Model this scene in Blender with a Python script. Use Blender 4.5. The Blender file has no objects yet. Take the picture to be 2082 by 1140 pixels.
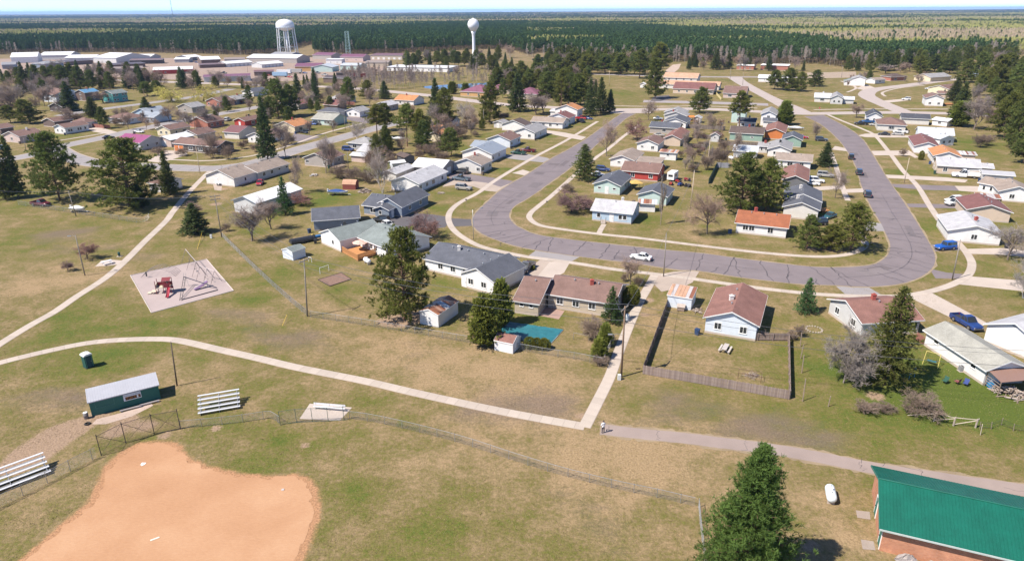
import bpy, bmesh, math, random
import numpy as np
from mathutils import Vector, Matrix
from math import sin, cos, pi, radians, hypot, atan2

# ------------------------------------------------------------------ camera, sky, sun, exposure
S = bpy.context.scene
COL = S.collection
FPX, PITCH, ROLL, CAMH = 1389.0, radians(21.5), radians(0.3), 49.0      # focal length in photograph pixels (2082 wide), tilt, roll, drone height
cam_d = bpy.data.cameras.new('camera'); cam = bpy.data.objects.new('camera', cam_d); COL.objects.link(cam)
cam_d.sensor_fit = 'HORIZONTAL'; cam_d.sensor_width = 36.0; cam_d.lens = 36.0*FPX/2082.0
cam_d.clip_start = 0.5; cam_d.clip_end = 60000.0
cam.matrix_world = Matrix.Translation((0, 0, CAMH)) @ Matrix.Rotation(pi/2-PITCH, 4, 'X') @ Matrix.Rotation(-ROLL, 4, 'Z')
S.camera = cam
SUN_EL, SHADOW_DIR = radians(52), radians(27)                            # shadows fall to the right and a little away
sunvec = Vector((-cos(SHADOW_DIR)*cos(SUN_EL), -sin(SHADOW_DIR)*cos(SUN_EL), sin(SUN_EL)))
W = bpy.data.worlds.new('World'); S.world = W; W.use_nodes = True
wn = W.node_tree.nodes; wl = W.node_tree.links
sky = wn.new('ShaderNodeTexSky'); sky.sky_type = 'NISHITA'; sky.sun_disc = False
sky.sun_elevation = SUN_EL; sky.sun_rotation = atan2(sunvec.x, sunvec.y)
sky.altitude = 3000; sky.air_density = 0.55; sky.dust_density = 0.0; sky.ozone_density = 3.0
bg = wn['Background']; bg.inputs['Strength'].default_value = 0.15
wl.new(sky.outputs['Color'], bg.inputs['Color'])
sl = bpy.data.lights.new('sun', 'SUN'); sl.energy = 4.5; sl.angle = radians(0.5); sl.color = (1.0, 0.93, 0.84)
sun = bpy.data.objects.new('sun', sl); COL.objects.link(sun)
sun.rotation_euler = sunvec.to_track_quat('Z', 'Y').to_euler(); sun.location = (-60, -30, 120)
vs = S.view_settings; vs.view_transform = 'Standard'; vs.look = 'None'; vs.exposure = 0.74; vs.gamma = 1.0; vs.use_curve_mapping = False
S.cycles.use_denoising = True
S.cycles.max_bounces = 5; S.cycles.diffuse_bounces = 2; S.cycles.glossy_bounces = 2; S.cycles.transmission_bounces = 3
S.cycles.volume_bounces = 1; S.cycles.transparent_max_bounces = 8; S.cycles.caustics_reflective = False; S.cycles.caustics_refractive = False
HAZE = 5.5e-5
rng = random.Random(7); nr = np.random.default_rng(7)

def P(u, v, z=0.0):
    """ground position (at height z) of a point of the photograph, 2082 x 1140"""
    xr = (u-1041)/FPX; yr = (570-v)/FPX; c, s = cos(ROLL), sin(ROLL)
    x = c*xr+s*yr; y = -s*xr+c*yr
    dy = cos(PITCH)+sin(PITCH)*y; dz = -sin(PITCH)+cos(PITCH)*y
    t = (z-CAMH)/dz
    return Vector((x*t, dy*t, z))
def PX(X, Y, Z):
    d = Z-CAMH; zc = Y*cos(PITCH)-d*sin(PITCH); y = (Y*sin(PITCH)+d*cos(PITCH))/zc; x = X/zc; c, s = cos(ROLL), sin(ROLL)
    return 1041+FPX*(c*x-s*y), 570-FPX*(s*x+c*y)
def height_at(b, vtop):
    lo, hi = 0.0, 48.0
    for _ in range(40):
        m = (lo+hi)/2
        if PX(b.x, b.y, m)[1] > vtop: lo = m
        else: hi = m
    return lo

# ------------------------------------------------------------------ object helpers
def prop(o, label=None, cat=None, group=None, kind=None):
    if label: o['label'] = label
    if cat: o['category'] = cat
    if group: o['group'] = group
    if kind: o['kind'] = kind
    return o
def mesh_np(name, V, F, mats=(), smooth=False):
    """fast mesh from arrays; F is (M,3) or (M,4)"""
    V = np.asarray(V, np.float32).reshape(-1, 3); F = np.asarray(F, np.int32); k = F.shape[1]
    me = bpy.data.meshes.new(name)
    me.vertices.add(len(V)); me.vertices.foreach_set('co', V.ravel())
    me.loops.add(F.size); me.loops.foreach_set('vertex_index', F.ravel())
    me.polygons.add(len(F)); me.polygons.foreach_set('loop_start', np.arange(0, F.size, k, dtype=np.int32))
    me.polygons.foreach_set('loop_total', np.full(len(F), k, np.int32))
    if smooth: me.polygons.foreach_set('use_smooth', np.ones(len(F), bool))
    for m in mats: me.materials.append(m)
    me.update(calc_edges=True); return me
class MB:
    """collects simple shapes into one mesh"""
    def __init__(s): s.v = []; s.f = []
    def add(s, vs, fs):
        n = len(s.v); s.v += [tuple(p) for p in vs]; s.f += [tuple(i+n for i in f) for f in fs]; return s
    def box(s, x0, y0, z0, x1, y1, z1):
        return s.add([(x0,y0,z0),(x1,y0,z0),(x1,y1,z0),(x0,y1,z0),(x0,y0,z1),(x1,y0,z1),(x1,y1,z1),(x0,y1,z1)],
              [(0,3,2,1),(4,5,6,7),(0,1,5,4),(1,2,6,5),(2,3,7,6),(3,0,4,7)])
    def cbox(s, c, d, M=None):
        x, y, z = d[0]/2, d[1]/2, d[2]/2
        vs = [Vector((a*x, b*y, e*z)) for e in (-1, 1) for a, b in ((-1,-1),(1,-1),(1,1),(-1,1))]
        if M is not None: vs = [M @ p for p in vs]
        c = Vector(c)
        return s.add([p+c for p in vs], [(0,3,2,1),(4,5,6,7),(0,1,5,4),(1,2,6,5),(2,3,7,6),(3,0,4,7)])
    def tube(s, a, b, r, r2=None, n=6, cap=True):
        a = Vector(a); b = Vector(b); r2 = r if r2 is None else r2; d = (b-a)
        if d.length < 1e-6: return s
        d.normalize(); p = d.orthogonal().normalized(); q = d.cross(p)
        vs = [a+(p*cos(2*pi*i/n)+q*sin(2*pi*i/n))*r for i in range(n)]+[b+(p*cos(2*pi*i/n)+q*sin(2*pi*i/n))*r2 for i in range(n)]
        fs = [(i, (i+1) % n, n+(i+1) % n, n+i) for i in range(n)]
        if cap: fs += [tuple(range(n-1, -1, -1)), tuple(range(n, 2*n))]
        return s.add(vs, fs)
    def path(s, pts, r, n=5):
        for a, b in zip(pts[:-1], pts[1:]): s.tube(a, b, r, n=n, cap=True)
        return s
    def lathe(s, prof, n=24, c=(0,0,0)):
        """prof: list of (r,z)"""
        cx, cy, cz = c; vs = []; fs = []
        for r, z in prof:
            vs += [(cx+r*cos(2*pi*i/n), cy+r*sin(2*pi*i/n), cz+z) for i in range(n)]
        for k in range(len(prof)-1):
            for i in range(n):
                j = (i+1) % n; fs.append((k*n+i, k*n+j, (k+1)*n+j, (k+1)*n+i))
        fs.append(tuple(range(n-1, -1, -1))); fs.append(tuple((len(prof)-1)*n+i for i in range(n)))
        return s.add(vs, fs)
    def prism(s, poly, z0, z1):
        n = len(poly); vs = [(p[0], p[1], z0) for p in poly]+[(p[0], p[1], z1) for p in poly]
        return s.add(vs, [tuple(range(n-1, -1, -1)), tuple(range(n, 2*n))]+[(i, (i+1) % n, n+(i+1) % n, n+i) for i in range(n)])
    def slab(s, quad, t):
        """polygon in space given a thickness t downwards"""
        n = len(quad); q = [Vector(p) for p in quad]; dn = [p-Vector((0, 0, t)) for p in q]
        return s.add(q+dn, [tuple(range(n)), tuple(range(2*n-1, n-1, -1))]+[(i, n+i, n+(i+1) % n, (i+1) % n) for i in range(n)])
    def mesh(s, name, mat, smooth=False):
        me = bpy.data.meshes.new(name); me.from_pydata(s.v, [], s.f)
        if mat: me.materials.append(mat)
        if smooth: me.polygons.foreach_set('use_smooth', np.ones(len(me.polygons), bool))
        return me
    def build(s, name, mat, parent=None, smooth=False):
        return obj(name, s.mesh(name, mat, smooth), parent)
def obj(name, me, parent=None, loc=None, rotz=None, scale=None):
    o = bpy.data.objects.new(name, me); COL.objects.link(o)
    if parent is not None: o.parent = parent
    if loc is not None: o.location = loc
    if rotz is not None: o.rotation_euler[2] = rotz
    if scale is not None: o.scale = scale
    return o
def thing(name, label, cat, loc=(0,0,0), rotz=0.0, group=None):
    return prop(obj(name, None, None, loc, rotz), label, cat, group)
def copy_tree(o, parent=None):
    c = o.copy(); COL.objects.link(c)
    if parent is not None: c.parent = parent
    for ch in o.children: copy_tree(ch, c)
    return c

# ------------------------------------------------------------------ materials
MATS = {}
def lin(c): return tuple(x/12.92 if x <= .04045 else ((x+.055)/1.055)**2.4 for x in c)
def nodes(name):
    m = bpy.data.materials.new(name); m.use_nodes = True; nt = m.node_tree
    return m, nt, nt.nodes, nt.links, nt.nodes['Principled BSDF']
def nz(N, L, scale, detail=4, rough=.55, coord=None, vscale=None):
    tc = N.new('ShaderNodeTexCoord'); t = N.new('ShaderNodeTexNoise')
    t.inputs['Scale'].default_value = scale; t.inputs['Detail'].default_value = detail; t.inputs['Roughness'].default_value = rough
    src = tc.outputs[coord or 'Object']
    if vscale:
        mp = N.new('ShaderNodeMapping'); mp.inputs['Scale'].default_value = vscale; L.new(src, mp.inputs['Vector']); src = mp.outputs[0]
    L.new(src, t.inputs['Vector']); return t.outputs['Fac']
def ramp(N, L, fac, stops):
    r = N.new('ShaderNodeValToRGB'); e = r.color_ramp.elements
    e[0].position, e[1].position = stops[0][0], stops[-1][0]
    e[0].color = (*stops[0][1], 1); e[1].color = (*stops[-1][1], 1)
    for p, c in stops[1:-1]:
        k = e.new(p); k.color = (*c, 1)
    L.new(fac, r.inputs['Fac']); return r.outputs['Color']
def mixc(N, L, fac, a, b, mode='MIX'):
    m = N.new('ShaderNodeMix'); m.data_type = 'RGBA'; m.blend_type = mode
    for sk, val in ((m.inputs['Factor'], fac), (m.inputs['A'], a), (m.inputs['B'], b)):
        if hasattr(val, 'is_linked') or isinstance(val, bpy.types.NodeSocket): L.new(val, sk)
        elif isinstance(val, (int, float)): sk.default_value = val
        else: sk.default_value = (*val, 1)
    return m.outputs['Result']
def math_(N, L, op, a, b=0.5, clamp=False):
    m = N.new('ShaderNodeMath'); m.operation = op; m.use_clamp = clamp
    for i, val in ((0, a), (1, b)):
        if isinstance(val, bpy.types.NodeSocket): L.new(val, m.inputs[i])
        else: m.inputs[i].default_value = val
    return m.outputs[0]
def bump(N, L, B, h, strength=.3, dist=.05):
    b = N.new('ShaderNodeBump'); b.inputs['Strength'].default_value = strength; b.inputs['Distance'].default_value = dist
    L.new(h, b.inputs['Height']); L.new(b.outputs['Normal'], B.inputs['Normal'])
def M(name, col, rough=.7, var=.12, scale=1.5, metal=0.0, bmp=0.0):
    """plain surface with a little large and small colour variation"""
    if name in MATS: return MATS[name]
    m, nt, N, L, B = nodes(name)
    f = nz(N, L, scale, 5, .6); f2 = nz(N, L, scale*9, 3, .6)
    mx = math_(N, L, 'ADD', math_(N, L, 'MULTIPLY', f, .6), math_(N, L, 'MULTIPLY', f2, .4))
    lo = tuple(max(0, c*(1-var)) for c in col); hi = tuple(min(1, c*(1+var)) for c in col)
    L.new(ramp(N, L, mx, [(.32, lo), (.68, hi)]), B.inputs['Base Color'])
    B.inputs['Roughness'].default_value = rough; B.inputs['Metallic'].default_value = metal
    if bmp: bump(N, L, B, f2, bmp, .03)
    MATS[name] = m; return m
def obj_color_mat(name, rough, var=.15, scale=2.0, metal=0.0, coat=0.0, transl=0.0, spec=None):
    """colour comes from obj.color, so copies can share a mesh and still differ"""
    if name in MATS: return MATS[name]
    m, nt, N, L, B = nodes(name)
    oi = N.new('ShaderNodeObjectInfo'); f = nz(N, L, scale, 4, .6)
    g = ramp(N, L, f, [(.3, (1-var,)*3), (.7, (1+var,)*3)])
    mu = N.new('ShaderNodeMix'); mu.data_type = 'RGBA'; mu.blend_type = 'MULTIPLY'; mu.inputs['Factor'].default_value = 1
    L.new(oi.outputs['Color'], mu.inputs['A']); L.new(g, mu.inputs['B']); L.new(mu.outputs['Result'], B.inputs['Base Color'])
    B.inputs['Roughness'].default_value = rough; B.inputs['Metallic'].default_value = metal
    if spec is not None: B.inputs['Specular IOR Level'].default_value = spec
    if coat: B.inputs['Coat Weight'].default_value = coat; B.inputs['Coat Roughness'].default_value = .08
    if transl:
        tr = N.new('ShaderNodeBsdfTranslucent'); ad = N.new('ShaderNodeMixShader'); ad.inputs['Fac'].default_value = transl
        L.new(mu.outputs['Result'], tr.inputs['Color']); out = N['Material Output']
        L.new(B.outputs['BSDF'], ad.inputs[1]); L.new(tr.outputs['BSDF'], ad.inputs[2]); L.new(ad.outputs[0], out.inputs['Surface'])
    MATS[name] = m; return m
def roof_mat(col, metal=False, rust=0.0):
    key = 'roof_%s_%d_%d' % ('_'.join('%d' % (c*255) for c in col), metal, rust*10)
    if key in MATS: return MATS[key]
    m, nt, N, L, B = nodes(key)
    f = nz(N, L, .5, 6, .7); f2 = nz(N, L, 6, 4, .75)
    mx = math_(N, L, 'ADD', math_(N, L, 'MULTIPLY', f, .5), math_(N, L, 'MULTIPLY', f2, .5))
    v = .10 if metal else .36
    c = ramp(N, L, mx, [(.32, tuple(x*(1-v) for x in col)), (.68, tuple(min(1, x*(1+v)) for x in col))])
    if rust:
        r = nz(N, L, .9, 4, .6, vscale=(1.6, 1.6, 1.6)); rf = ramp(N, L, r, [(.56-rust*.2, (0,)*3), (.62-rust*.2, (1,)*3)])
        c = mixc(N, L, rf, c, (.34, .12, .045))
    L.new(c, B.inputs['Base Color']); B.inputs['Roughness'].default_value = .42 if metal else .9
    if not metal: B.inputs['Specular IOR Level'].default_value = .25
    bump(N, L, B, f2, .25, .03); MATS[key] = m; return m
def siding_mat(col, period=.16):
    """lap siding: thin shadow-casting relief every course, slight weathering"""
    key = 'siding_%s' % '_'.join('%d' % (c*255) for c in col)
    if key in MATS: return MATS[key]
    m, nt, N, L, B = nodes(key)
    tc = N.new('ShaderNodeTexCoord'); wv = N.new('ShaderNodeTexWave'); wv.wave_type = 'BANDS'; wv.bands_direction = 'Z'; wv.wave_profile = 'SAW'
    wv.inputs['Scale'].default_value = 1/period/ (2*pi) * (2*pi) / 2.0; L.new(tc.outputs['Object'], wv.inputs['Vector'])
    f = nz(N, L, .8, 5, .6)
    c = ramp(N, L, f, [(.3, tuple(x*.90 for x in col)), (.7, tuple(min(1, x*1.04) for x in col))])
    L.new(c, B.inputs['Base Color']); B.inputs['Roughness'].default_value = .6
    bump(N, L, B, wv.outputs['Fac'], .35, .02); MATS[key] = m; return m
def glass_mat():
    if 'pane' in MATS: return MATS['pane']
    m, nt, N, L, B = nodes('window_pane')
    B.inputs['Base Color'].default_value = (.03, .035, .04, 1); B.inputs['Roughness'].default_value = .06; B.inputs['Specular IOR Level'].default_value = .6
    MATS['pane'] = m; return m
# ground: straw, green and bare patches; the painted attribute says which yards are greener or barer
def ground_mat():
    m, nt, N, L, B = nodes('grass_ground')
    at = N.new('ShaderNodeAttribute'); at.attribute_name = 'cover'
    sep = N.new('ShaderNodeSeparateColor'); L.new(at.outputs['Color'], sep.inputs[0])
    big = nz(N, L, .035, 5, .6); mid = nz(N, L, .22, 5, .65); fine = nz(N, L, 1.7, 4, .7); vf = nz(N, L, 4.2, 4, .75)
    g = math_(N, L, 'ADD', sep.outputs[0], math_(N, L, 'MULTIPLY', math_(N, L, 'SUBTRACT', mid, .5), 1.5))
    g = math_(N, L, 'ADD', g, math_(N, L, 'MULTIPLY', math_(N, L, 'SUBTRACT', big, .5), .9))
    g = math_(N, L, 'ADD', g, math_(N, L, 'MULTIPLY', math_(N, L, 'SUBTRACT', fine, .5), 1.3))
    g = math_(N, L, 'ADD', g, math_(N, L, 'MULTIPLY', math_(N, L, 'SUBTRACT', vf, .5), .7), clamp=True)
    c = ramp(N, L, g, [(0, GC['straw']), (.28, GC['dry']), (.5, GC['olive']), (.72, GC['green']), (1, GC['lush'])])
    br = nz(N, L, .11, 4, .6, vscale=(1, 1.6, 1)); b = math_(N, L, 'ADD', sep.outputs[1], math_(N, L, 'MULTIPLY', math_(N, L, 'SUBTRACT', br, .5), 1.3))
    b = math_(N, L, 'ADD', b, math_(N, L, 'MULTIPLY', math_(N, L, 'SUBTRACT', fine, .5), .7))
    bf = ramp(N, L, b, [(.40, (0,)*3), (.85, (1,)*3)])
    c = mixc(N, L, math_(N, L, 'MULTIPLY', bf, .75), c, GC['brown'])
    d = math_(N, L, 'ADD', sep.outputs[2], math_(N, L, 'MULTIPLY', math_(N, L, 'SUBTRACT', fine, .5), .8))
    d = math_(N, L, 'ADD', d, math_(N, L, 'MULTIPLY', math_(N, L, 'SUBTRACT', vf, .5), .5))
    df = ramp(N, L, d, [(.4, (0,)*3), (.62, (1,)*3)])
    c = mixc(N, L, df, c, GC['dirt'])
    at2 = N.new('ShaderNodeAttribute'); at2.attribute_name = 'clay'
    k = math_(N, L, 'ADD', at2.outputs['Fac'], math_(N, L, 'MULTIPLY', math_(N, L, 'SUBTRACT', fine, .5), .9)); k = math_(N, L, 'ADD', k, math_(N, L, 'MULTIPLY', math_(N, L, 'SUBTRACT', vf, .5), .7))
    c = mixc(N, L, ramp(N, L, k, [(.25, (0,)*3), (.75, (1,)*3)]), c, GC['clay'])
    sp = ramp(N, L, vf, [(.30, (.62,)*3), (.5, (1,)*3), (.70, (1.38,)*3)])
    c = mixc(N, L, 1.0, c, sp, 'MULTIPLY')
    L.new(c, B.inputs['Base Color']); B.inputs['Roughness'].default_value = .95; B.inputs['Specular IOR Level'].default_value = .15
    hh = math_(N, L, 'ADD', math_(N, L, 'MULTIPLY', fine, .5), vf); bump(N, L, B, hh, .8, .16)
    return m
GC = dict(straw=(.335,.235,.130), dry=(.245,.182,.090), olive=(.180,.148,.054), green=(.138,.136,.033), lush=(.094,.124,.022), brown=(.188,.138,.106), dirt=(.33,.23,.155), clay=(.41,.225,.12))
def paved_mat(name, col, var=.12, crack=0.0, streak=False):
    if name in MATS: return MATS[name]
    m, nt, N, L, B = nodes(name)
    f = nz(N, L, .25, 5, .6); f2 = nz(N, L, 9, 3, .7)
    mx = math_(N, L, 'ADD', math_(N, L, 'MULTIPLY', f, .65), math_(N, L, 'MULTIPLY', f2, .35))
    c = ramp(N, L, mx, [(.3, tuple(x*(1-var) for x in col)), (.7, tuple(min(1, x*(1+var)) for x in col))])
    if crack:
        tc = N.new('ShaderNodeTexCoord'); vo = N.new('ShaderNodeTexVoronoi'); vo.feature = 'DISTANCE_TO_EDGE'; vo.inputs['Scale'].default_value = crack
        L.new(tc.outputs['Object'], vo.inputs['Vector'])
        k = ramp(N, L, vo.outputs['Distance'], [(.0, (.55,)*3), (.02, (1,)*3)]); c = mixc(N, L, 1.0, c, k, 'MULTIPLY')
    L.new(c, B.inputs['Base Color']); B.inputs['Roughness'].default_value = .9; B.inputs['Specular IOR Level'].default_value = .25
    bump(N, L, B, f2, .2, .02); MATS[name] = m; return m
ASPHALT = paved_mat('asphalt', (.205, .172, .176), .14)
ASPHALT_D = paved_mat('asphalt_dark', (.12, .11, .115), .12)
CONCRETE = paved_mat('concrete', (.48, .405, .345), .12)
CONC_ROAD = paved_mat('concrete_road', (.42, .355, .32), .08)
GRAVEL = paved_mat('gravel', (.40, .325, .27), .16)
SANDPIT = paved_mat('play_sand', (.40, .325, .305), .12)
TAR = M('crack_sealer', (.055, .05, .055), .6)
WHITE = M('white_trim', (.80, .79, .77), .5, .05)
WOOD = M('weathered_wood', (.30, .225, .18), .85, .28, 3)
GALV = M('galvanised_steel', (.42, .42, .42), .4, .1, metal=.6)
DARKM = M('dark_metal', (.05, .05, .05), .5, .1)
POLEW = M('pole_wood', (.20, .13, .085), .85, .25, 2)
POLEG = M('pole_wood_grey', (.26, .225, .19), .85, .2, 2)
PANE = glass_mat()
TYRE = M('tyre_rubber', (.02, .02, .02), .8); RIM = M('wheel_rim', (.35, .35, .36), .35, .05, metal=.7)
LAMPG = M('lamp_glass', (.75, .74, .70), .15, .03); REDL = M('tail_light', (.35, .02, .02), .25, .05)
# where the grass is greener, drier, browner or worn away: photograph pixel and radius in metres
GREEN = '560,900,3 700,1000,4 850,1080,4 560,430,6 640,412,7 690,402,8 520,470,5 760,350,8 1040,320,6 1110,276,8 1150,258,5 1135,300,4 1190,252,4 1025,345,4 820,395,6 900,425,5 1000,277,10 960,300,6 1700,330,5 1735,262,7 1760,292,5 1795,292,7 1970,290,13 1990,310,10 1830,350,6 1900,352,5 1900,460,8 1965,455,7 1850,390,5 1925,386,5 1450,350,5 1400,298,6 1300,447,4 1340,440,5 1385,418,5 1860,720,11 1960,800,12 1700,760,7 1900,780,9 2040,830,8 1110,645,4 1060,652,4 900,578,3.5 560,560,7 700,590,5 660,540,5 150,640,5 110,690,7 190,600,4 240,722,6 160,742,6 230,660,5 330,660,5 60,480,10 200,455,7 1250,190,18 1440,130,28 1690,214,12 1780,167,10 1880,210,9 110,275,9 150,280,7 220,242,5 690,255,8 640,262,6 240,203,10 420,228,8 460,218,8 20,395,6 40,420,7 1900,240,8 1760,232,6 1700,236,6 1640,290,5 1790,460,4 1400,560,0.1 1870,540,4 1660,440,5 1700,430,5 1930,820,9 1800,850,6 1650,860,5 1420,830,5 520,610,4'
DRYP = '760,700,10 880,740,8 1000,760,12 1100,770,9 1150,800,7 120,560,9 60,590,8 200,560,5 1250,930,7 1180,960,7 1350,960,7 1650,1020,6 1720,1080,5 440,560,5 540,640,6 620,610,4 700,640,5 1420,660,4 1480,740,5 1380,720,4 1250,700,4 1320,650,4 940,520,4 1000,530,4 1000,400,4 990,690,5 1330,900,7 1500,920,6 780,440,5 840,500,4 420,460,5 470,400,6 430,380,5 1260,540,4 1420,560,4 1550,590,4 1240,460,4 1400,480,5 1600,520,5 1650,610,5 1590,620,4 300,760,5 420,760,5 350,940,5 1080,880,7 950,900,6'
BROWNP = '160,470,11 100,520,7 230,500,5 120,480,8 300,520,6 560,700,8 650,690,6 1050,810,8 1140,830,6 980,830,6 450,640,6 1350,830,8 1480,860,7 1600,870,6 1700,900,6 70,810,6 150,820,5 690,470,4 620,470,5 560,490,5 1000,480,4 520,650,6 1150,1000,5 1230,1090,5 850,720,7'
DIRTP = '120,880,2.6 90,905,3 150,870,2.6 60,925,3 200,845,2.2 260,850,2 300,865,2 30,950,2.5 230,880,2 335,885,1.4 440,870,1.2 620,905,1 1560,1090,2 1650,1110,1.4 440,415,3 450,385,3 1225,860,1 1180,845,1.2 700,330,2 560,395,2 985,620,2 790,650,3 820,655,3 850,640,3 1250,600,2 1700,508,3 1650,505,2.5 1780,805,2 1320,610,1.6 1310,640,1.5'
# ------------------------------------------------------------------ ground
def pl(s):
    """'u,v u,v ...' -> list of pixel pairs of the photograph"""
    return [tuple(float(k) for k in t.split(',')) for t in s.split()]
def catmull(p, n=6, closed=False):
    p = [Vector(q) for q in p]; m = len(p); out = []
    rngk = range(m if closed else m-1)
    for i in rngk:
        g = lambda k: p[k % m] if closed else p[max(0, min(m-1, k))]
        a, b, c, d = g(i-1), g(i), g(i+1), g(i+2)
        for j in range(n):
            t = j/n
            out.append(.5*((2*b)+(c-a)*t+(2*a-5*b+4*c-d)*t*t+(3*b-a-3*c+d)*t**3))
    if not closed: out.append(p[-1])
    return out
def W_(s, z=0.0): return [P(u, v, z) for u, v in (pl(s) if isinstance(s, str) else s)]
def resample(pts, step):
    out = [pts[0].copy()]; acc = 0.0
    for a, b in zip(pts[:-1], pts[1:]):
        L = (b-a).length; d = step-acc
        while d <= L and L > 0:
            out.append(a.lerp(b, d/L)); d += step
        acc = (acc+L) % step
    return out
def vnoise(x, y, seed=0):
    """smooth value noise, numpy"""
    xi = np.floor(x).astype(np.int64); yi = np.floor(y).astype(np.int64); xf = x-xi; yf = y-yi
    h = lambda a, b: ((np.sin(a*127.1+b*311.7+seed*74.7)*43758.5453) % 1.0)
    u = xf*xf*(3-2*xf); v = yf*yf*(3-2*yf)
    return (h(xi, yi)*(1-u)+h(xi+1, yi)*u)*(1-v)+(h(xi, yi+1)*(1-u)+h(xi+1, yi+1)*u)*v
def terrain(x, y):
    t = np.clip((y-5500)/9000, 0, 1); t = t*t*(3-2*t)
    return t*(4+22*vnoise(x/3800+3, y/5000, 5)+6*vnoise(x/1300, y/2500, 9))
ys = [-260, -150, -70, -20, 5, 25]
y, st = 40.0, .62
while y < 27000:
    ys.append(y); y += st; st = max(.62, (y-90)*.011 if y > 150 else .62)
ys = np.array(ys); NC = 340
tt = np.linspace(-1, 1, NC); hw = .88*np.maximum(ys, 55)+45
GX = (hw[:, None]*tt[None, :]); GY = np.repeat(ys[:, None], NC, 1); GZ = terrain(GX, GY)
Vg = np.stack([GX, GY, GZ], -1).reshape(-1, 3); nrw = len(ys)
ii = (np.arange(nrw-1)[:, None]*NC+np.arange(NC-1)[None, :]).ravel()
Fg = np.stack([ii, ii+1, ii+NC+1, ii+NC], -1)
cover = np.zeros((len(Vg), 4), np.float32); cover[:, 3] = 1
cover[:, 0] = .44; cover[:, 1] = .07
gx, gy = Vg[:, 0], Vg[:, 1]
def blob(ch, u, v, r, amt, ry=None):
    p = P(u, v); d2 = ((gx-p.x)/r)**2+((gy-p.y)/(ry or r))**2
    cover[:, ch] += amt*np.exp(-d2*1.2)
for s, amt in ((GREEN, .30), (DRYP, -.20)):
    for t in s.split():
        u, v, r = (float(k) for k in t.split(',')); blob(0, u, v, r, amt)
for t in BROWNP.split():
    u, v, r = (float(k) for k in t.split(',')); blob(1, u, v, r, .42)
for t in DIRTP.split():
    u, v, r = (float(k) for k in t.split(',')); blob(2, u, v, r, .75)
far = np.clip((gy-560)/250, 0, 1); cover[:, 1] += far*.45; cover[:, 0] -= far*.12
gme = mesh_np('ground', Vg, Fg, [ground_mat()])
ca = gme.color_attributes.new('cover', 'FLOAT_COLOR', 'POINT'); ca.data.foreach_set('color', np.clip(cover, -1, 2).ravel())
INF = '40,1140 101,1088 149,1047 182,1019 202,979 218,946 250,918 291,900 335,898 363,906 376,926 404,942 452,956 504,966 565,968 605,967 630,977 644,1003 646,1035 638,1076 622,1116 605,1150 540,1230 300,1300 0,1260 -60,1200'
ip = catmull(W_(INF), 5, True); clay = np.zeros(len(Vg), np.float32); nearm = np.nonzero((gy < 90) & (gx < 5) & (gy > 30))[0]
def in_poly(x, y, poly):
    c = np.zeros(x.shape, bool); n = len(poly)
    for i in range(n):
        x1, y1 = poly[i][0], poly[i][1]; x2, y2 = poly[(i+1) % n][0], poly[(i+1) % n][1]
        k = ((y1 > y) != (y2 > y)) & (x < (x2-x1)*(y-y1)/((y2-y1) if y2 != y1 else 1e-9)+x1); c ^= k
    return c
dmin = np.full(len(nearm), 99.0)
for p in resample(ip+[ip[0]], .4): dmin = np.minimum(dmin, np.hypot(gx[nearm]-p.x, gy[nearm]-p.y))
clay[nearm] = np.where(in_poly(gx[nearm], gy[nearm], ip), 1.0, np.clip(.62-dmin/1.5, 0, 1))
gme.attributes.new('clay', 'FLOAT', 'POINT').data.foreach_set('value', clay)
ground = prop(obj('ground', gme), kind='structure')

def sheet(name, pts, z, mat, kind='structure', parent=None, ragged=0.0, step=None):
    pts = [Vector((p[0], p[1], 0)) for p in pts]
    if step:
        pts = resample(pts+[pts[0]], step)
    if ragged:
        k = rng.random()*99
        pts = [p+Vector((float(vnoise(np.array(p.x*1.3+k), np.array(p.y*1.3), 3)-.5), float(vnoise(np.array(p.x*1.3+k), np.array(p.y*1.3+50), 4)-.5), 0))*2*ragged for p in pts]
    mb = MB(); mb.add([(p.x, p.y, z) for p in pts], [tuple(range(len(pts)))])
    o = mb.build(name, mat, parent)
    if kind and parent is None: o['kind'] = kind
    return o
def edges_from_center(c, w):
    L, R = [], []
    for i, p in enumerate(c):
        d = (c[min(i+1, len(c)-1)]-c[max(i-1, 0)]); d.z = 0; d.normalize(); n = Vector((-d.y, d.x, 0))
        L.append(p+n*w/2); R.append(p-n*w/2)
    return L, R
def strip(name, L, R, z, mat, parent=None, kind='structure', ragged=0.0):
    n = min(len(L), len(R)); vs = []; fs = []
    for i in range(n):
        for q, sg in ((L[i], 1), (R[i], -1)):
            p = Vector((q.x, q.y, z))
            if ragged: p.x += rng.uniform(-ragged, ragged); p.y += rng.uniform(-ragged, ragged)
            vs.append(p)
    fs = [(2*i, 2*i+1, 2*i+3, 2*i+2) for i in range(n-1)]
    o = MB().add(vs, fs).build(name, mat, parent)
    if parent is None and kind: o['kind'] = kind
    return o
def road(name, s, w, mat, z, label=None, margin=None):
    c = catmull(W_(s), 8); L, R = edges_from_center(c, w)
    o = strip(name, L, R, z, mat)
    if margin:
        L2, R2 = edges_from_center(c, w+margin); strip('road_margin', L2, R2, z-.006, GRAVEL)
    return o, c
def to_n(pts, n):
    tot = sum((b-a).length for a, b in zip(pts[:-1], pts[1:])); r = resample(pts, tot/(n-1)*.99999)
    while len(r) < n: r.append(pts[-1].copy())
    return r[:n]
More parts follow.
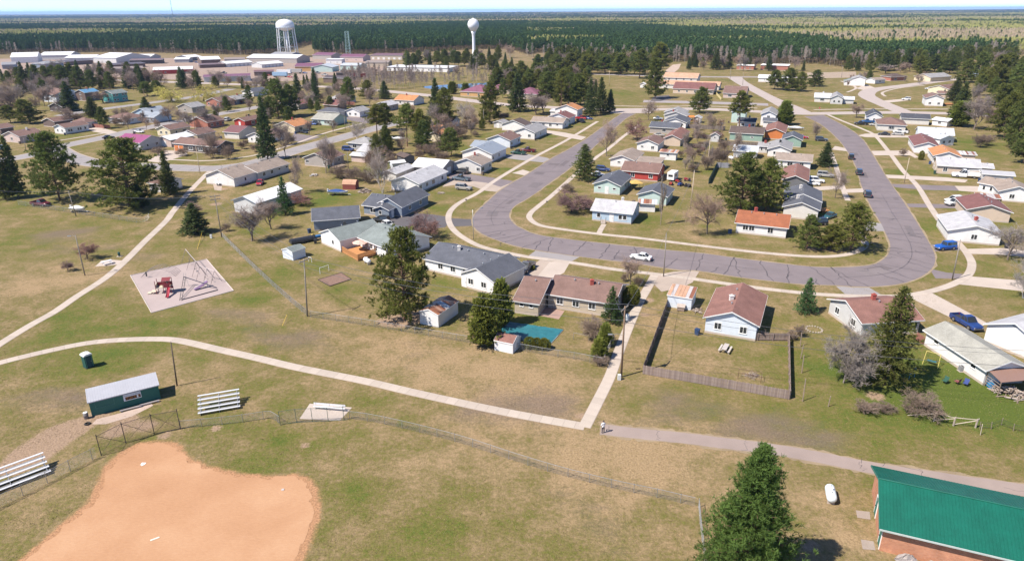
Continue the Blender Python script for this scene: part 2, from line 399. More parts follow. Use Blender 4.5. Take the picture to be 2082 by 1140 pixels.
def cracks(parent, L, R, z, gap, wid, seam=True, extra=0):
    mb = MB(); n = len(L)
    def ribbon(pts, w):
        vs = []; k = len(pts)
        for i, p in enumerate(pts):
            d = pts[min(i+1, k-1)]-pts[max(i-1, 0)]; d.z = 0
            if d.length == 0: continue
            d.normalize(); m = Vector((-d.y, d.x, 0))*w*rng.uniform(.35, .7)
            vs += [(p.x+m.x, p.y+m.y, z), (p.x-m.x, p.y-m.y, z)]
        mb.add(vs, [(2*i, 2*i+1, 2*i+3, 2*i+2) for i in range(len(vs)//2-1)])
    i = 2.0; stepm = sum((L[k+1]-L[k]).length+(R[k+1]-R[k]).length for k in range(n-1))/2/(n-1)
    while i < n-3:
        k = int(i); a, b = L[k], R[min(n-1, max(0, k+rng.choice((-1, 0, 0, 1))))]
        pts = [a.lerp(b, t/9)+Vector((rng.gauss(0, .22), rng.gauss(0, .22), 0)) for t in range(10)]
        if rng.random() < .22: pts = pts[:rng.randint(4, 8)]
        ribbon(pts, wid); i += gap/stepm*rng.uniform(.5, 1.6)
    for f in ((.5,) if seam else ()):
        pts = [L[k].lerp(R[k], f+rng.gauss(0, .006)) for k in range(0, n)]
        for a in range(0, n-1, 6):
            if rng.random() < .6: ribbon(pts[a:a+7], wid*.6)
    for _ in range(extra):
        k = rng.randrange(3, n-4); p = L[k].lerp(R[k], rng.uniform(.15, .85)); a = rng.uniform(0, 6.28); pts = [p.copy()]
        for _ in range(rng.randint(5, 14)):
            a += rng.gauss(0, .55); p = p+Vector((cos(a), sin(a), 0))*.45; pts.append(p.copy())
        ribbon(pts, wid*.8)
    o = mb.build('crack_sealer', TAR, parent); o['kind'] = 'stuff'; return o

# the loop street, from both kerbs' own outlines
LO = '1267,230 1246,243 1200,277 1156,304 1122,322 1070,356 1046,369 1016,388 1000,402 978,422 965,436 961,450 964,462 980,475 1005,486 1041,498 1088,508 1140,516 1190,523 1275,533 1330,541 1385,549 1421,550 1502,563 1560,570 1623,577 1703,580 1760,583 1830,577 1875,561 1898,541 1901,521 1893,501 1872,465 1846,424 1830,400 1800,357 1772,311 1751,281 1721,259 1674,234'
RI = '1296,230 1273,241 1242,268 1203,303 1156,344 1120,370 1090,392 1070,405 1052,415 1041,424 1035,436 1038,447 1050,459 1068,468 1088,476 1136,484 1230,495 1340,507 1421,514 1502,525 1582,535 1663,543 1721,543 1769,539 1790,531 1806,517 1810,497 1802,477 1790,452 1773,424 1753,381 1740,338 1723,308 1702,281 1669,253 1636,237'
Lw = to_n(catmull(W_(LO), 8), 190); Rw = to_n(catmull(W_(RI), 8), 190)
# pair points so that quads stay square to the road: project each left point to its nearest right one, monotone
dense = to_n(catmull(W_(RI), 10), 1200); k0 = 0; pair = []
for p in Lw:
    best = min(range(k0, min(k0+90, 1200)), key=lambda k: (dense[k]-p).length); k0 = best; pair.append(dense[best])
street = strip('loop_street', Lw, pair, .020, ASPHALT)
mgL = [p+(p-q).normalized()*.40 for p, q in zip(Lw, pair)]; mgR = [q+(q-p).normalized()*.40 for p, q in zip(Lw, pair)]
strip('road_shoulder', mgL, mgR, .012, paved_mat('sandy_shoulder', (.31, .24, .155), .25), ragged=.22)
cracks(street, Lw, pair, .031, 4.6, .13, True, 60)
for k in range(26):                                           # repairs in the paving
    i = rng.randrange(4, 180); f0 = rng.uniform(.05, .7); f1 = f0+rng.uniform(.12, .35); j = min(189, i+rng.randint(1, 3))
    MB().add([(p.x, p.y, .0212+k*.00025) for p in (Lw[i].lerp(pair[i], f0), Lw[i].lerp(pair[i], f1), Lw[j].lerp(pair[j], f1), Lw[j].lerp(pair[j], f0))], [(0, 1, 2, 3)]).build('patch', paved_mat('asphalt_patch_%d' % (k % 3), ((.155, .13, .132), (.21, .178, .178), (.17, .145, .148))[k % 3], .12), street)
road('main_road', '120,157 240,163 375,168 520,173 690,178 860,193 1010,211 1130,219 1240,224', 10, CONC_ROAD, .016)
road('cross_street', '1150,220 1240,224 1320,223 1420,221.5 1520,226 1600,230 1660,231 1800,229 1934,231 2020,236', 9.5, CONC_ROAD, .024)
strip('intersection_slab', *edges_from_center(W_('1235,226 1320,225'), 19), .020, CONC_ROAD)
road('parking_road', '1308,206 1440,209 1562,213', 11, paved_mat('asphalt_pale', (.33, .29, .285), .08), .012)
dl = to_n(catmull(W_('1478,157 1498,170 1540,193 1572,211 1605,230'), 6), 30); dr = to_n(catmull(W_('1508,157 1522,169 1575,197 1628,219 1655,231'), 6), 30)
strip('diagonal_road', dl, dr, .028, CONC_ROAD)
road('far_road', '1080,149 1170,150 1300,154 1420,156.5 1540,157 1640,158', 8.5, paved_mat('asphalt_pale', (.33, .29, .285), .08), .016)
road('crescent_road', '1842,230 1800,213 1770,200 1762,191 1780,182 1842,174 1903,166 1965,158', 9.5, CONC_ROAD, .032)
PALE = paved_mat('asphalt_worn', (.30, .275, .27), .10)
rb, rbc = road('side_street', '-40,332 40,320 95,308 123,298 209,280 307,258 400,240 456,230 523,218 570,208', 8, PALE, .016, margin=1.2)
rc, rcc = road('curving_street', '112,303 140,318 200,333 300,338 360,341 420,343 480,338 530,328 614,302 690,281 741,267 800,252 870,243', 8.2, PALE, .022, margin=1.2)
road('back_street', '120,236 180,226 246,217 331,206 400,196 470,181', 8, PALE, .016)
for o_, c_ in ((rc, rcc),):
    L_, R_ = edges_from_center(c_, 8.2); cracks(o_, L_, R_, .028, 9, .10, False, 10)
lane, lanec = None, catmull(W_('1222,872 1300,881 1400,891 1461,899 1560,911 1660,928 1766,949 1900,970 2082,996 2250,1022'), 8)
lL, lR = edges_from_center(lanec, 2.35)
strip('lane_margin', *edges_from_center(lanec, 2.95), .008, paved_mat('lane_edge', (.29, .22, .14), .25), ragged=.30)
lane = strip('paved_lane', lL, lR, .014, paved_mat('asphalt_lane', (.31, .245, .215), .14), ragged=.05)
cracks(lane, lL, lR, .019, 9, .04, False, 3)

# driveways
for di_, (mat, s) in enumerate((
  (CONCRETE, '1090,564 1118,532 1160,531 1147,554 1136,560 1114,567'), (GRAVEL, '1058,560 1070,548 1098,528 1119,531 1090,565'),
  (PALE, '1092,507 1181,521 1161,532 1118,531 1072,522'), (ASPHALT_D, '789,447 815,438 850,434 880,436 905,440 913,452 905,462 870,466 838,473 808,465 796,455'),
  (ASPHALT_D, '903,443 963,446 962,459 911,461'), (GRAVEL, '899,380 914,365 960,367 1004,370 1040,374 1018,391 988,388 962,379 932,375'),
  (ASPHALT, '910,352 955,354 1006,362 1047,369 1018,380 990,372 950,367 914,364'), (CONCRETE, '1041,352 1063,345 1084,351 1068,357'),
  (PALE, '1024,316 1060,311 1112,321 1124,326 1110,331 1062,326 1030,322'), (CONCRETE, '1112,265 1150,270 1192,279 1182,285 1150,279 1112,271'),
  (CONCRETE, '1742,276 1760,272 1790,272 1852,276 1852,280 1760,279'), (CONCRETE, '1770,307 1848,306 1853,309 1868,320 1860,321 1850,316 1773,316'),
  (CONCRETE, '1798,355 1927,361 1968,366 1962,371 1880,366 1803,362'), (ASPHALT, '1811,374 1941,378 1950,388 1880,386 1820,381'),
  (CONCRETE, '1941,378 1990,379 1990,391 1950,388'), (ASPHALT, '1837,414 1915,415 1986,418 1986,424 1900,423 1845,421'),
  (ASPHALT, '1884,497 1958,496 1966,508 1896,511'), (CONCRETE, '1962,506 2045,504 2100,512 2100,524 2040,518 1975,516'),
  (CONCRETE, '1952,560 2100,572 2100,594 1942,577'), (ASPHALT, '1890,546 1925,554 1958,557 1948,566 1902,566'),
  (CONCRETE, '1846,603 1888,592 1960,630 2006,656 1988,670 1930,644'), (PALE, '1700,582 1765,583 1790,598 1826,604 1760,606 1722,601'),
  (GRAVEL, '1338,558 1370,552 1423,550 1408,574 1390,583 1345,593 1330,578'), (CONCRETE, '1712,385 1755,383 1758,391 1718,392'),
  (CONCRETE, '1640,381 1712,377 1716,384 1645,388'), (PALE, '1764,450 1796,455 1799,470 1752,469'),
  (CONCRETE, '300,328 335,306 380,307 381,315 351,324 326,331'), (ASPHALT, '598,271 652,279 616,289 588,285'),
  (ASPHALT, '692,238 735,233 760,240 752,252 715,246'), (CONCRETE, '172,262 200,258 250,272 243,277 190,268'),
  (ASPHALT_D, '1330,196 1360,194 1365,202 1342,206 1322,206'), (CONCRETE, '1740,180 1762,172 1782,180 1766,186'),
  (GRAVEL, '430,362 455,352 450,388 436,386'), (CONCRETE, '1698,297 1726,303 1724,308 1690,304'),
  (CONCRETE, '1795,205 1850,200 1852,204 1800,210'))):
    sheet('driveway', W_(s), .0066+.00024*di_, mat)
sheet('gravel_yard', catmull(W_('-80,124 60,119 180,120 330,118 470,122 600,117 760,118 785,128 772,146 690,152 610,164 470,166 250,158 60,150 -80,146'), 4, True), .010, paved_mat('gravel_yard', (.33, .245, .195), .22))
sheet('dirt_field', W_('1345,150 1368,132 1385,130 1380,140 1366,152'), .010, paved_mat('dirt_track', (.47, .36, .29), .14))
sheet('ploughed_field', W_('1640,148 1740,146 1742,158 1642,160'), .012, paved_mat('field_tan', (.36, .28, .21), .2))

# ball field infield
def infield_mat():
    m, nt, N, L, B = nodes('infield_clay')
    a = nz(N, L, .12, 4, .6); b = nz(N, L, 2.2, 5, .7, vscale=(1, 2.2, 1)); c_ = nz(N, L, 11, 3, .7)
    mx = math_(N, L, 'ADD', math_(N, L, 'MULTIPLY', a, .55), math_(N, L, 'ADD', math_(N, L, 'MULTIPLY', b, .3), math_(N, L, 'MULTIPLY', c_, .15)))
    L.new(ramp(N, L, mx, [(.28, (.36, .19, .10)), (.5, (.455, .258, .145)), (.74, (.55, .345, .21))]), B.inputs['Base Color'])
    B.inputs['Roughness'].default_value = .95; B.inputs['Specular IOR Level'].default_value = .1; bump(N, L, B, b, .5, .06); return m
ctr = sum((p for p in ip), Vector((0, 0, 0)))/len(ip)
sheet('infield_clay', [p+(ctr-p).normalized()*.55 for p in ip], .012, infield_mat(), ragged=.45, step=.18)

# concrete walks: slabs one by one where they can be told apart, a plain strip beyond
SLABM = [paved_mat('slab_%d' % k, c, .08) for k, c in enumerate(((.47, .40, .335), (.445, .375, .315), (.49, .415, .35)))]
JOINT = paved_mat('joint_earth', (.29, .23, .17), .2)
def walk(name, s, w=1.5, slab=1.5, near=175):
    c = resample(catmull(W_(s), 10), .25); L, R = edges_from_center(c, w)
    base = strip(name, *edges_from_center(c, w+.16), .006, JOINT)
    k = max(2, int(round(slab/.25))); i = 0; run = []
    while i+1 < len(c):
        j = min(i+k, len(c)-1); mid = c[(i+j)//2]
        if mid.y < near:
            g = .010; d1 = (c[j]-c[i]).normalized()*g; z1 = .035+rng.uniform(-.004, .006)
            q = [L[i]+d1, R[i]+d1, R[j]-d1, L[j]-d1]; o0 = mid
            mb = MB(); mb.prism([(p.x-o0.x, p.y-o0.y) for p in (q[1], q[2], q[3], q[0])], .0, z1)
            obj('slab', mb.mesh('slab', rng.choice(SLABM)), base, (o0.x, o0.y, 0))
        else: run.append(i)
        i = j
    if run:
        a, b = run[0], min(len(c), run[-1]+k+1)
        # split into contiguous runs
        seg = [run[0]]
        for r in run[1:]+[None]:
            if r is None or r-seg[-1] > k:
                e = min(len(c), seg[-1]+k+1); strip('paving', L[seg[0]:e], R[seg[0]:e], .018, CONCRETE, base); seg = [] if r is None else [r]
            else: seg.append(r)
    return base
walk('park_walk', '-60,754 0,737 81,717 161,700 226,692 307,689 363,692 444,710 525,728 605,747 740,774 830,795 920,815 1010,834 1100,851 1190,867', 1.6, 1.5)
walk('alley_walk', '1188,868 1213,820 1240,765 1258,715 1280,660 1300,615 1320,580 1331,559', 1.55, 1.5)
walk('park_walk', '-40,727 0,699 60,662 112,633 157,602 213,566 253,532 295,490 337,450 351,431 383,392 418,356 427,348', 1.6, 1.5)
walk('sidewalk', '1215,247 1154,284 1095,315 1046,343 1004,369 972,392 938,410 919,425 912,439 914,454 925,470 947,486 978,501 1022,512 1072,522 1120,528 1183,537 1246,547 1315,555 1389,564 1502,580 1582,590 1663,598 1752,602 1826,602 1862,598 1907,588 1943,575 1968,559 1976,537 1967,516 1950,496 1922,464 1893,423 1865,378 1835,346 1808,310 1778,275 1750,261 1710,245 1680,232', 1.5, 1.5)
walk('sidewalk', '1300,254 1267,278 1234,305 1214,319 1180,346 1144,378 1119,400 1095,419 1079,433 1077,444 1095,457 1136,465 1221,476 1300,484 1421,499 1542,513 1643,521 1703,520 1740,512 1757,501 1757,488 1744,472', 1.45, 1.5)
walk('sidewalk', '1724,408 1714,383 1700,340 1690,310', 1.4, 1.5)
walk('sidewalk', '300,325 355,325 415,327 470,323 530,313 600,292 660,271 740,250', 1.4, 1.5)
walk('sidewalk', '120,286 170,278 230,268', 1.3, 1.5)
walk('front_walk', '1228,456 1222,466 1217,476', 1.2, 1.2)
walk('sidewalk', '1240,215.5 1330,216.5 1430,216 1540,220', 2, 2); walk('sidewalk', '1655,223.5 1760,222 1930,222', 2, 2)
walk('sidewalk', '1710,165 1740,178 1722,188', 1.6, 2); walk('sidewalk', '1800,196 1795,188 1830,179 1880,174', 1.6, 2)
walk('sidewalk', '1515,168 1545,190 1580,212', 1.8, 2)
sheet('patio', W_('1094,641 1108,623 1148,632 1136,649'), .016, paved_mat('brick_paving', (.36, .24, .20), .15))

# dry tufts standing in the near turf
wk = []
for s_w in ('-60,754 0,737 81,717 161,700 226,692 307,689 363,692 444,710 525,728 605,747 740,774 830,795 920,815 1010,834 1100,851 1190,867', '1188,868 1213,820 1240,765 1258,715 1280,660', '1222,872 1300,881 1400,891 1461,899 1560,911 1660,928 1766,949 1900,970 2082,996 2250,1022', '0,699 60,662 112,633 157,602 213,566'): wk += resample(catmull(W_(s_w), 10), .8)
wk = np.array([(p.x, p.y) for p in wk]); NT = 95000
ty_ = 42+(nr.random(NT)**1.35)*78; tx_ = (nr.random(NT)*2-1)*(ty_*.80+8)
den = vnoise(tx_*.35, ty_*.35, 41)*.6+vnoise(tx_*1.1, ty_*1.1, 42)*.4; kp = (den+nr.normal(0, .10, NT) > .47) & ~in_poly(tx_, ty_, [p+(p-ctr).normalized()*.5 for p in ip])
for s_p in ('265,560 420,527 475,591 308,636', '609,851 630,820 716,828 690,855', '176,860 196,846 250,830 305,810 330,790 322,776 175,800', '1012,676 1036,656 1145,671 1112,707', '1764,940 2100,1000 2100,1160 1775,1135', '1000,690 1050,690 1050,712 1000,706', '852,640 895,620 935,625 895,672', '1429,640 1555,640 1555,700 1429,690', '1003,560 1260,560 1250,650 1030,640', '1034,600 1110,610 1100,650 1030,640'): kp &= ~in_poly(tx_, ty_, W_(s_p))
tx_, ty_ = tx_[kp], ty_[kp]; kp = np.ones(len(tx_), bool)
for a in range(0, len(tx_), 4000): kp[a:a+4000] = (np.hypot(tx_[a:a+4000, None]-wk[None, :, 0], ty_[a:a+4000, None]-wk[None, :, 1]).min(1) > 1.35)
tx_, ty_ = tx_[kp], ty_[kp]; n_ = len(tx_); pT = np.repeat(np.stack([tx_, ty_, np.zeros(n_)], 1), 3, 0)+nr.normal(0, 1, (n_*3, 3))*np.array([.10, .10, 0]); pT[:, 2] = -.01
dT = nr.normal(0, 1, pT.shape); dT[:, 2] = np.abs(dT[:, 2])+.25; dT /= np.linalg.norm(dT, axis=1, keepdims=True); sT = np.cross(dT, nr.normal(0, 1, pT.shape)); sT /= np.linalg.norm(sT, axis=1, keepdims=True)
lT = nr.uniform(.06, .17, (len(pT), 1)); wT = nr.uniform(.012, .035, (len(pT), 1)); VT = np.stack([pT-sT*wT, pT+sT*wT, pT+dT*lT], 1).reshape(-1, 3)
def tuft_mat():
    m, nt, N, L, B = nodes('dry_tuft'); f = nz(N, L, 1.4, 3, .7); L.new(ramp(N, L, f, [(.3, (.125, .125, .03)), (.48, (.23, .185, .075)), (.62, (.36, .275, .14)), (.75, (.16, .12, .08))]), B.inputs['Base Color']); B.inputs['Roughness'].default_value = .9; return m
prop(obj('dry_grass', mesh_np('dry_grass', VT, np.arange(len(VT), dtype=np.int32).reshape(-1, 3), [tuft_mat()])), 'short dry tufts of grass scattered over the park turf', 'grass', kind='stuff')
# trees of the town: kind, then  u,v of the foot, v of the top, width in photograph pixels
TREE_DATA = '''
pinefull 822,650,463,135 265,420,282,152 122,407,268,104 1505,430,310,108 1556,427,322,84 1729,508,412,84 1640,506,437,62 567,240,160,66
pinebig 1512,1192,908,186
pine 1680,507,455,60 590,236,172,50 62,251,202,56 22,250,214,40 712,217,157,34 746,201,163,34 905,260,178,54 918,319,260,52 785,266,210,44 855,302,266,30 996,250,166,52 1422,230,177,46 1332,201,118,46 1300,160,100,44 1338,150,86,50 1290,152,106,46 1262,152,108,44 1230,150,110,46 1195,150,110,48 1160,146,108,46 1130,146,112,44 1010,182,138,40 1040,192,146,40 1075,190,140,42 1110,200,146,44 1140,214,142,42 1168,214,150,40 1030,172,132,38 1090,170,128,40 1120,178,132,40 1060,162,124,38 1150,182,138,36 1180,196,150,36 2040,282,188,70 2066,302,204,66 2078,250,150,66 2022,186,112,52 2062,206,130,56 1992,170,106,46 2080,332,248,60 1960,168,120,44 2046,168,108,48 1930,150,112,40 1900,146,110,38 1870,148,112,36 2030,232,170,52 2076,182,118,50 1655,176,142,36 1600,184,138,46 1575,182,142,36 1625,186,146,34 100,182,134,34 130,182,132,34 165,184,134,36 150,176,128,30 75,178,132,30 190,186,142,28 300,196,166,34 322,192,164,30 225,186,146,26 888,132,104,24 905,134,100,26 925,136,102,26 945,136,104,24 870,126,100,24 850,132,102,24 980,140,108,26 1000,146,112,28
pinetall 767,281,212,44 828,298,211,54 854,300,222,44 1502,264,184,48 1141,221,140,34 1095,190,140,30
spruce 12,405,276,44 38,402,278,42 286,421,374,38 398,474,414,62 545,324,196,42 607,206,150,28 643,210,140,22 782,201,165,30 784,305,256,42 887,240,160,36 1199,236,161,30 1221,231,158,34 1240,229,182,24 1052,227,150,44 143,226,166,40 54,188,127,26 262,181,135,24 371,180,137,26 207,157,125,20 178,205,168,0.1 300,240,198,34 190,238,198,36 1950,240,168,44 1677,338,290,38 1940,205,158,36 830,142,108,18 960,142,110,18 1225,140,112,22 1322,140,96,24 1410,136,104,22 1455,142,100,24 1480,140,108,22 1520,140,104,22 346,396,308,40 640,170,138,14
spruceneat 581,437,360,38 1637,636,565,46 1243,655,583,46
sprucebig 1797,785,586,112 1188,366,294,56
larch 1445,338,296,24
arb 986,701,598,68 1019,662,568,52 1230,702,657,32 1218,728,686,36 1594,254,205,36 920,191,166,20 947,193,169,20 1947,257,206,42 1030,172,148,26
round 1076,706,684,26 1091,708,686,26 1106,709,687,28 1283,617,580,40 1030,549,540,12 1082,548,539,14 1872,325,306,12 267,304,281,26
bare 513,490,404,78 551,466,394,52 601,392,306,46 663,352,268,36 675,352,280,34 581,322,244,40 1233,318,242,46 1319,245,202,36 1437,475,376,104 1393,348,316,26 1493,320,258,40 1698,403,340,42 1657,286,243,24 2048,528,456,92 1281,578,515,46 1980,264,188,60 1090,234,184,52 1105,230,190,44 100,212,168,50 20,230,168,60 40,215,170,40 130,226,196,36 420,260,214,44 385,262,222,40 445,178,140,30 395,168,136,26 640,172,140,24 930,160,130,30 1000,168,136,30 1450,270,224,40 752,218,170,40 690,216,186,34 840,236,204,40 2016,252,222,38 1740,240,206,30 1800,150,128,36 1850,146,124,36 1830,148,126,30 340,392,352,40 1500,138,108,30 1560,140,112,30 1425,132,106,30 210,210,180,40 230,180,150,40 180,182,150,40 280,176,150,30
crab 874,487,441,56 858,478,426,60 1163,430,382,88 1295,284,236,52 1185,424,392,50 178,527,486,48 138,551,526,28 614,417,386,46 1955,464,430,48 396,436,404,30 2035,245,218,30
poplar 1343,457,352,17
birch 778,393,294,62 2080,606,512,90 940,250,200,40 955,252,206,34 974,140,104,22 1037,118,86,28 727,290,236,44
shrub 1870,842,798,90 1760,838,815,50 1800,836,818,44 1550,688,668,20 1465,338,296,36 1448,322,300,24 1436,346,310,30 1470,310,280,26 370,317,298,30 432,322,296,30 463,324,290,28 325,316,296,34 520,309,290,24 880,316,290,40 860,312,288,36 900,330,305,34 950,262,240,36 930,282,250,40 1020,246,226,36 690,362,334,44 720,368,336,44 750,372,340,40 1080,544,534,16 1205,688,640,60 1220,742,722,36 1268,572,552,16 1298,582,560,18 1625,684,658,24 1610,690,668,26 1990,300,270,30 2005,296,272,30 1835,318,298,16 1340,288,272,18 60,340,300,0.1 460,470,450,20 490,462,440,24 1410,350,330,24 1155,390,370,30 240,255,235,30 160,250,228,30
willow 350,208,168,66 414,206,164,58 1015,176,150,34
fluffy 1715,778,655,104
'''
# stands of trees: label, outline in the photograph, count, kinds, heights
GROVES = [
 ('in the pine belt north of the far road', '1085,146 1345,150 1350,131 1300,128 1230,124 1150,126 1090,130', 92, (('pine', 8), ('pinetall', 2), ('bare', 1)), 11, 17, 1),
 ('in the stand between main road and lodge', '1000,200 1060,208 1130,214 1190,216 1230,200 1190,160 1100,152 1010,150', 56, (('pine', 6), ('pinetall', 2), ('spruce', 1), ('bare', 2)), 10, 16, 2),
 ('in the wood along the right edge', '1985,160 2082,150 2140,150 2140,345 2075,330 2035,290 2000,262 1962,200', 48, (('pine', 6), ('pinetall', 1), ('bare', 5)), 9, 14, 3),
 ('in the belt behind the crescent', '1722,149 1800,146 1880,146 1990,142 2060,135 2060,124 1960,122 1860,134 1720,138', 66, (('pine', 8), ('spruce', 1), ('bare', 2)), 12, 17, 4),
 ('in the belt between town and industrial strip', '20,196 120,188 200,186 330,190 330,160 230,154 100,156 0,160', 60, (('pine', 4), ('spruce', 3), ('bare', 4)), 9, 15, 5),
 ('in the leafless thicket at the left edge', '-30,262 40,240 110,214 160,196 90,180 -30,190', 40, (('bare', 5), ('pine', 1), ('crab', 1)), 8, 13, 6),
 ('in the stand round the ball water tower', '820,140 1010,146 1040,132 1010,118 900,124 830,124', 24, (('pine', 5), ('spruce', 3), ('bare', 2)), 11, 16, 7),
 ('in the row before the brick buildings', '1400,143 1640,146 1640,137 1400,133', 16, (('spruce', 2), ('pine', 2), ('bare', 3)), 9, 15, 8),
 ('on the lots between the left streets', '380,236 480,212 620,196 760,206 700,232 560,262 440,258', 34, (('bare', 5), ('pine', 2), ('crab', 2)), 6, 11, 9),
 ('along the main road verge', '330,182 480,186 640,190 760,196 760,188 600,180 380,174', 26, (('bare', 5), ('spruce', 2), ('pine', 1)), 7, 12, 10),
 ('behind the house gardens left of the street', '700,345 760,360 900,310 1000,265 960,240 880,262 790,300', 30, (('bare', 3), ('shrub', 4), ('pine', 2)), 6, 12, 11),
 ('in the block gardens', '1370,330 1440,345 1475,290 1470,255 1400,268', 24, (('bare', 3), ('shrub', 4), ('crab', 2)), 5, 8, 12),
 ('in the scrub beside the industrial yard', '690,160 860,168 870,158 700,150', 34, (('bare', 3), ('crab', 1)), 5, 9, 13),
 ('among the houses on the far left streets', '90,250 200,246 330,240 400,262 300,268 180,262', 14, (('bare', 4), ('crab', 2), ('pine', 1)), 6, 10, 14),
 ('on the lawns of the curving street', '420,318 560,300 700,268 690,262 560,284 430,306', 8, (('bare', 3), ('shrub', 2)), 6, 9, 15),
 ('on the lots of the crescent', '1700,180 1800,170 1880,172 1920,160 1860,156 1740,164', 12, (('bare', 3), ('pine', 1), ('crab', 2)), 5, 9, 16),
]
# ------------------------------------------------------------------ trees
def unit(v): return v/np.maximum(np.linalg.norm(v, axis=-1, keepdims=True), 1e-9)
def tufts(p, d, n, length, width, spread, R):
    """n needle blades per point p, fanning about direction d"""
    p = np.repeat(p, n, 0); d = np.repeat(d, n, 0)
    dd = unit(d+R.normal(0, spread, d.shape)); s = unit(np.cross(dd, R.normal(0, 1, d.shape)))
    l = (length*R.uniform(.6, 1.25, (len(p), 1))); w = width*R.uniform(.6, 1.3, (len(p), 1))
    base = p+R.normal(0, length*.16, p.shape)
    V = np.stack([base-s*w, base+s*w, base+dd*l+s*w*.35, base+dd*l-s*w*.35], 1).reshape(-1, 3)
    return V, np.arange(len(V), dtype=np.int32).reshape(-1, 4)
def limb_mesh(segs, n=4):
    """segs: list of (a,b,ra,rb); quads"""
    A = np.array([s[0] for s in segs], float); B = np.array([s[1] for s in segs], float)
    ra = np.array([s[2] for s in segs])[:, None]; rb = np.array([s[3] for s in segs])[:, None]
    d = unit(B-A); h = np.where(np.abs(d[:, 2:3]) < .9, np.array([[0, 0, 1.]]), np.array([[1., 0, 0]]))
    p = unit(np.cross(d, h)); q = np.cross(d, p); rings = []
    for C, r in ((A, ra), (B, rb)):
        for i in range(n):
            a = 2*pi*i/n; rings.append(C+(p*cos(a)+q*sin(a))*r)
    V = np.stack(rings, 1).reshape(-1, 3); m = 2*n; base = (np.arange(len(A))*m)[:, None]
    F = np.concatenate([base+np.array([[i, (i+1) % n, n+(i+1) % n, n+i]]) for i in range(n)], 0)
    return V, F.astype(np.int32)
BARK = obj_color_mat('bark', .9, .25, 3, spec=.1); NEEDLE = obj_color_mat('needles', .75, .42, .55, transl=.28, spec=.15)
def pine(seed, H=14., R0=4.6, hb=.22, nb=90, per=13, bl=.36, bw=.055, blades=9, sparse=0.0, pw=.62):
    R = np.random.default_rng(seed); segs = []; pts = []; dirs = []
    lean = R.normal(0, .02, 2); cx = lambda z: np.array([lean[0]*z, lean[1]*z, z])
    for k in range(6): segs.append((cx(H*.97*k/6), cx(H*.97*(k+1)/6), .24*(1-k/6.6), .24*(1-(k+1)/6.6)))
    for b in range(nb):
        t = (b+R.uniform(0, 1))/nb; z = H*(hb+(1-hb)*t*.98)
        prof = (min(1, (t+.18)/.38)**.6)*(1-t)**pw*1.18+.06
        L = R0*prof*R.uniform(.62, 1.12); a = b*2.39996+R.normal(0, .35); up = R.uniform(.02, .35)+.55*t
        d = np.array([cos(a), sin(a), up]); d /= np.linalg.norm(d); o = cx(z); tip = o+d*L
        segs.append((o, tip, .035+.012*L, .012))
        m = max(3, int(per*(L/R0+.25)))
        f = R.uniform(.38, 1.0, m); c = o+d*L*f[:, None]+R.normal(0, 1, (m, 3))*np.array([.34, .34, .16])*(.5+L*.16)
        pts.append(c); dirs.append(np.tile(d*.5+np.array([0, 0, .55]), (m, 1)))
    p = np.concatenate(pts); d = np.concatenate(dirs)
    if sparse: k = R.random(len(p)) > sparse; p, d = p[k], d[k]
    # every point becomes a tight clump of blades
    p2 = np.repeat(p, 3, 0)+R.normal(0, .17, (len(p)*3, 3)); d2 = np.repeat(d, 3, 0)
    return limb_mesh(segs), tufts(p2, d2, blades, bl, bw, .75, R)
def spruce(seed, H=10., R0=2.4, hb=.06, nb=190, step=.26, bl=.30, bw=.06, blades=8, taper=.9, droop=.22, ragged=.18):
    R = np.random.default_rng(seed); segs = []; pts = []; dirs = []
    for k in range(5): segs.append((np.array([0, 0, H*k/5]), np.array([0, 0, H*(k+1)/5]), .17*(1-k/5.2), .17*(1-(k+1)/5.2)))
    for b in range(nb):
        t = (b+R.uniform(0, 1))/nb; t = t**.9; z = H*(hb+(1-hb)*t)
        L = R0*((1-t)**taper)*R.uniform(1-ragged*2, 1.05)+.08; a = b*2.39996+R.normal(0, .3)
        d = np.array([cos(a), sin(a), -droop+.35*t]); o = np.array([0, 0, z]); m = max(2, int(L/step*1.6))
        f = np.linspace(.22, 1, m); c = o+d*L*f[:, None]; c[:, 2] += (f**2)*L*.17; c += R.normal(0, .10, c.shape)+np.outer(R.normal(0, 1, m)*L*.12, [-sin(a), cos(a), 0])
        segs.append((o, c[-1], .03, .008)); pts.append(c); dirs.append(np.tile(np.array([cos(a), sin(a), .28]), (m, 1)))
    p = np.concatenate(pts); d = np.concatenate(dirs)
    return limb_mesh(segs), tufts(p, d, blades, bl, bw, .6, R)
def bush(seed, H=2., R0=1., n=900, shape=1.0, bl=.16, bw=.035, blades=5):
    """dense clipped or natural evergreen; shape 0 cone .. 1 ball"""
    R = np.random.default_rng(seed); t = R.uniform(0, 1, n); a = R.uniform(0, 2*pi, n)
    prof = shape*np.sqrt(np.maximum(0, 1-(2*t-.85)**2*.82))+(1-shape)*(np.minimum(1, t*6+.25)*(1-t)**.75+.03)
    lump = .70+.55*vnoise(a*2.6+seed, t*6.5, seed); r = R0*prof*lump*R.uniform(.72, 1.0, n)**.5
    p = np.stack([r*np.cos(a), r*np.sin(a), H*t], 1); d = unit(np.stack([np.cos(a), np.sin(a), np.full(n, .6)], 1))
    segs = [(np.array([0, 0, 0]), np.array([0, 0, H*.7]), .05, .02)]
    for k in range(10): segs.append((np.array([0, 0, H*.06*k]), p[k]*.9, .02, .006))
    return limb_mesh(segs), tufts(p, d, blades, bl, bw, .7, R)
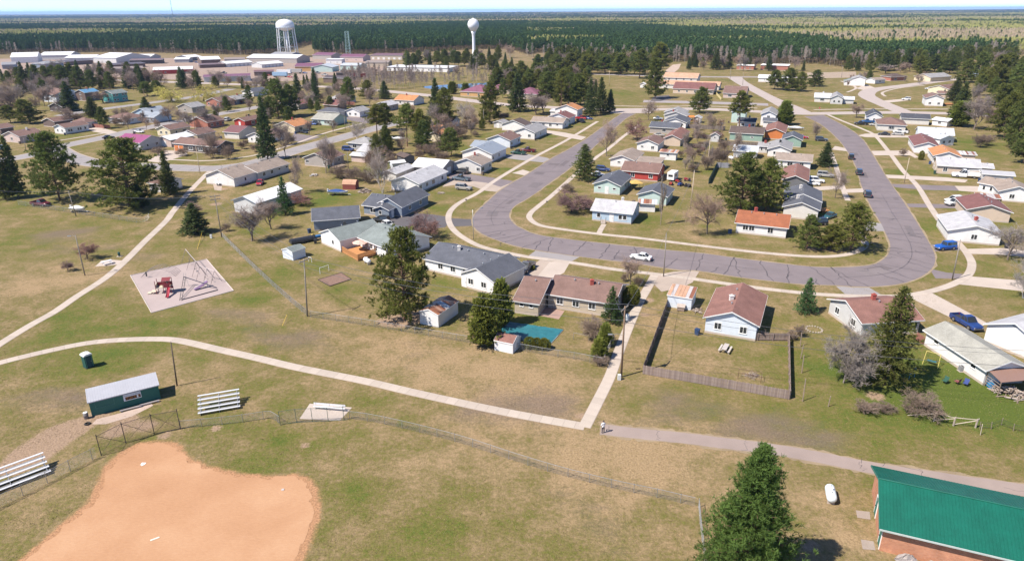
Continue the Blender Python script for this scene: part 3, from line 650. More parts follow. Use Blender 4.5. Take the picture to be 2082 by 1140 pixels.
def bare(seed, H=9., spread=.55, levels=5, upright=0.0, stems=1, r0=.16, kids=(4, 5), lenf=.66, droop=0.0, twig=.012, split=.24):
    R = np.random.default_rng(seed); segs = []
    def grow(o, d, L, r, lv):
        nseg = 3 if lv < levels-1 else 2; p = o.copy(); pts = [p.copy()]
        for k in range(nseg):
            d = d+R.normal(0, .05 if lv == 1 else .13, 3)+np.array([0, 0, .05-droop*lv*.35]); d /= np.linalg.norm(d); q = p+d*L/nseg
            segs.append((p, q, max(twig, r*(1-k/nseg*.45)), max(twig*.8, r*(1-(k+1)/nseg*.45)))); p = q; pts.append(p.copy())
        if lv >= levels: return
        nk = R.integers(kids[0], kids[1]+1)+(3 if lv == 1 and stems == 1 else 0)
        for k in range(nk):
            f = split+(1-split)*(k+R.uniform(.2, 1))/nk; i = min(int(f*nseg), nseg-1); b = pts[i]+(pts[i+1]-pts[i])*min(1, f*nseg-i)
            a = R.uniform(0, 2*pi); s = spread*R.uniform(.7, 1.4); h = np.array([0, 0, 1.]) if abs(d[2]) < .9 else np.array([1., 0, 0])
            u = np.cross(d, h); u /= np.linalg.norm(u); w = np.cross(d, u)
            nd = d*(1-s*.45)+(u*cos(a)+w*sin(a))*s+np.array([0, 0, upright]); nd /= np.linalg.norm(nd)
            grow(b, nd, L*lenf*R.uniform(.75, 1.15), r*.55, lv+1)
    for s in range(stems):
        a = 2*pi*s/max(1, stems)+R.uniform(0, 1); d = np.array([cos(a)*.28, sin(a)*.28, 1.]) if stems > 1 else np.array([0, 0, 1.])
        grow(np.array([cos(a), sin(a), 0])*(.15 if stems > 1 else 0), d/np.linalg.norm(d), H*.48, r0, 1)
    V, F = limb_mesh(segs, 3); V[:, 2] *= H/max(V[:, 2].max(), .1)
    big = np.array([s[2] for s in segs]) > r0*.30
    return V, F, big
PROTO = {}
def proto(key, tr, cr, H, R):
    (Vt, Ft), (Vc, Fc) = tr, cr
    R = float(np.percentile(np.hypot(Vc[:, 0], Vc[:, 1]), 98)); H = float(np.percentile(Vc[:, 2], 99.7))
    PROTO[key] = (mesh_np(key+'_trunk', Vt, Ft, [BARK], True), mesh_np(key+'_crown', Vc, Fc, [NEEDLE]), H, R)
def proto_bare(key, r, H, R):
    V, F, big = r; R = float(np.percentile(np.hypot(V[:, 0], V[:, 1]), 97)); n = len(big); fb = np.tile(big, 3)           # faces come side by side, one block per side
    PROTO[key] = (mesh_np(key+'_trunk', V, F[fb], [BARK], True), mesh_np(key+'_crown', V, F[~fb], [BARK]), H, R)
for k in range(3): proto('pine%d' % k, *pine(11+k, 14, 4.6, hb=(.12, .2, .06)[k]), 14, 4.6)
proto('pinebig0', *pine(31, 15, 4.0, hb=.02, nb=250, per=15, bl=.30, bw=.032, blades=8, pw=.86), 15, 4.2)
for k in range(3): proto('pinefull%d' % k, *pine(35+k, 14, 5.0, hb=(.04, .10, .07)[k], nb=100, per=10, pw=(.60, .5, .55)[k]), 14, 5.0)
proto('pinetall0', *pine(41, 16, 3.4, hb=.48, nb=60, per=12), 16, 3.4); proto('pinetall1', *pine(42, 16, 3.6, hb=.42, nb=64, per=11), 16, 3.6)
for k in range(3): proto('spruce%d' % k, *spruce(21+k, 10, 2.4, ragged=(.10, .2, .16)[k]), 10, 2.4)
proto('sprucebig0', *spruce(26, 13, 3.6, nb=210, step=.26, bl=.34, bw=.05, blades=7, taper=.72, droop=.12, ragged=.26), 13, 3.6)
proto('spruceneat0', *spruce(27, 6.5, 2.1, nb=150, step=.2, bl=.2, bw=.04, taper=.95, droop=.18, ragged=.06), 6.5, 2.1)
proto('larch0', *spruce(28, 9, 2.2, nb=80, step=.5, bl=.3, bw=.02, blades=4, ragged=.3), 9, 2.2)
for k in range(2): proto('arb%d' % k, *spruce(51+k, 6, 1.9, hb=.0, nb=330, step=.17, bl=.22, bw=.05, blades=8, taper=(.55, .42)[k], droop=-.5, ragged=.24), 6, 1.7)
proto('round0', *bush(53, 2, 1.1, 1500, 1.0, .15, .04, 5), 2, 1.1)
proto_bare('bare0', bare(61, 9, .62, 6, .06), 9, 4.2); proto_bare('bare1', bare(62, 9, .5, 6, .10), 9, 3.4); proto_bare('bare2', bare(63, 9, .7, 6, .02, r0=.19), 9, 4.6)
proto_bare('crab0', bare(64, 5, .8, 6, .0, r0=.11, split=.22, kids=(4, 5)), 5, 3.0)
proto_bare('poplar0', bare(65, 12, .22, 5, .25, r0=.16, kids=(5, 7), lenf=.55, split=.1), 12, 1.1)
proto_bare('birch0', bare(66, 11, .45, 6, .08, stems=3, r0=.11), 11, 3.6)
proto_bare('shrub0', bare(67, 2.4, .6, 5, .1, stems=7, r0=.03, kids=(4, 5), twig=.010), 2.4, 1.5)
proto_bare('shrub1', bare(68, 2.4, .7, 5, .02, stems=6, r0=.03, kids=(4, 5), twig=.010), 2.4, 1.8)
proto_bare('willow0', bare(69, 9, .75, 6, .0, r0=.24, droop=.20, kids=(4, 5), twig=.012), 9, 4.6)
proto_bare('fluffy0', bare(70, 6, .6, 6, .05, r0=.10, kids=(5, 6), split=.05, twig=.012), 6, 2.6)

TC = {'pine': ((.22, .14, .095), (.168, .190, .048)), 'pinefull': ((.22, .14, .095), (.160, .188, .046)), 'pinebig': ((.22, .14, .095), (.112, .162, .034)), 'pinetall': ((.24, .15, .10), (.19, .20, .048)), 'spruce': ((.15, .115, .09), (.120, .150, .050)),
      'sprucebig': ((.16, .115, .08), (.150, .172, .045)), 'spruceneat': ((.15, .115, .09), (.095, .165, .052)), 'larch': ((.25, .22, .20), (.30, .26, .235)),
      'arb': ((.17, .12, .08), (.185, .205, .040)), 'round': ((.17, .12, .08), (.175, .18, .035)), 'bare': ((.22, .175, .145), (.33, .255, .215)), 'crab': ((.16, .115, .10), (.27, .165, .15)),
      'poplar': ((.27, .21, .165), (.33, .26, .20)), 'birch': ((.66, .60, .55), (.42, .345, .295)), 'shrub': ((.24, .18, .14), (.31, .235, .185)), 'willow': ((.26, .21, .12), (.58, .47, .12)), 'fluffy': ((.34, .29, .26), (.33, .275, .235))}
TNAME = {'pine': 'pine_tree', 'pinebig': 'pine_tree', 'pinefull': 'pine_tree', 'pinetall': 'pine_tree', 'spruce': 'spruce_tree', 'sprucebig': 'spruce_tree', 'spruceneat': 'spruce_tree', 'larch': 'larch_tree', 'arb': 'cedar_tree', 'round': 'evergreen_bush',
         'bare': 'bare_tree', 'crab': 'crabapple_tree', 'poplar': 'poplar_tree', 'birch': 'birch_tree', 'shrub': 'bare_shrub', 'willow': 'willow_tree', 'fluffy': 'bare_conifer'}
TDESC = {'pine': 'broad pine with clumped dark needles', 'pinebig': 'full green pine with dense needles', 'pinefull': 'large spreading pine with olive needles', 'pinetall': 'tall pine with long bare trunk', 'spruce': 'dark pointed spruce', 'sprucebig': 'large ragged olive green spruce', 'spruceneat': 'neat cone shaped spruce',
         'larch': 'thin grey larch', 'arb': 'dense yellow green cedar', 'round': 'clipped evergreen bush', 'bare': 'leafless grey brown tree', 'crab': 'leafless reddish crabapple', 'poplar': 'narrow leafless poplar', 'birch': 'leafless white birch',
         'shrub': 'low leafless brown shrub', 'willow': 'yellow budding willow', 'fluffy': 'pale grey leafless conifer'}
TREES = []
def plant(kind, base, H, width=None, var=None, name=None):
    ks = [k for k in PROTO if k.rstrip('0123456789') == kind]; key = ks[(var if var is not None else rng.randrange(99)) % len(ks)]
    tm, cm, h0, r0 = PROTO[key]; sz = H/h0; sx = (width/(2*r0)) if width else sz*rng.uniform(.88, 1.12)
    t = obj(name or TNAME[kind], None, None, (base.x, base.y, -.03), rng.uniform(0, 6.28), (sx, sx, sz))
    tc, cc = TC[kind]; j = rng.uniform(.82, 1.18); h = rng.uniform(-.10, .10)
    a = obj('trunk', tm, t); a.color = (*[c*j for c in tc], 1)
    b = obj('crown', cm, t); b.color = (cc[0]*j*(1+h), cc[1]*j, cc[2]*j*(1-h), 1)
    return t
def trees(s):
    for line in s.strip().splitlines():
        f = line.split(); kind = f[0]
        for t in f[1:]:
            q = [float(k) for k in t.split(',')]; b = P(q[0], q[1]); H = height_at(b, q[2])
            zc = b.y*cos(PITCH)+CAMH*sin(PITCH); w = q[3]*zc/FPX if len(q) > 3 else None
            o = plant(kind, b, max(H, .6), w); TREES.append((o, kind, b, H))
trees(TREE_DATA)
def grove(label, s, n, mix, h0, h1, seed, group=None, gap=2.7):
    """trees of a stand nobody can tell apart, one object each, spread over a patch of ground"""
    R = random.Random(seed); poly = W_(s); xs = [p.x for p in poly]; ys_ = [p.y for p in poly]; got = []; tries = 0
    while len(got) < n and tries < n*60:
        tries += 1; x, y = R.uniform(min(xs), max(xs)), R.uniform(min(ys_), max(ys_))
        if not in_poly(np.array([x]), np.array([y]), poly)[0] or any((x-a)**2+(y-b)**2 < gap*gap for a, b in got): continue
        got.append((x, y)); kind = R.choices([m[0] for m in mix], [m[1] for m in mix])[0]; H = R.uniform(h0, h1)*(1 if kind not in ('shrub', 'crab') else .4)
        o = plant(kind, Vector((x, y, 0)), H)
        if kind.startswith('pine'): j = R.uniform(.8, 1.25); o.children[1].color = (.125*j, .185*j, .045*j, 1)
        prop(o, '%s %s' % (TDESC[kind], label), TNAME[kind].split('_')[1], group or 'stands of trees round the town')
for g in GROVES: grove(*g)

# ------------------------------------------------------------------ the forest beyond the town
def low_pine(seed):
    R = np.random.default_rng(seed); H, R0 = 15., 2.5
    t = R.uniform(0, 1, 75); a = R.uniform(0, 6.28, 75); r = R0*np.minimum(1, t*3+.3)*(1-t)**.6*R.uniform(.5, 1, 75)
    p = np.stack([r*np.cos(a), r*np.sin(a), H*(.42+.58*t)], 1); d = unit(np.stack([np.cos(a), np.sin(a), np.full(75, .7)], 1))
    V, F = tufts(p, d, 4, 1.15, .24, .6, R); Vt, Ft = limb_mesh([(np.zeros(3), np.array([0, 0, 14.]), .16, .05)])
    return (Vt, Ft), (V, F)
def low_aspen(seed, dens=110):
    R = np.random.default_rng(seed); H = 14.; segs = [(np.zeros(3), np.array([R.normal(0, .3), R.normal(0, .3), H]), .13, .03)]
    for k in range(26):
        z = H*(.3+.68*k/26); a = R.uniform(0, 6.28); L = 2.4*(1-.7*k/26)*R.uniform(.6, 1.1); segs.append((np.array([0, 0, z]), np.array([cos(a)*L, sin(a)*L, z+L*.95]), .045, .015))
    t = R.uniform(0, 1, dens); a = R.uniform(0, 6.28, dens); r = 2.1*np.sqrt(R.uniform(0, 1, dens))*(1.05-t*.75)
    p = np.stack([r*np.cos(a), r*np.sin(a), H*(.36+.64*t)], 1); V, F = tufts(p, np.tile([0, 0, 1.], (dens, 1)), 4, 1.0, .06, .6, R)
    return limb_mesh(segs, 3), (V, F)
PROTO_F = {}
for k in range(3):
    t, c = low_pine(80+k); PROTO_F['plantation_pine%d' % k] = (mesh_np('fp_t%d' % k, *t, [BARK]), mesh_np('fp_c%d' % k, *c, [NEEDLE]))
    t, c = low_aspen(90+k); PROTO_F['aspen%d' % k] = (mesh_np('fa_t%d' % k, *t, [BARK], True), mesh_np('fa_c%d' % k, *c, [NEEDLE]))
FCOL = {'plantation_pine': ((.20, .15, .11), (.085, .130, .042)), 'aspen': ((.56, .50, .46), (.42, .35, .30))}
# front edge of the woods as seen in the photograph, left to right (foot of the first trees)
EDGE = W_('-200,112 0,112 120,108 250,107 400,110 480,113 560,110 640,112 740,111 830,108 900,104 960,101 1030,101 1080,119 1150,122 1230,121 1290,133 1360,127 1440,128 1520,131 1600,132 1660,131 1720,140 1800,138 1870,140 1930,128 2000,118 2082,112 2300,108')
ex = np.array([p.x/p.y for p in EDGE]); ed = np.array([p.y for p in EDGE])
pts = []
ybase = 560.0; row = 560.0
def kinds_at(x, y):
    """0 pine, 1 bare aspen, 2 leafing aspen: stands that run into one another"""
    s = x/y; n1 = vnoise(x/260+7, y/170+3, 21); n2 = vnoise(x/90, y/70, 22); n3 = vnoise(x/820+2, y/380, 23); n4 = vnoise(x/2300, y/1100, 24)
    farl = np.interp(s, [-.9, -.75, -.55, -.37, -.2, -.03, .1, .2, .3, .38, .45, .55, .65, .75, .9], [1250, 1250, 1350, 1750, 2050, 2700, 2400, 1900, 1450, 1150, 880, 850, 900, 840, 840])
    edge = (y-farl)/(60+y*.05)+(n1-.5)*2.2                     # soft, wandering edge of the plantation
    p = 1/(1+np.exp(np.clip(edge*6, -30, 30))); isl = np.clip((n3*.5+n1*.25+n4*.25-.545)*16, .04, .95); p = np.maximum(p, np.where(y > 4200, np.clip((n4*.6+n3*.4-.44)*5, .12, .92), isl))
    p = np.clip(p*np.where((s > .02), 1-np.clip((n1*.55+n2*.45-.60)*7, 0, .85), 1), 0, 1)
    r = nr.random(x.shape); leaf = nr.random(x.shape) < np.clip((n1*.5+n3*.5-.36)*10, .08, .95)
    return np.where(r < p, 0, np.where(leaf, 2, 1))
rows_x, rows_y = [], []
y = 560.0
while y < 12500:
    sp = 5.2 if y < 1500 else 5.2+(y-1500)*.0042
    w = .80*y; n = int(2*w/sp); xs = -w+(np.arange(n)+nr.uniform(0, 1, n)*.8)*sp
    rows_x.append(xs); rows_y.append(y+nr.uniform(-.45, .45, n)*sp); y += sp*(1.0 if y < 2500 else 1.25)
FX = np.concatenate(rows_x); FY = np.concatenate(rows_y)
s_ = FX/FY; keep = FY > np.interp(s_, ex, ed)+nr.uniform(0, 6, len(FX))
# clearings: ponds, fields and the strip of open bog
for s in ('1065,112 1120,104 1130,109 1100,121', '560,110 620,92 640,93 640,112', '1640,52 1950,46 1950,50 1640,57'):
    keep &= ~in_poly(FX, FY, W_(s))
FX, FY = FX[keep], FY[keep]; K = kinds_at(FX, FY)
openm = (FY > 1900) & (vnoise(FX/600+11, FY/520, 31) > .70) & (nr.random(len(FX)) > .35); FX, FY, K = FX[~openm], FY[~openm], K[~openm]
edgeband = (FY-np.interp(FX/FY, ex, ed) < 16) & (nr.random(len(FX)) < np.where(FX/FY > .02, .55, .10)); K[edgeband] = 1
FS = np.where(FY < 1500, 1.0, 1.0+(FY-1500)*.00042)*nr.uniform(.78, 1.18, len(FX))
FZ = terrain(FX, FY)
# the nearest of each kind are trees of their own, the rest one mass per kind
dist = FY-0*FX
LBL = {'plantation_pine': 'dark green pine at the front edge of the far forest', 'aspen': 'pale leafless aspen at the front edge of the far forest'}
def solo(key, idx):
    for i in idx:
        v = rng.randrange(3); tm, cm = PROTO_F[key+str(v)]; sc = float(FS[i])
        t = obj(key if key == 'plantation_pine' else 'aspen_tree', None, None, (float(FX[i]), float(FY[i]), float(FZ[i])-.1), rng.uniform(0, 6.28), (sc, sc, sc*rng.uniform(.9, 1.1)))
        prop(t, LBL[key], 'pine' if key == 'plantation_pine' else 'aspen', 'trees along the front of the forest')
        tc, cc = FCOL[key]; j = rng.uniform(.8, 1.2); a = obj('trunk', tm, t); a.color = (*[c*j for c in tc], 1); b = obj('crown', cm, t); b.color = (*[c*j for c in cc], 1)
def mass(name, label, key, idx, tcol, ccol, nvar=3):
    """one object: points carrying instances of a few tree meshes"""
    g = bpy.data.node_groups.new(name, 'GeometryNodeTree'); g.interface.new_socket('Geometry', in_out='INPUT', socket_type='NodeSocketGeometry'); g.interface.new_socket('Geometry', in_out='OUTPUT', socket_type='NodeSocketGeometry')
    N, L = g.nodes, g.links; gi = N.new('NodeGroupInput'); go = N.new('NodeGroupOutput'); jn = N.new('GeometryNodeJoinGeometry')
    att = lambda n, ty: (lambda a: (setattr(a, 'data_type', ty), a.inputs[0].__setattr__('default_value', n), a)[2])(N.new('GeometryNodeInputNamedAttribute'))
    va = att('var', 'INT'); sa = att('sc', 'FLOAT'); ra = att('rot', 'FLOAT'); cb = N.new('ShaderNodeCombineXYZ'); L.new(ra.outputs['Attribute'], cb.inputs['Z']); za = att('scz', 'FLOAT'); sc3 = N.new('ShaderNodeCombineXYZ'); L.new(sa.outputs['Attribute'], sc3.inputs['X']); L.new(sa.outputs['Attribute'], sc3.inputs['Y']); L.new(za.outputs['Attribute'], sc3.inputs['Z'])
    for v in range(nvar):
        tm, cm = PROTO_F[key+str(v)]; mm = []
        po = bpy.data.objects.new(name+'_source', join2(tm, cm, key+str(v), tcol, ccol))
        oi = N.new('GeometryNodeObjectInfo'); oi.inputs['Object'].default_value = po; oi.inputs['As Instance'].default_value = True
        cp = N.new('FunctionNodeCompare'); cp.data_type = 'INT'; cp.operation = 'EQUAL'; L.new(va.outputs['Attribute'], cp.inputs[2]); cp.inputs[3].default_value = v
        ip = N.new('GeometryNodeInstanceOnPoints'); L.new(gi.outputs[0], ip.inputs['Points']); L.new(cp.outputs[0], ip.inputs['Selection']); L.new(oi.outputs['Geometry'], ip.inputs['Instance'])
        L.new(cb.outputs[0], ip.inputs['Rotation']); L.new(sc3.outputs[0], ip.inputs['Scale']); L.new(ip.outputs[0], jn.inputs[0])
    L.new(jn.outputs[0], go.inputs[0])
    me = bpy.data.meshes.new(name); n = len(idx); me.vertices.add(n); me.vertices.foreach_set('co', np.stack([FX[idx], FY[idx], FZ[idx]-.1], 1).astype(np.float32).ravel())
    for nm, ty, dat in (('var', 'INT', nr.integers(0, nvar, n)), ('sc', 'FLOAT', FS[idx]), ('scz', 'FLOAT', nr.uniform(.72, 1.2, n)*np.where(FY[idx] > 3000, .9, 1)), ('rot', 'FLOAT', nr.uniform(0, 6.28, n))):
        a = me.attributes.new(nm, ty, 'POINT'); a.data.foreach_set('value', np.asarray(dat, np.int32 if ty == 'INT' else np.float32))
    o = obj(name, me); md = o.modifiers.new('trees', 'NODES'); md.node_group = g; prop(o, label, 'forest', kind='stuff'); return o
def inst_mat(name, col, var, rough=.85):
    if name in MATS: return MATS[name]
    m, nt, N, L, B = nodes(name); oi = N.new('ShaderNodeObjectInfo')
    c = ramp(N, L, oi.outputs['Random'], [(0, tuple(x*(1-var) for x in col)), (.5, col), (1, tuple(x*(1+var) for x in col))])
    L.new(c, B.inputs['Base Color']); B.inputs['Roughness'].default_value = rough; B.inputs['Specular IOR Level'].default_value = .1
    MATS[name] = m; return m
def join2(tm, cm, key, tcol, ccol):
    va, vb = (np.empty(len(m.vertices)*3, np.float32) for m in (tm, cm)); tm.vertices.foreach_get('co', va); cm.vertices.foreach_get('co', vb)
    fa, fb = (np.empty(len(m.loops), np.int32) for m in (tm, cm)); tm.loops.foreach_get('vertex_index', fa); cm.loops.foreach_get('vertex_index', fb)
    F = np.concatenate([fa.reshape(-1, 4), fb.reshape(-1, 4)+len(va)//3]); me = mesh_np(key+'_mass', np.concatenate([va, vb]), F, [inst_mat('mass_bark_%.2f' % tcol[0], tcol, .2), inst_mat('mass_leaf_%.3f_%.3f' % (ccol[0], ccol[1]), ccol, .32)])
    mi = np.zeros(len(F), np.int32); mi[len(fa)//4:] = 1; me.polygons.foreach_set('material_index', mi); return me
for key, kk, name, lab, col in (('plantation_pine', 0, 'pine_forest', 'dark green mass of pine plantation beyond the town', (.078, .128, .044)),
                                ('aspen', 1, 'aspen_wood', 'grey tan leafless aspen woods beyond the pines', (.55, .44, .30)),
                                ('aspen', 2, 'leafing_wood', 'yellow green leafing aspen woods beyond the pines', (.47, .46, .155))):
    idx = np.nonzero(K == kk)[0]; o_ = np.argsort(FY[idx]-np.interp(FX[idx]/FY[idx], ex, ed)+FY[idx]*.02); idx = idx[o_]
    near = [i for i in idx[:900] if abs(FX[i]/FY[i]) < .76][:(230 if kk == 0 else 190 if kk == 1 else 0)]
    if near: solo(key, near)
    rest = np.setdiff1d(idx, near); mass(name, lab, key, rest, FCOL[key][0] if kk < 2 else (.40, .36, .28), col)
# ------------------------------------------------------------------ houses
C = dict(white=(.78,.76,.74), offw=(.66,.63,.58), cream=(.70,.60,.42), tan=(.50,.42,.32), beige=(.62,.49,.38), pink=(.58,.45,.40), grey=(.42,.41,.41), lgrey=(.58,.57,.56), dgrey=(.16,.16,.17), slate=(.22,.26,.32),
         blue=(.45,.56,.66), pblue=(.67,.72,.78), dblue=(.20,.30,.42), mint=(.50,.62,.57), sage=(.28,.40,.33), teal=(.10,.36,.36), red=(.42,.055,.045), brick=(.42,.17,.12), brown=(.17,.12,.10), dbrown=(.085,.07,.065), orange=(.60,.20,.06), yellow=(.66,.50,.26), taupe=(.38,.34,.31), lav=(.50,.50,.58), ochre=(.55,.33,.14))
RC = dict(brown=(.20,.125,.105), redbr=(.235,.122,.10), tanb=(.30,.24,.20), grey=(.30,.29,.29), lgrey=(.44,.43,.44), slate=(.105,.11,.13), dslate=(.075,.078,.092), green=(.20,.225,.215), gtan=(.33,.32,.28), orange=(.48,.22,.10), rust=(.31,.115,.06), white=(.74,.73,.72), metal=(.50,.52,.55), bmetal=(.28,.31,.35), maroon=(.195,.092,.085), purple=(.30,.08,.17), plum=(.21,.09,.13), dbrown=(.115,.085,.075), blue=(.13,.29,.45), salmon=(.50,.30,.20), emerald=(.003,.108,.072))
WM = {}
def shared(key, fn):
    if key not in WM: WM[key] = fn()
    return WM[key]
FR_W = WHITE
def window_parts(parent, o, ux, nx, w, h, frame=None):
    """o: centre on the wall, ux along it, nx outwards; frame ring proud of the wall, pane set back inside, mullion"""
    fm = frame or FR_W
    def mk():
        mb = MB(); b = .09; d0, d1 = -.03, .05
        for x0, z0, x1, z1 in ((-w/2-b, -h/2-b, w/2+b, -h/2), (-w/2-b, h/2, w/2+b, h/2+b), (-w/2-b, -h/2, -w/2, h/2), (w/2, -h/2, w/2+b, h/2)): mb.box(x0, d0, z0, x1, d1, z1)
        if w > .9: mb.box(-.035, d0, -h/2, .035, d1-.012, h/2)
        if w > 1.7: mb.box(-w/3-.03, d0, -h/2, -w/3+.03, d1-.012, h/2); mb.box(w/3-.03, d0, -h/2, w/3+.03, d1-.012, h/2)
        mb.box(-w/2-b-.03, d1, -h/2-b-.03, w/2+b+.03, d1+.05, -h/2-b+.02)
        return mb.mesh('window_frame', fm)
    def mp(): return MB().box(-w/2, -.02, -h/2, w/2, .015, h/2).mesh('pane', PANE)
    Mx = Matrix(((ux.x, nx.x, 0, o.x), (ux.y, nx.y, 0, o.y), (0, 0, 1, o.z), (0, 0, 0, 1)))
    f = obj('window', shared(('wf', w, h, fm.name), mk), parent); f.matrix_local = Mx
    obj('pane', shared(('wp', w, h), mp), f); return f
def door_parts(parent, o, ux, nx, w, h, mat):
    def mk():
        mb = MB(); mb.box(-w/2, -.03, 0, w/2, .05, h)
        if w > 2:
            for k in range(4): mb.box(-w/2+.05, .05, h*k/4+.04, w/2-.05, .075, h*(k+1)/4-.03)
        else: mb.box(-w/2+.12, .05, .15, w/2-.12, .065, h*.45); mb.box(-w/2+.12, .05, h*.52, w/2-.12, .065, h-.15)
        return mb.mesh('door', mat)
    Mx = Matrix(((ux.x, nx.x, 0, o.x), (ux.y, nx.y, 0, o.y), (0, 0, 1, o.z), (0, 0, 0, 1)))
    d = obj('garage_door' if w > 2 else 'door', shared(('dr', w, h, mat.name), mk), parent); d.matrix_local = Mx
    b = .1
    def mf():
        mb = MB(); mb.box(-w/2-b, -.02, 0, -w/2, .07, h+b); mb.box(w/2, -.02, 0, w/2+b, .07, h+b); mb.box(-w/2, -.02, h, w/2, .07, h+b); return mb.mesh('door_frame', FR_W)
    obj('door_frame', shared(('df', w, h), mf), d)
    if w < 2: obj('handle', shared('hd', lambda: MB().box(.28, .06, .95, .36, .12, 1.05).mesh('handle', DARKM)), d)
    return d
BRK_R = M('red_brick_chimney', (.36, .08, .06), .8, .15); CHW = M('chimney_white', (.66, .62, .58), .8, .1)
HOUSES = []
DEBUG = False
LAST = {}
def volume(root, c, e, d, kind='g', eave=2.6, rise=None, wall='white', roof='brown', ov=.45, L=None, ang=None, f=None, l=None, r=None, metal=False, rust=0.0, trim=True, base=.35, gable=None, zfrom=None, door='white', frame=None, flip=False, detail=True, vents=0, chim=None, wz=1.55, high='b', rv=None):
    """a block under its own roof; c,e: eave corners of the near side in the photograph; d: depth of the roof in metres"""
    a = P(*c, eave) if len(c) == 2 else Vector((c[0], c[1], eave)); b = P(*e, eave) if len(e) == 2 else Vector((e[0], e[1], eave))
    dv = b-a; dv.z = 0; Lm = L or dv.length; an = math.degrees(atan2(dv.y, dv.x)) if ang is None else ang
    if ang is None and 175 < a.y < 560 and len(c) == 2:       # the town's lots follow two directions
        for g in (-23, 67):
            if abs(an-g) < 32:
                an = g; lo, hi = 2.0, 60.0
                for _ in range(40):
                    Lm = (lo+hi)/2
                    if PX(a.x+cos(radians(g))*Lm, a.y+sin(radians(g))*Lm, eave)[0] < e[0]: lo = Lm
                    else: hi = Lm
                if Lm > 24: Lm = min(Lm, dv.length)
    u = Vector((cos(radians(an)), sin(radians(an)), 0))
    v = Vector((-u.y, u.x, 0))
    if (v.y < 0) != flip: v = -v
    a0 = Vector((a.x, a.y, 0)); R0 = root.location
    def Q(x, y, z): return a0+u*x+v*y+Vector((0, 0, z))-R0
    if rv is not None:                                        # depth from where the ridge stands in the photograph
        lo, hi = 3.0, 26.0
        for _ in range(40):
            d = (lo+hi)/2; rs = rise if kind == 'x' and rise is not None else (Lm if kind == 'x' else d)*.5*.36
            q = a0+(u*Lm*.5+v*d*.5 if kind != 'x' else u*Lm*.5+v*d)
            if PX(q.x, q.y, eave+rs)[1] > rv: lo = d
            else: hi = d
        if not kind == 'x': rise = d*.5*.36
    rise = rise if rise is not None else (d if kind in 'gh' else Lm)*.5*.36
    if DEBUG: print('VOL %-50s %s L %.1f d %.1f rise %.1f ang %.0f' % (root['label'][:50], kind, Lm, d, rise, math.degrees(atan2(u.y, u.x))))
    wallm = siding_mat(C[wall]) if isinstance(wall, str) else wall
    roofm = roof_mat(RC[roof], metal, rust) if isinstance(roof, str) else roof
    x0, x1, y0, y1 = ov, Lm-ov, ov, d-ov; t = .13
    er = eave-.02
    wm = MB(); ez = eave+.0
    if kind == 'g':
        k = rise*(ov/(d/2)); hw = eave+k-.05; hr = eave+rise-.16
        vs = [Q(x0,y0,0),Q(x1,y0,0),Q(x1,y1,0),Q(x0,y1,0),Q(x0,y0,hw),Q(x1,y0,hw),Q(x1,y1,hw),Q(x0,y1,hw),Q(x0,d/2,hr),Q(x1,d/2,hr)]
        wm.add(vs, [(0,1,5,4),(1,2,6,9,5),(2,3,7,6),(3,0,4,8,7)])
        rf = MB(); A = [Q(0,0,eave),Q(Lm,0,eave),Q(Lm,d/2,eave+rise),Q(0,d/2,eave+rise)]; B_ = [Q(0,d/2,eave+rise),Q(Lm,d/2,eave+rise),Q(Lm,d,eave),Q(0,d,eave)]
        rf.slab(A, t); rf.slab(B_, t); tr = [(Q(0,0,eave),Q(Lm,0,eave)),(Q(0,d,eave),Q(Lm,d,eave))]+[(Q(x,0,eave),Q(x,d/2,eave+rise)) for x in (0,Lm)]+[(Q(x,d,eave),Q(x,d/2,eave+rise)) for x in (0,Lm)]
        pt = lambda fx, fy: Q(Lm*fx, d*fy, eave+rise*(1-abs(fy-.5)*2)); ridge = (Q(0,d/2,eave+rise), Q(Lm,d/2,eave+rise))
    elif kind == 'x':
        k = rise*(ov/(Lm/2)); hw = eave+k-.05; hr = eave+rise-.16
        vs = [Q(x0,y0,0),Q(x1,y0,0),Q(x1,y1,0),Q(x0,y1,0),Q(x0,y0,hw),Q(x1,y0,hw),Q(x1,y1,hw),Q(x0,y1,hw),Q(Lm/2,y0,hr),Q(Lm/2,y1,hr)]
        wm.add(vs, [(0,1,5,8,4),(1,2,6,5),(2,3,7,9,6),(3,0,4,7)])
        rf = MB(); A = [Q(0,d,eave),Q(0,0,eave),Q(Lm/2,0,eave+rise),Q(Lm/2,d,eave+rise)]; B_ = [Q(Lm/2,d,eave+rise),Q(Lm/2,0,eave+rise),Q(Lm,0,eave),Q(Lm,d,eave)]
        rf.slab(A, t); rf.slab(B_, t); tr = [(Q(0,0,eave),Q(0,d,eave)),(Q(Lm,0,eave),Q(Lm,d,eave))]+[(Q(0,y,eave),Q(Lm/2,y,eave+rise)) for y in (0,d)]+[(Q(Lm,y,eave),Q(Lm/2,y,eave+rise)) for y in (0,d)]
        pt = lambda fx, fy: Q(Lm*fx, d*fy, eave+rise*(1-abs(fx-.5)*2)); ridge = (Q(Lm/2,0,eave+rise), Q(Lm/2,d,eave+rise))
    elif kind == 'h':
        hw = eave; m = min(Lm, d)/2
        if Lm >= d: r1, r2 = Q(m,d/2,eave+rise), Q(Lm-m,d/2,eave+rise)
        else: r1, r2 = Q(Lm/2,m,eave+rise), Q(Lm/2,d-m,eave+rise)
        wm.add([Q(x0,y0,0),Q(x1,y0,0),Q(x1,y1,0),Q(x0,y1,0),Q(x0,y0,hw),Q(x1,y0,hw),Q(x1,y1,hw),Q(x0,y1,hw)], [(0,1,5,4),(1,2,6,5),(2,3,7,6),(3,0,4,7)])
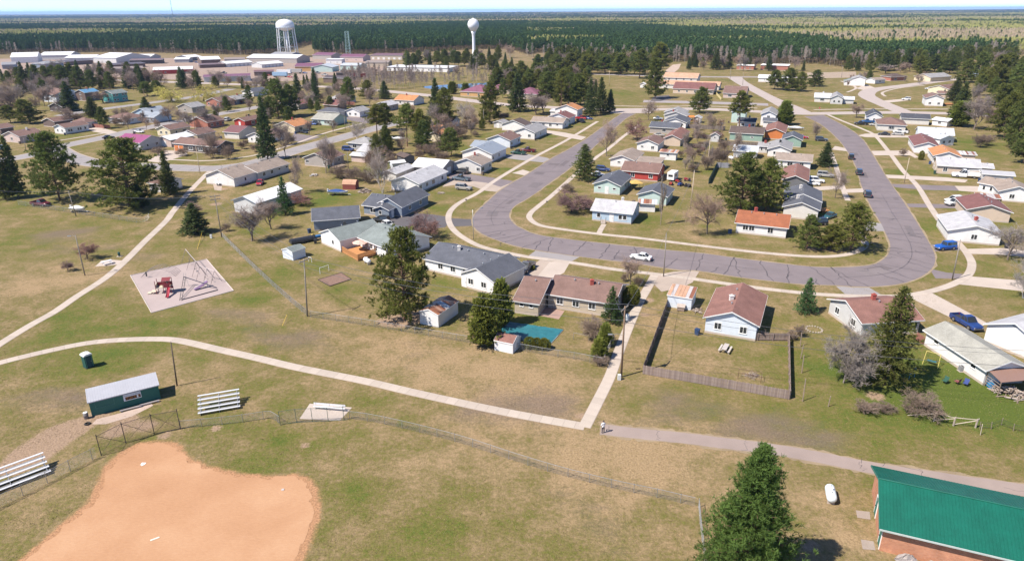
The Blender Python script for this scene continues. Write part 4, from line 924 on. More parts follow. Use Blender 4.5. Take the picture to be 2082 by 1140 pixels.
        rf = MB(); c4 = [Q(0,0,eave),Q(Lm,0,eave),Q(Lm,d,eave),Q(0,d,eave)]
        if Lm >= d: rf.slab([c4[0],c4[1],r2,r1], t); rf.slab([c4[2],c4[3],r1,r2], t); rf.slab([c4[1],c4[2],r2], t); rf.slab([c4[3],c4[0],r1], t)
        else: rf.slab([c4[1],c4[2],r2,r1], t); rf.slab([c4[3],c4[0],r1,r2], t); rf.slab([c4[0],c4[1],r1], t); rf.slab([c4[2],c4[3],r2], t)
        tr = [(c4[i], c4[(i+1) % 4]) for i in range(4)]; pt = lambda fx, fy: Q(Lm*fx, d*fy, eave+rise*.6); ridge = (r1, r2)
    else:                                                     # low single slope
        z0, z1 = (eave, eave+rise) if high == 'b' else (eave+rise, eave)
        wm.add([Q(x0,y0,0),Q(x1,y0,0),Q(x1,y1,0),Q(x0,y1,0),Q(x0,y0,z0-.05),Q(x1,y0,z0-.05),Q(x1,y1,z1-.05),Q(x0,y1,z1-.05)], [(0,1,5,4),(1,2,6,5),(2,3,7,6),(3,0,4,7)])
        rf = MB(); c4 = [Q(0,0,z0),Q(Lm,0,z0),Q(Lm,d,z1),Q(0,d,z1)]; rf.slab(c4, t); hw = min(z0, z1)
        tr = [(c4[i], c4[(i+1) % 4]) for i in range(4)]; pt = lambda fx, fy: Q(Lm*fx, d*fy, z0+(z1-z0)*fy); ridge = None
    wo = wm.build('wall', wallm, root)
    if rust:                                                  # sheets of metal, some rusted through
        tint = [roof_mat(RC[roof], metal), roof_mat((.50, .45, .43), True), roof_mat((.36, .15, .075), True, .2), roof_mat((.42, .24, .16), True), roof_mat((.27, .11, .06), True)]
        if kind == 'g': sl4 = [(A[0],A[1],A[2],A[3]), (B_[1],B_[0],B_[3],B_[2])]
        elif kind == 'x': sl4 = [(A[1],A[0],A[3],A[2]), (B_[2],B_[3],B_[0],B_[1])]
        else: sl4 = [tuple(c4)]
        for q4 in sl4:
            n = max(3, int((q4[1]-q4[0]).length/.62))
            for i in range(n):
                m4 = [q4[0].lerp(q4[1], i/n+.004), q4[0].lerp(q4[1], (i+1)/n-.004), q4[3].lerp(q4[2], (i+1)/n-.004), q4[3].lerp(q4[2], i/n+.004)]; dz = Vector((0, 0, rng.uniform(0, .02)))
                MB().slab([p+dz for p in m4], .05).build('roof_panel', rng.choices(tint, (3, 2, 3*rust, 2*rust, 1.5*rust))[0], root)
    else: ro = rf.build('roof', roofm, root)
    if base:
        bm_ = MB(); poly = [Q(x0-.02,y0-.02,0),Q(x1+.02,y0-.02,0),Q(x1+.02,y1+.02,0),Q(x0-.02,y1+.02,0)]
        bm_.prism([(p.x, p.y) for p in poly], 0, base); bm_.build('foundation', CONCRETE, root)
    if trim:
        tm = MB()
        for p, q in tr:
            dd = (q-p); n = Vector((dd.y, -dd.x, 0)); n.normalize(); ctr = Q(Lm/2, d/2, 0)
            if n.dot((p+q)/2-Vector((ctr.x, ctr.y, 0))) < 0: n = -n
            o1 = n*.004; o2 = n*.03
            tm.add([p+o1+Vector((0,0,.01)), q+o1+Vector((0,0,.01)), q+o1-Vector((0,0,.17)), p+o1-Vector((0,0,.17)), p+o2+Vector((0,0,.01)), q+o2+Vector((0,0,.01)), q+o2-Vector((0,0,.17)), p+o2-Vector((0,0,.17))],
                   [(4,5,6,7),(0,4,7,3),(1,2,6,5),(0,1,5,4),(3,7,6,2)])
        tm.build('fascia', trim if not isinstance(trim, bool) else WHITE, root)
    if metal and ridge and not rust and root.location.y < 190:
        rb = MB(); n = int((Lm if kind == 'g' else d)/.45)
        for i in range(1, n):
            s = i/n
            for (p, q, p2, q2) in (((A[0],A[1],A[3],A[2]), (B_[0],B_[1],B_[3],B_[2])) if kind == 'g' else ((A[1],A[0],A[2],A[3]), (B_[1],B_[0],B_[2],B_[3]))):
                rb.tube(p.lerp(q, s)+Vector((0,0,.01)), p2.lerp(q2, s)+Vector((0,0,.01)), .022, n=4, cap=False)
        k = rb.build('roof_rib', roofm, root); k['kind'] = 'stuff'
    def face(o, ux, nx, length, pat, hmax):
        n = len(pat)
        if not n: return
        for i, ch in enumerate(pat):
            cpt = o+ux*(length*(i+.5)/n)
            rows = (0, 2.65) if hmax > 4.6 else (0,)
            for zz in rows:
                if ch in 'wWnsv':
                    w, h, zc = {'w': (1.15, 1.05, wz), 'W': (2.1, 1.2, wz-.05), 'n': (.95, .5, wz+.2), 's': (.7, .9, wz), 'v': (.8, .35, .42)}[ch]
                    if length/n < w+.25: w = max(.5, length/n-.3)
                    window_parts(root, cpt+Vector((0, 0, zc+zz)), ux, nx, round(w, 1), h, frame)
                elif zz == 0 and ch in 'dgG':
                    w, h = {'d': (.92, 2.05), 'g': (2.5, 2.1), 'G': (4.6, 2.1)}[ch]
                    if length/n < w+.1 and ch != 'd': w = round(length/n-.2, 1)
                    door_parts(root, cpt+Vector((0, 0, .1 if ch == 'd' else .03)), ux, nx, w, h, M('door_'+door, C[door], .5, .06))
    if detail:
        if f is None: f = rng.choice(('.w.w.', '.w.d.w.', '.W.d.w.', 'w.w.w')) if Lm > 8 else rng.choice(('.w.', 'w.w', '.d.w'))
        if l is None: l = rng.choice(('.w.', '.w.w.', '.n.'))
        if r is None: r = rng.choice(('.w.', '.w.w.', '.s.'))
        face(Q(x0, y0, 0), u, -v, x1-x0, f, hw); face(Q(x0, y0, 0), v, -u, y1-y0, l, hw); face(Q(x1, y0, 0), v, u, y1-y0, r, hw)
    if not vents and detail and kind in 'gxh' and 90 < root.location.y < 480 and root.name.startswith('house'): vents = rng.choice((1, 2, 2, 3)); chim = chim or ((rng.uniform(.3, .7), rng.uniform(.42, .58), rng.choice((CHW, BRK_R, DARKM))) if rng.random() < .35 else None)
    for i in range(vents):
        fx, fy = ((.15+.7*(i+.5)/vents, .42) if kind != 'x' else (.44, .15+.7*(i+.5)/vents)); p = pt(fx, fy)
        mb = MB(); mb.tube(p+Vector((0,0,-.05)), p+Vector((0,0,.32)), .10, n=8); mb.tube(p+Vector((0,0,.30)), p+Vector((0,0,.42)), .17, .11, n=8); mb.build('roof_vent', GALV, root)
    if chim:
        fx, fy, cm = chim; p = pt(fx, fy); mb = MB(); mb.box(p.x-.3, p.y-.3, p.z-.4, p.x+.3, p.y+.3, p.z+.75); mb.box(p.x-.36, p.y-.36, p.z+.75, p.x+.36, p.y+.36, p.z+.84); mb.box(p.x-.14, p.y-.14, p.z+.84, p.x+.14, p.y+.14, p.z+1.0); mb.build('chimney', cm, root)
    LAST.update(Q=Q, u=u, v=v, L=Lm, d=d, root=root, pt=pt, a0=a0)
    return root
def house(short, place, vols, name='house', cat='house', group=None):
    c = vols[0]['c']; ev = vols[0].get('eave', 2.6); p = P(*c, ev) if len(c) == 2 else Vector(c)
    root = thing(name, (short+' '+place).strip(), cat, (p.x, p.y, 0), 0, group); 
    for k in vols: volume(root, **k)
    mid = PX(LAST['a0'].x+LAST['u'].x*LAST['L']/2+LAST['v'].x*LAST['d']/2, LAST['a0'].y+LAST['u'].y*LAST['L']/2+LAST['v'].y*LAST['d']/2, 0)
    HOUSES.append((root, short, Vector((p.x, p.y, 0))+(LAST['u']*LAST['L']+LAST['v']*LAST['d'])*.5)); return root
def V_(c, e, d, kind='g', wall='white', roof='brown', **k): return dict(c=c, e=e, d=d, kind=kind, wall=wall, roof=roof, **k)

# --- around the foreground street corner
house('pale blue gable house with red brown roof', 'inside the wooden fence', [V_((1429,645),(1545,664),12.3,'x','pblue','redbr',eave=2.8,rise=1.75,f='.w..w.',l='.w.w.',r='.w..w.',vents=3,chim=(.40,.42,CHW),rv=574)])
house('white house with charcoal roof and garage wing', 'beside the parked dark pickup', [V_((933,555),(1004,574),10.6,'x','white','slate',eave=2.75,rise=1.9,f='dw.w.',l='',r='',ov=.3,door='white',rv=514),
      V_((858,525),(953,547),8.6,'g','white','slate',eave=2.55,rise=1.7,L=16.5,f='..w.w.w...',l='.w.',r='',vents=3,chim=(.37,.40,CHW),rv=505)])
house('tan house with two part brown roof', 'behind the covered pool', [V_((1041,611),(1097,619),9.2,'g','tan','brown',eave=2.4,rise=1.35,f='.n.n.',l='',r='.d',vents=1,ov=.35,rv=564),
      V_((1108,597),(1250,619),8.4,'g','tan','brown',eave=2.7,rise=1.5,f='.w.w.w.w',l='',r='.w.',vents=2,chim=(.58,.40,BRK_R),frame=None,rv=568)])
house('white house with grey green roof', 'with the wooden deck and parasol', [V_((648,472),(690,490),11.5,'x','white','green',eave=2.7,rise=1.7,f='..s.',r='.d..',l='',ov=.3),
      V_((725,482),(786,506.5),12.0,'g','white','green',eave=2.6,rise=2.1,f='.wwwd.',l='',r='.w.',vents=2)])
house('slate blue house with charcoal cross gable roof', 'at the dark driveway', [V_((760,415.5),(824,418),12.5,'x','slate','slate',eave=2.7,rise=2.1,f='..w.',r='.w.w.',l='',ang=-23,rv=377),
      V_((734,417),(762,417),8.0,'g','slate','slate',eave=2.6,rise=1.5,f='.W.',l='.w.',r='',ang=-23,L=6.5,detail=True,rv=394.5),
      V_((757,424),(795,424),3.2,'x','slate','slate',eave=2.5,rise=.9,f='.s..',l='',r='.d',ang=-23,L=5.0)])
house('slate blue garage with charcoal roof', 'behind the black boat trailer', [V_((633,449.5),(733,442.5),9.0,'g','slate','slate',eave=2.7,rise=1.7,f='',l='.g.',r='.d.',rv=420)], 'garage', 'garage')
house('long grey barn with white metal roof', 'by the park path', [V_((469,407),(521,414.5),16.8,'x','lgrey','white',eave=3.2,rise=1.5,f='',l='',r='..n..',metal=True,trim=M('grey_trim',C['slate'],.5),base=0,rv=370)], 'pole_barn', 'barn')
house('long white house with two brown roof levels', 'beside the red car', [V_((475,363),(524,351),8.6,'g','white','tanb',eave=2.8,rise=1.6,f='d.sd.',l='..d.',r='',chim=None,rv=338.5),
      V_((524,351.5),(590,336),8.6,'g','lgrey','tanb',eave=2.65,rise=1.6,f='.w.w.n.n',l='',r='.w.',vents=2,rv=328)])
house('taupe house with brown roof and back deck', 'by the two bare trees', [V_((666,325),(702,312),9.5,'g','taupe','brown',eave=2.8,rise=1.8,f='.d.w.',l='w..w',r='.w.',vents=2,rv=306)])
house('grey hip roofed house', 'on the curving street', [V_((704,290),(752,296),10.5,'h','grey','grey',eave=2.7,rise=1.9,f='.W.w.',l='.w.',rv=278), V_((724,307),(764,309),7,'g','grey','lgrey',eave=2.4,rise=1.0,f='',l='',r='',rv=293)])
house('pinkish shed with ribbed grey roof', 'in front of the grey garage', [V_((710,315.5),(742,316.5),4.6,'g','pink','metal',eave=2.3,rise=.8,f='',l='',r='.d.',metal=True,base=0)], 'shed', 'shed')
house('dark shed', 'under the pines behind the birch', [V_((803,314),(822,321),4.5,'g','dgrey','dbrown',eave=2.3,rise=.8,f='',l='',r='',base=0,trim=False)], 'shed', 'shed')
house('small white roofed shed', 'beside the birch', [V_((796,333),(826,330),4.0,'g','pblue','white',eave=2.0,rise=.6,f='',l='',r='.n.',metal=True,base=0)], 'shed', 'shed')
house('white ranch house with pale grey roof', 'at the silver van', [V_((852.5,374.5),(912,347.5),9.6,'g','white','lgrey',eave=2.8,rise=1.7,f='w.w.W.dw.',l='',r='.w.',rv=346), V_((806,354),(846,347),6,'g','offw','lgrey',eave=2.5,rise=.9,f='.d.',l='',r='')])
house('white metal roofed garage', 'behind the pale grey ranch house', [V_((835,338),(899,339),10,'g','taupe','white',eave=2.7,rise=1.8,f='',l='',r='.g.',metal=True,rv=322.5)], 'garage', 'garage')
house('cream gable house with shutters', 'at the black van', [V_((979,336.5),(1003,324),10.4,'g','offw','tanb',eave=3.0,rise=1.9,f='W.w',l='w.w..',r='.w.',rv=316.5)])
house('white house with blue grey metal roof', 'on the left arm of the street', [V_((1001,314),(1032,297),10.2,'g','white','bmetal',eave=3.0,rise=1.8,f='w.w.d',l='.s.',r='',metal=True,rv=292), V_((955,297),(990,298),8.0,'g','lav','bmetal',eave=2.8,rise=1.4,f='.w.',l='',r='',metal=True,rv=285.5)])
house('light blue house with brown roof', 'behind the green pickup', [V_((1038,286),(1061,276.5),8.6,'g','pblue','brown',eave=3.0,rise=1.6,f='w.w',l='..s.',r='',rv=269.5)])
house('white house with dark grey roof', 'at the double driveway', [V_((1088,270),(1114.5,257.5),9.2,'g','white','grey',eave=3.0,rise=1.8,f='w.w.d',l='.w..w.',r='',rv=254)])
house('white garage with dark brown roof', 'behind the dark grey roofed house', [V_((1067.5,255.5),(1082,248),9.0,'g','white','dbrown',eave=2.8,rise=1.7,f='',l='',r='',rv=241.5), V_((1022,250),(1034,248),5,'g','lgrey','grey',eave=2.5,rise=.8,f='',l='.g.',r='')], 'garage', 'garage')
house('long white ranch with tan roof', 'past the double driveway', [V_((1078,246.5),(1145,251.5),9.2,'g','white','tanb',eave=2.8,rise=1.5,f='...w.w.n.',l='',r='.s.',rv=238)])
house('white gable house with maroon roof', 'beside the red pickup', [V_((1157,241),(1172,232.5),9.0,'g','white','maroon',eave=3.2,rise=1.8,f='w.d',l='..',r='',rv=227.5)])
house('tall white house with orange roof', 'under the spruces at the corner', [V_((1175,223.5),(1187,218),9.0,'g','white','orange',eave=4.4,rise=2.0,f='w',l='.w.',r='',rv=210.5), V_((1117,226),(1139,228),7,'g','white','lgrey',eave=2.8,rise=.9,f='.',l='',r='')])
# --- block inside the loop
house('light blue house with pale grey roof', 'with the front steps', [V_((1200,427),(1287,435.5),8.4,'g','blue','lgrey',eave=2.75,rise=1.6,f='.w..d.ww.',l='',r='.s.',rv=406.5)])
house('mint gable house with charcoal roof', 'behind the light blue house', [V_((1204,373.5),(1263,379),10.8,'x','mint','slate',eave=2.8,rise=1.6,f='.n.d.n.',l='',r='.w.',vents=1,rv=345)])
house('red ranch house with brown roof', 'behind the mint house', [V_((1260.5,346.5),(1340,353.5),9.0,'g','red','brown',eave=2.7,rise=1.5,f='..W...w.',l='',r='.w.',vents=2,rv=329.5)])
house('mint garage with charcoal roof', 'behind the bare poplar', [V_((1294,395),(1358,401.5),8.8,'x','mint','slate',eave=2.6,rise=1.5,f='',l='',r='.d.',rv=370)], 'garage', 'garage')
house('white shed with rusty striped roof', 'between the blue house and the mint garage', [V_((1297,413),(1336,415),3.4,'s','white','metal',eave=2.3,rise=.35,f='',l='',r='',rust=.8,base=0)], 'shed', 'shed')
house('white gable house with tan brown roof', 'behind the red ranch', [V_((1238,323),(1290,325.5),13,'x','white','tanb',eave=2.7,rise=1.5,f='.n..',l='',r='',rv=300), V_((1290,330),(1342,331),9,'s','grey','tanb',eave=2.6,rise=.5,f='',l='',r='')])
house('white gable house with mauve brown roof', 'beside the white storage shed', [V_((1292.5,291),(1340,295.5),11.0,'x','white','brown',eave=2.9,rise=1.6,f='.n..w.',l='',r='',vents=2,rv=273)])
house('beige gable house with reddish roof', 'beside the board fence', [V_((1346.5,281.5),(1385.5,283.5),14,'x','beige','redbr',eave=2.8,rise=1.6,f='',l='',r='.Wd.',vents=2,rv=258)])
house('long house with blue grey roof', 'behind the beige gable house', [V_((1319,258),(1381.5,261.5),9,'g','taupe','slate',eave=2.7,rise=1.4,f='...W..w',l='',r='',rv=248)])
house('white gable house with slate roof', 'beside the orange play set', [V_((1347.5,247),(1399,254.5),10.5,'x','white','slate',ang=-23,L=10.6,eave=2.8,rise=1.8,f='.s...',l='',r='',vents=3,rv=232)])
house('white gable house with stepped grey roof', 'second from the cross street', [V_((1349,234),(1397,238.5),9,'x','lgrey','grey',eave=2.8,rise=1.8,f='',l='',r='')])
house('white gable house with grey roof', 'nearest the cross street', [V_((1349,228),(1395,231),9,'x','white','grey',eave=2.8,rise=1.8,f='',l='',r='')])
house('white gable shed', 'beside the orange play set', [V_((1408,240),(1426,241.5),5,'x','white','lgrey',eave=2.3,rise=1.0,f='',l='',r='',base=0)], 'shed', 'shed')
house('narrow gable shed', 'in the alley at the board fence', [V_((1443,275),(1464,277),5,'x','lgrey','brown',eave=2.6,rise=1.2,f='.n.',l='',r='',base=0)], 'shed', 'shed')
house('white storage shed with rust streaked roof', 'in the middle of the block', [V_((1339,308.5),(1377,311.5),4.2,'s','white','salmon',eave=2.8,rise=.3,f='..n..',l='',r='',base=0,rust=.3)], 'shed', 'shed')
# --- right hand row of the block
house('sage green house with dark brown roof', 'behind the board fence', [V_((1482,269.5),(1553,274.5),9.6,'g','sage','dbrown',eave=3.2,rise=1.5,f='..n..n..',l='',r='',rv=257.5)])
house('orange and yellow gable house', 'beside the golden cedar', [V_((1553,268),(1598,269),12,'x','orange','redbr',eave=2.9,rise=1.6,f='',l='',r='',rv=246.5)])
house('green gable house with charcoal roof', 'beside the red car in its yard', [V_((1589,283),(1627,289.5),11,'x','sage','slate',ang=-23,L=7.6,eave=2.9,rise=1.6,f='',l='',r='.w.',rv=266)])
house('white gable house with dark grey roof', 'at the covered vehicles', [V_((1559,303),(1610,306.5),10,'x','white','grey',eave=2.8,rise=1.5,f='.s.n.',l='',r='',rv=281), V_((1540,297),(1563,300),7,'g','lgrey','grey',eave=2.6,rise=1.0,f='.w.w',l='',r='')])
house('white ranch with tan roof', 'beside the street spruce', [V_((1574.5,324.5),(1652,331),8.4,'g','white','tanb',eave=2.7,rise=1.4,f='..W.w.',l='',r='.w.',vents=2,rv=311.5)])
house('dark gable house with red roof', 'beside the white truck', [V_((1588,365),(1645,374.5),11,'x','dgrey','redbr',eave=2.8,rise=1.5,f='',l='',r='.w.w.',vents=3,rv=332)])
house('white gable house with black roof', 'behind the orange roofed house', [V_((1590,420),(1668,428),9.0,'x','offw','slate',eave=2.9,rise=1.6,f='',l='',r='.w.',rv=392), V_((1592,404),(1672,411),8.0,'x','offw','slate',eave=3.05,rise=1.75,f='',l='',r='.w.',chim=(.42,.6,CHW),rv=373)])
house('white ranch with orange red roof', 'on the street corner lawn', [V_((1493.5,452.5),(1604,464.5),8.6,'g','white','rust',eave=2.6,rise=1.5,f='.ww..W..',l='',r='.w.',rv=431)])
house('long shed with pale metal roof', 'behind the big pine', [V_((1489,306.5),(1541,311),6.6,'g','white','metal',eave=2.5,rise=1.0,f='',l='',r='',metal=True,rv=295)], 'shed', 'shed')
house('two storey grey green house', 'beside the tall alley pine', [V_((1486,228),(1518,229.5),8.5,'x','mint','slate',eave=5.0,rise=1.6,f='.w.',l='..',r='',rv=216)])
house('white row house with black roof', 'in front of the two storey white house', [V_((1498,247),(1537,248),8,'g','white','dslate',eave=2.8,rise=1.4,f='.w..w',l='',r='')])
house('two storey white house with grey roof', 'left of the golden cedar', [V_((1546,232.5),(1580,233),8.5,'x','white','grey',eave=5.2,rise=1.6,f='.w.',l='.w.',r='',rv=216.5), V_((1550,246),(1580,248),5,'g','white','slate',eave=3.0,rise=1.2,f='.w.',l='',r='')])
# --- right of the loop
house('brown roofed grey house', 'behind the large foreground spruce', [V_((1753,658),(1881,650.5),8.4,'g','lgrey','redbr',eave=2.6,rise=1.7,f='....w',l='.w..w.',r='.w.',chim=(.45,.5,BRK_R),vents=1,rv=607)])
house('long white outbuilding with mossy grey roof', 'beside the dark blue pickup', [V_((1876,670),(2005,754),6.9,'g','white','gtan',eave=2.5,rise=1.3,f='.n....n.',l='',r='')], 'outbuilding', 'outbuilding')
house('white house with satellite dish', 'at the right edge beside the dark blue pickup', [V_((1999,658),(2120,706),12,'x','white','lgrey',eave=3.0,rise=2.0,f='',l='',r='')])
house('white house with pale grey roof', 'at the right edge behind the bare trees', [V_((2043,478),(2011,445),11,'g','white','lgrey',eave=2.7,rise=1.6,f='ww.W.',l='.w.',r='')])
house('maroon roofed house', 'at the right edge beside the orange shed', [V_((2061.5,433),(2031,407.5),10,'g','beige','maroon',eave=2.7,rise=1.6,f='.w.w.',l='',r='')])
house('orange shed with rusty roof', 'beside the parked white pickups', [V_((1986,400),(2043,406),3.6,'s','ochre','metal',eave=2.7,rise=.3,f='',l='',r='',rust=.7,base=0)], 'shed', 'shed')
house('white house with grey brown hip roof and porch', 'at the concrete drive', [V_((2030,388.5),(2110,396),11,'x','white','tanb',eave=2.8,rise=1.7,f='.w..',l='.w.w.',r=''), V_((1987,371),(2030,379),8,'g','white','tanb',eave=2.8,rise=1.4,f='.w.w.',l='',r='')])
house('pale low garage with metal roof', 'behind the utility truck', [V_((1998,353.5),(2066,356),6,'g','lgrey','lgrey',eave=2.4,rise=.7,f='',l='',r='',metal=True)], 'garage', 'garage')
house('beige ranch with pale grey roof', 'behind the utility truck', [V_((1905,336),(1997,342.5),8.6,'g','beige','lgrey',eave=2.7,rise=1.4,f='.W...w..',l='.s.s.',r='',vents=2,rv=321), V_((1997,341),(2023,342.5),7,'g','beige','lgrey',eave=2.5,rise=.9,f='',l='',r='')])
house('white gable house with orange roof', 'beside the round yellow bush', [V_((1897,316.5),(1958.5,319.5),9.5,'x','white','orange',eave=2.8,rise=1.6,f='..n.s',l='w.w',r='',rv=294)])
house('cream shed with rust streaked roof', 'behind the orange roofed white house', [V_((1945,313),(1988,315),5,'s','beige','white',eave=2.6,rise=.3,f='',l='',r='',rust=.4,base=0)], 'shed', 'shed')
house('white gable house with double maroon roof', 'beside the long lawn', [V_((1858.5,296.5),(1914,299),11,'x','white','maroon',eave=2.8,rise=1.6,f='',l='w.w',r='',rv=270.5)])
house('white house with pale metal roofs', 'behind the three parked cars', [V_((1867,272),(1942,276),10,'g','pblue','metal',eave=2.9,rise=1.5,f='.w..w.',l='w.w.',r='',metal=True,rv=259), V_((1912,283),(1945,281),7,'x','white','metal',eave=2.9,rise=1.2,f='.w.w.',l='',r='',metal=True)])
house('white cottage with rose brown hip roof', 'beside the brown fence', [V_((1845,255.5),(1873,248),9.5,'h','offw','brown',eave=2.8,rise=1.6,f='.w.',l='.W.',r='',rv=239)])
house('white house with black roof', 'at the blue pickup', [V_((1761,236),(1796,237),10,'x','white','dslate',eave=3.0,rise=1.9,f='..s..',l='w.w.',r='',rv=220.5)])
house('long white house with black roof', 'on the cross street', [V_((1832,240),(1893,242.5),10,'g','offw','dslate',eave=2.8,rise=1.6,f='',l='',r='.w.',rv=231)])
house('white metal shed', 'right of the long black roofed house', [V_((1893,243),(1928,247),8,'g','white','white',eave=2.6,rise=.9,f='.w.',l='',r='',metal=True)], 'shed', 'shed')
house('grey ranch with front gable', 'above the cross street', [V_((1655,198),(1690,200),10,'g','offw','metal',eave=2.7,rise=1.5,f='.W.',l='',r='',rv=189), V_((1688,199.5),(1716,201),12,'x','lgrey','grey',eave=3.3,rise=1.8,f='.w.w.',l='',r='',rv=186), V_((1713,202),(1738,203),9,'g','lgrey','metal',eave=2.5,rise=1.2,f='',l='',r='')])
house('white split level house with garage', 'behind the crescent', [V_((1747,166.5),(1764,164.5),9.5,'g','white','green',eave=2.9,rise=1.7,f='gg',l='.s.s.',r=''), V_((1762,160.5),(1780,158.5),9,'g','white','grey',eave=5.0,rise=1.6,f='.w.',l='',r=''), V_((1780,163),(1802,161.5),8,'g','white','tanb',eave=2.8,rise=1.3,f='.w.',l='',r='')])
house('brick house with dark roof', 'under the trees on the crescent', [V_((1812,157),(1845,156),11,'h','brick','dbrown',eave=3.0,rise=2.0,f='.W..w',l='',r='')])
house('cream house with grey roof', 'under the trees at the crescent end', [V_((1893,158),(1936,155.5),14,'g','cream','grey',eave=3.0,rise=2.2,f='',l='',r='')])
house('two storey blue grey house', 'among the pines', [V_((1974,142),(2002,143),10,'h','blue','grey',eave=5.2,rise=1.8,f='.w.w.',l='.w.',r='')])
house('cream house with brown roof', 'at the crescent bend', [V_((1930,182),(1962,178),13,'g','cream','brown',eave=3.2,rise=2.0,f='.w.',l='',r=''), V_((1907,190),(1936,190),7,'g','beige','brown',eave=2.8,rise=1.2,f='',l='',r='')])
house('white split level with brown roof', 'beside the wooden deck', [V_((1882,199.5),(1922,201),12,'x','white','brown',eave=4.2,rise=1.8,f='.w..w.',l='.w.w.',r='',rv=187.5)])
# --- far side of the cross street
house('maroon roofed brick bungalow', 'across the cross street', [V_((1367,180),(1452,183.5),11,'g','beige','maroon',eave=3.0,rise=2.2,f='.w.w.w.w.W',l='',r='',rv=167.5)])
house('rose walled cottage with dormer', 'across the cross street', [V_((1469,189.5),(1517.5,193),9.5,'g','pink','brown',eave=2.8,rise=3.0,f='.W.w.',l='',r='',rv=175)])
house('long white apartment block with orange roof', 'behind the maroon roofed bungalow', [V_((1348,157.5),(1419,158.5),12,'g','offw','salmon',eave=5.2,rise=1.6,f='.w.w.w.w.',l='',r='',rv=148)], 'apartment_block', 'building')
house('long low salmon roofed building', 'just behind the maroon roofed bungalow', [V_((1338,171),(1463,172),9,'g','offw','salmon',eave=2.8,rise=1.3,f='.w..w....w.',l='',r='',rv=164.5)], 'motel_building', 'building')
house('white mobile home', 'on the diagonal road', [V_((1541,158.5),(1607,161),8,'g','white','white',eave=3.0,rise=.8,f='.W..',l='',r='',metal=True,rv=152.5)], 'mobile_home', 'mobile home')
house('low brick building with white flat roof', 'at the forest edge', [V_((1497,133),(1534,134),14,'s','brick','white',eave=3.6,rise=.2,f='.w.w.w.',l='',r='')], 'brick_building', 'building')
house('low red and white building', 'right of the low brick building', [V_((1546,132.5),(1604,134),16,'s','brick','white',eave=4.2,rise=.3,f='',l='',r='')], 'brick_building', 'building')
house('white garden shed', 'on the lawn by the far road', [V_((1300,171),(1312,171.5),4,'x','white','white',eave=2.4,rise=1.0,f='',l='',r='',base=0)], 'shed', 'shed')
house('spread out mauve roofed lodge', 'beside the pond', [V_((934,186),(990,187),20,'h','ochre','plum',eave=3.0,rise=3.6,f='.w.w.',l='',r=''), V_((990,180),(1040,182),18,'h','tan','plum',eave=3.0,rise=3.2,f='',l='',r=''), V_((1040,190),(1092,193),18,'h','tan','plum',eave=3.0,rise=3.0,f='.w.',l='',r='')], 'lodge', 'building')
# --- left side of town
house('white ranch with brown roof', 'on the corner lawn by the red fence', [V_((131,260.5),(182,255.5),10,'g','white','brown',eave=2.9,rise=1.7,f='.ww..ww.wd',l='.s.s.',r='',rv=248.8)])
house('aqua and white cottage with brown hip roof', 'beside the red fence', [V_((216,239),(257,242),10.5,'h','pblue','brown',eave=2.8,rise=2.0,f='.W.W.',l='',r='.n.n.',rv=228.5)])
house('blue house with blue roof', 'beside the telegraph pole', [V_((306,232),(347,225),10.5,'g','blue','bmetal',eave=3.0,rise=2.0,f='..n..w.',l='',r='',rv=217.5), V_((276,236.5),(313,237),9,'g','blue','bmetal',eave=2.8,rise=1.5,f='..w',l='',r='',rv=226.5)])
house('rosy house with brown roof', 'at the left edge behind the spruce', [V_((38,278),(90,264),11,'g','pink','brown',eave=2.8,rise=1.8,f='.W.w',l='.w.',r='')])
house('white house with magenta roof', 'behind the broad pine', [V_((231,286.5),(284,291),9.6,'g','lgrey','purple',eave=3.0,rise=1.6,f='',l='',r='.s.w.',metal=True,rv=273)])
house('tan garage with white roof and white door', 'beside the charcoal ranch', [V_((313,282.5),(346.5,285.5),9.5,'x','pink','white',eave=2.8,rise=1.3,f='g',l='',r='',metal=True,rv=267.5)], 'garage', 'garage')
house('charcoal ranch with brown roof and orange garage doors', 'at the street bend', [V_((349,291),(441,299.5),10.2,'g','dbrown','brown',eave=2.9,rise=1.7,f='gg.W.W.W.',l='',r='w..w',door='orange',rv=282)])
house('cream house with brown roof', 'behind the tan garage', [V_((345,264.5),(389,255.5),8.5,'g','cream','brown',eave=2.9,rise=1.6,f='.s.W.',l='.w.w.',r='',vents=2)])
house('olive house with brown roof', 'behind the dark tall pole', [V_((401,275),(440,265.5),8.5,'g','tan','brown',eave=2.8,rise=1.6,f='',l='',r='',vents=2,rv=261)])
house('red brick house with brown roof', 'beside the white van', [V_((421.5,249.5),(458,241.5),9.2,'g','brick','brown',eave=2.9,rise=1.8,f='.w.W.w',l='',r='',chim=(.4,.5,M('dark_chimney',(.1,.08,.08),.8)),rv=235)])
house('crimson house with dark roof', 'right of the red brick house', [V_((497.5,246.5),(533,241.5),8.8,'g','red','brown',eave=2.8,rise=1.7,f='.W.',l='.d.',r='',rv=236.5)])
house('white garage with plum metal roof', 'in front of the crimson house', [V_((452,268),(485,269.5),9.5,'g','offw','maroon',eave=2.8,rise=1.5,f='n...',l='',r='',metal=True,rv=255)], 'garage', 'garage')
house('white gable house with faded brown roof', 'behind the tall narrow spruce', [V_((536,279),(582,269),9.5,'g','white','brown',eave=2.8,rise=1.7,f='.w.w.',l='.s..s.',r='',rv=264)])
house('cream house with orange roof', 'beside the dark driveway', [V_((599,258),(633.5,250),9.2,'g','cream','orange',eave=2.9,rise=1.6,f='.W.n',l='',r='',rv=243)])
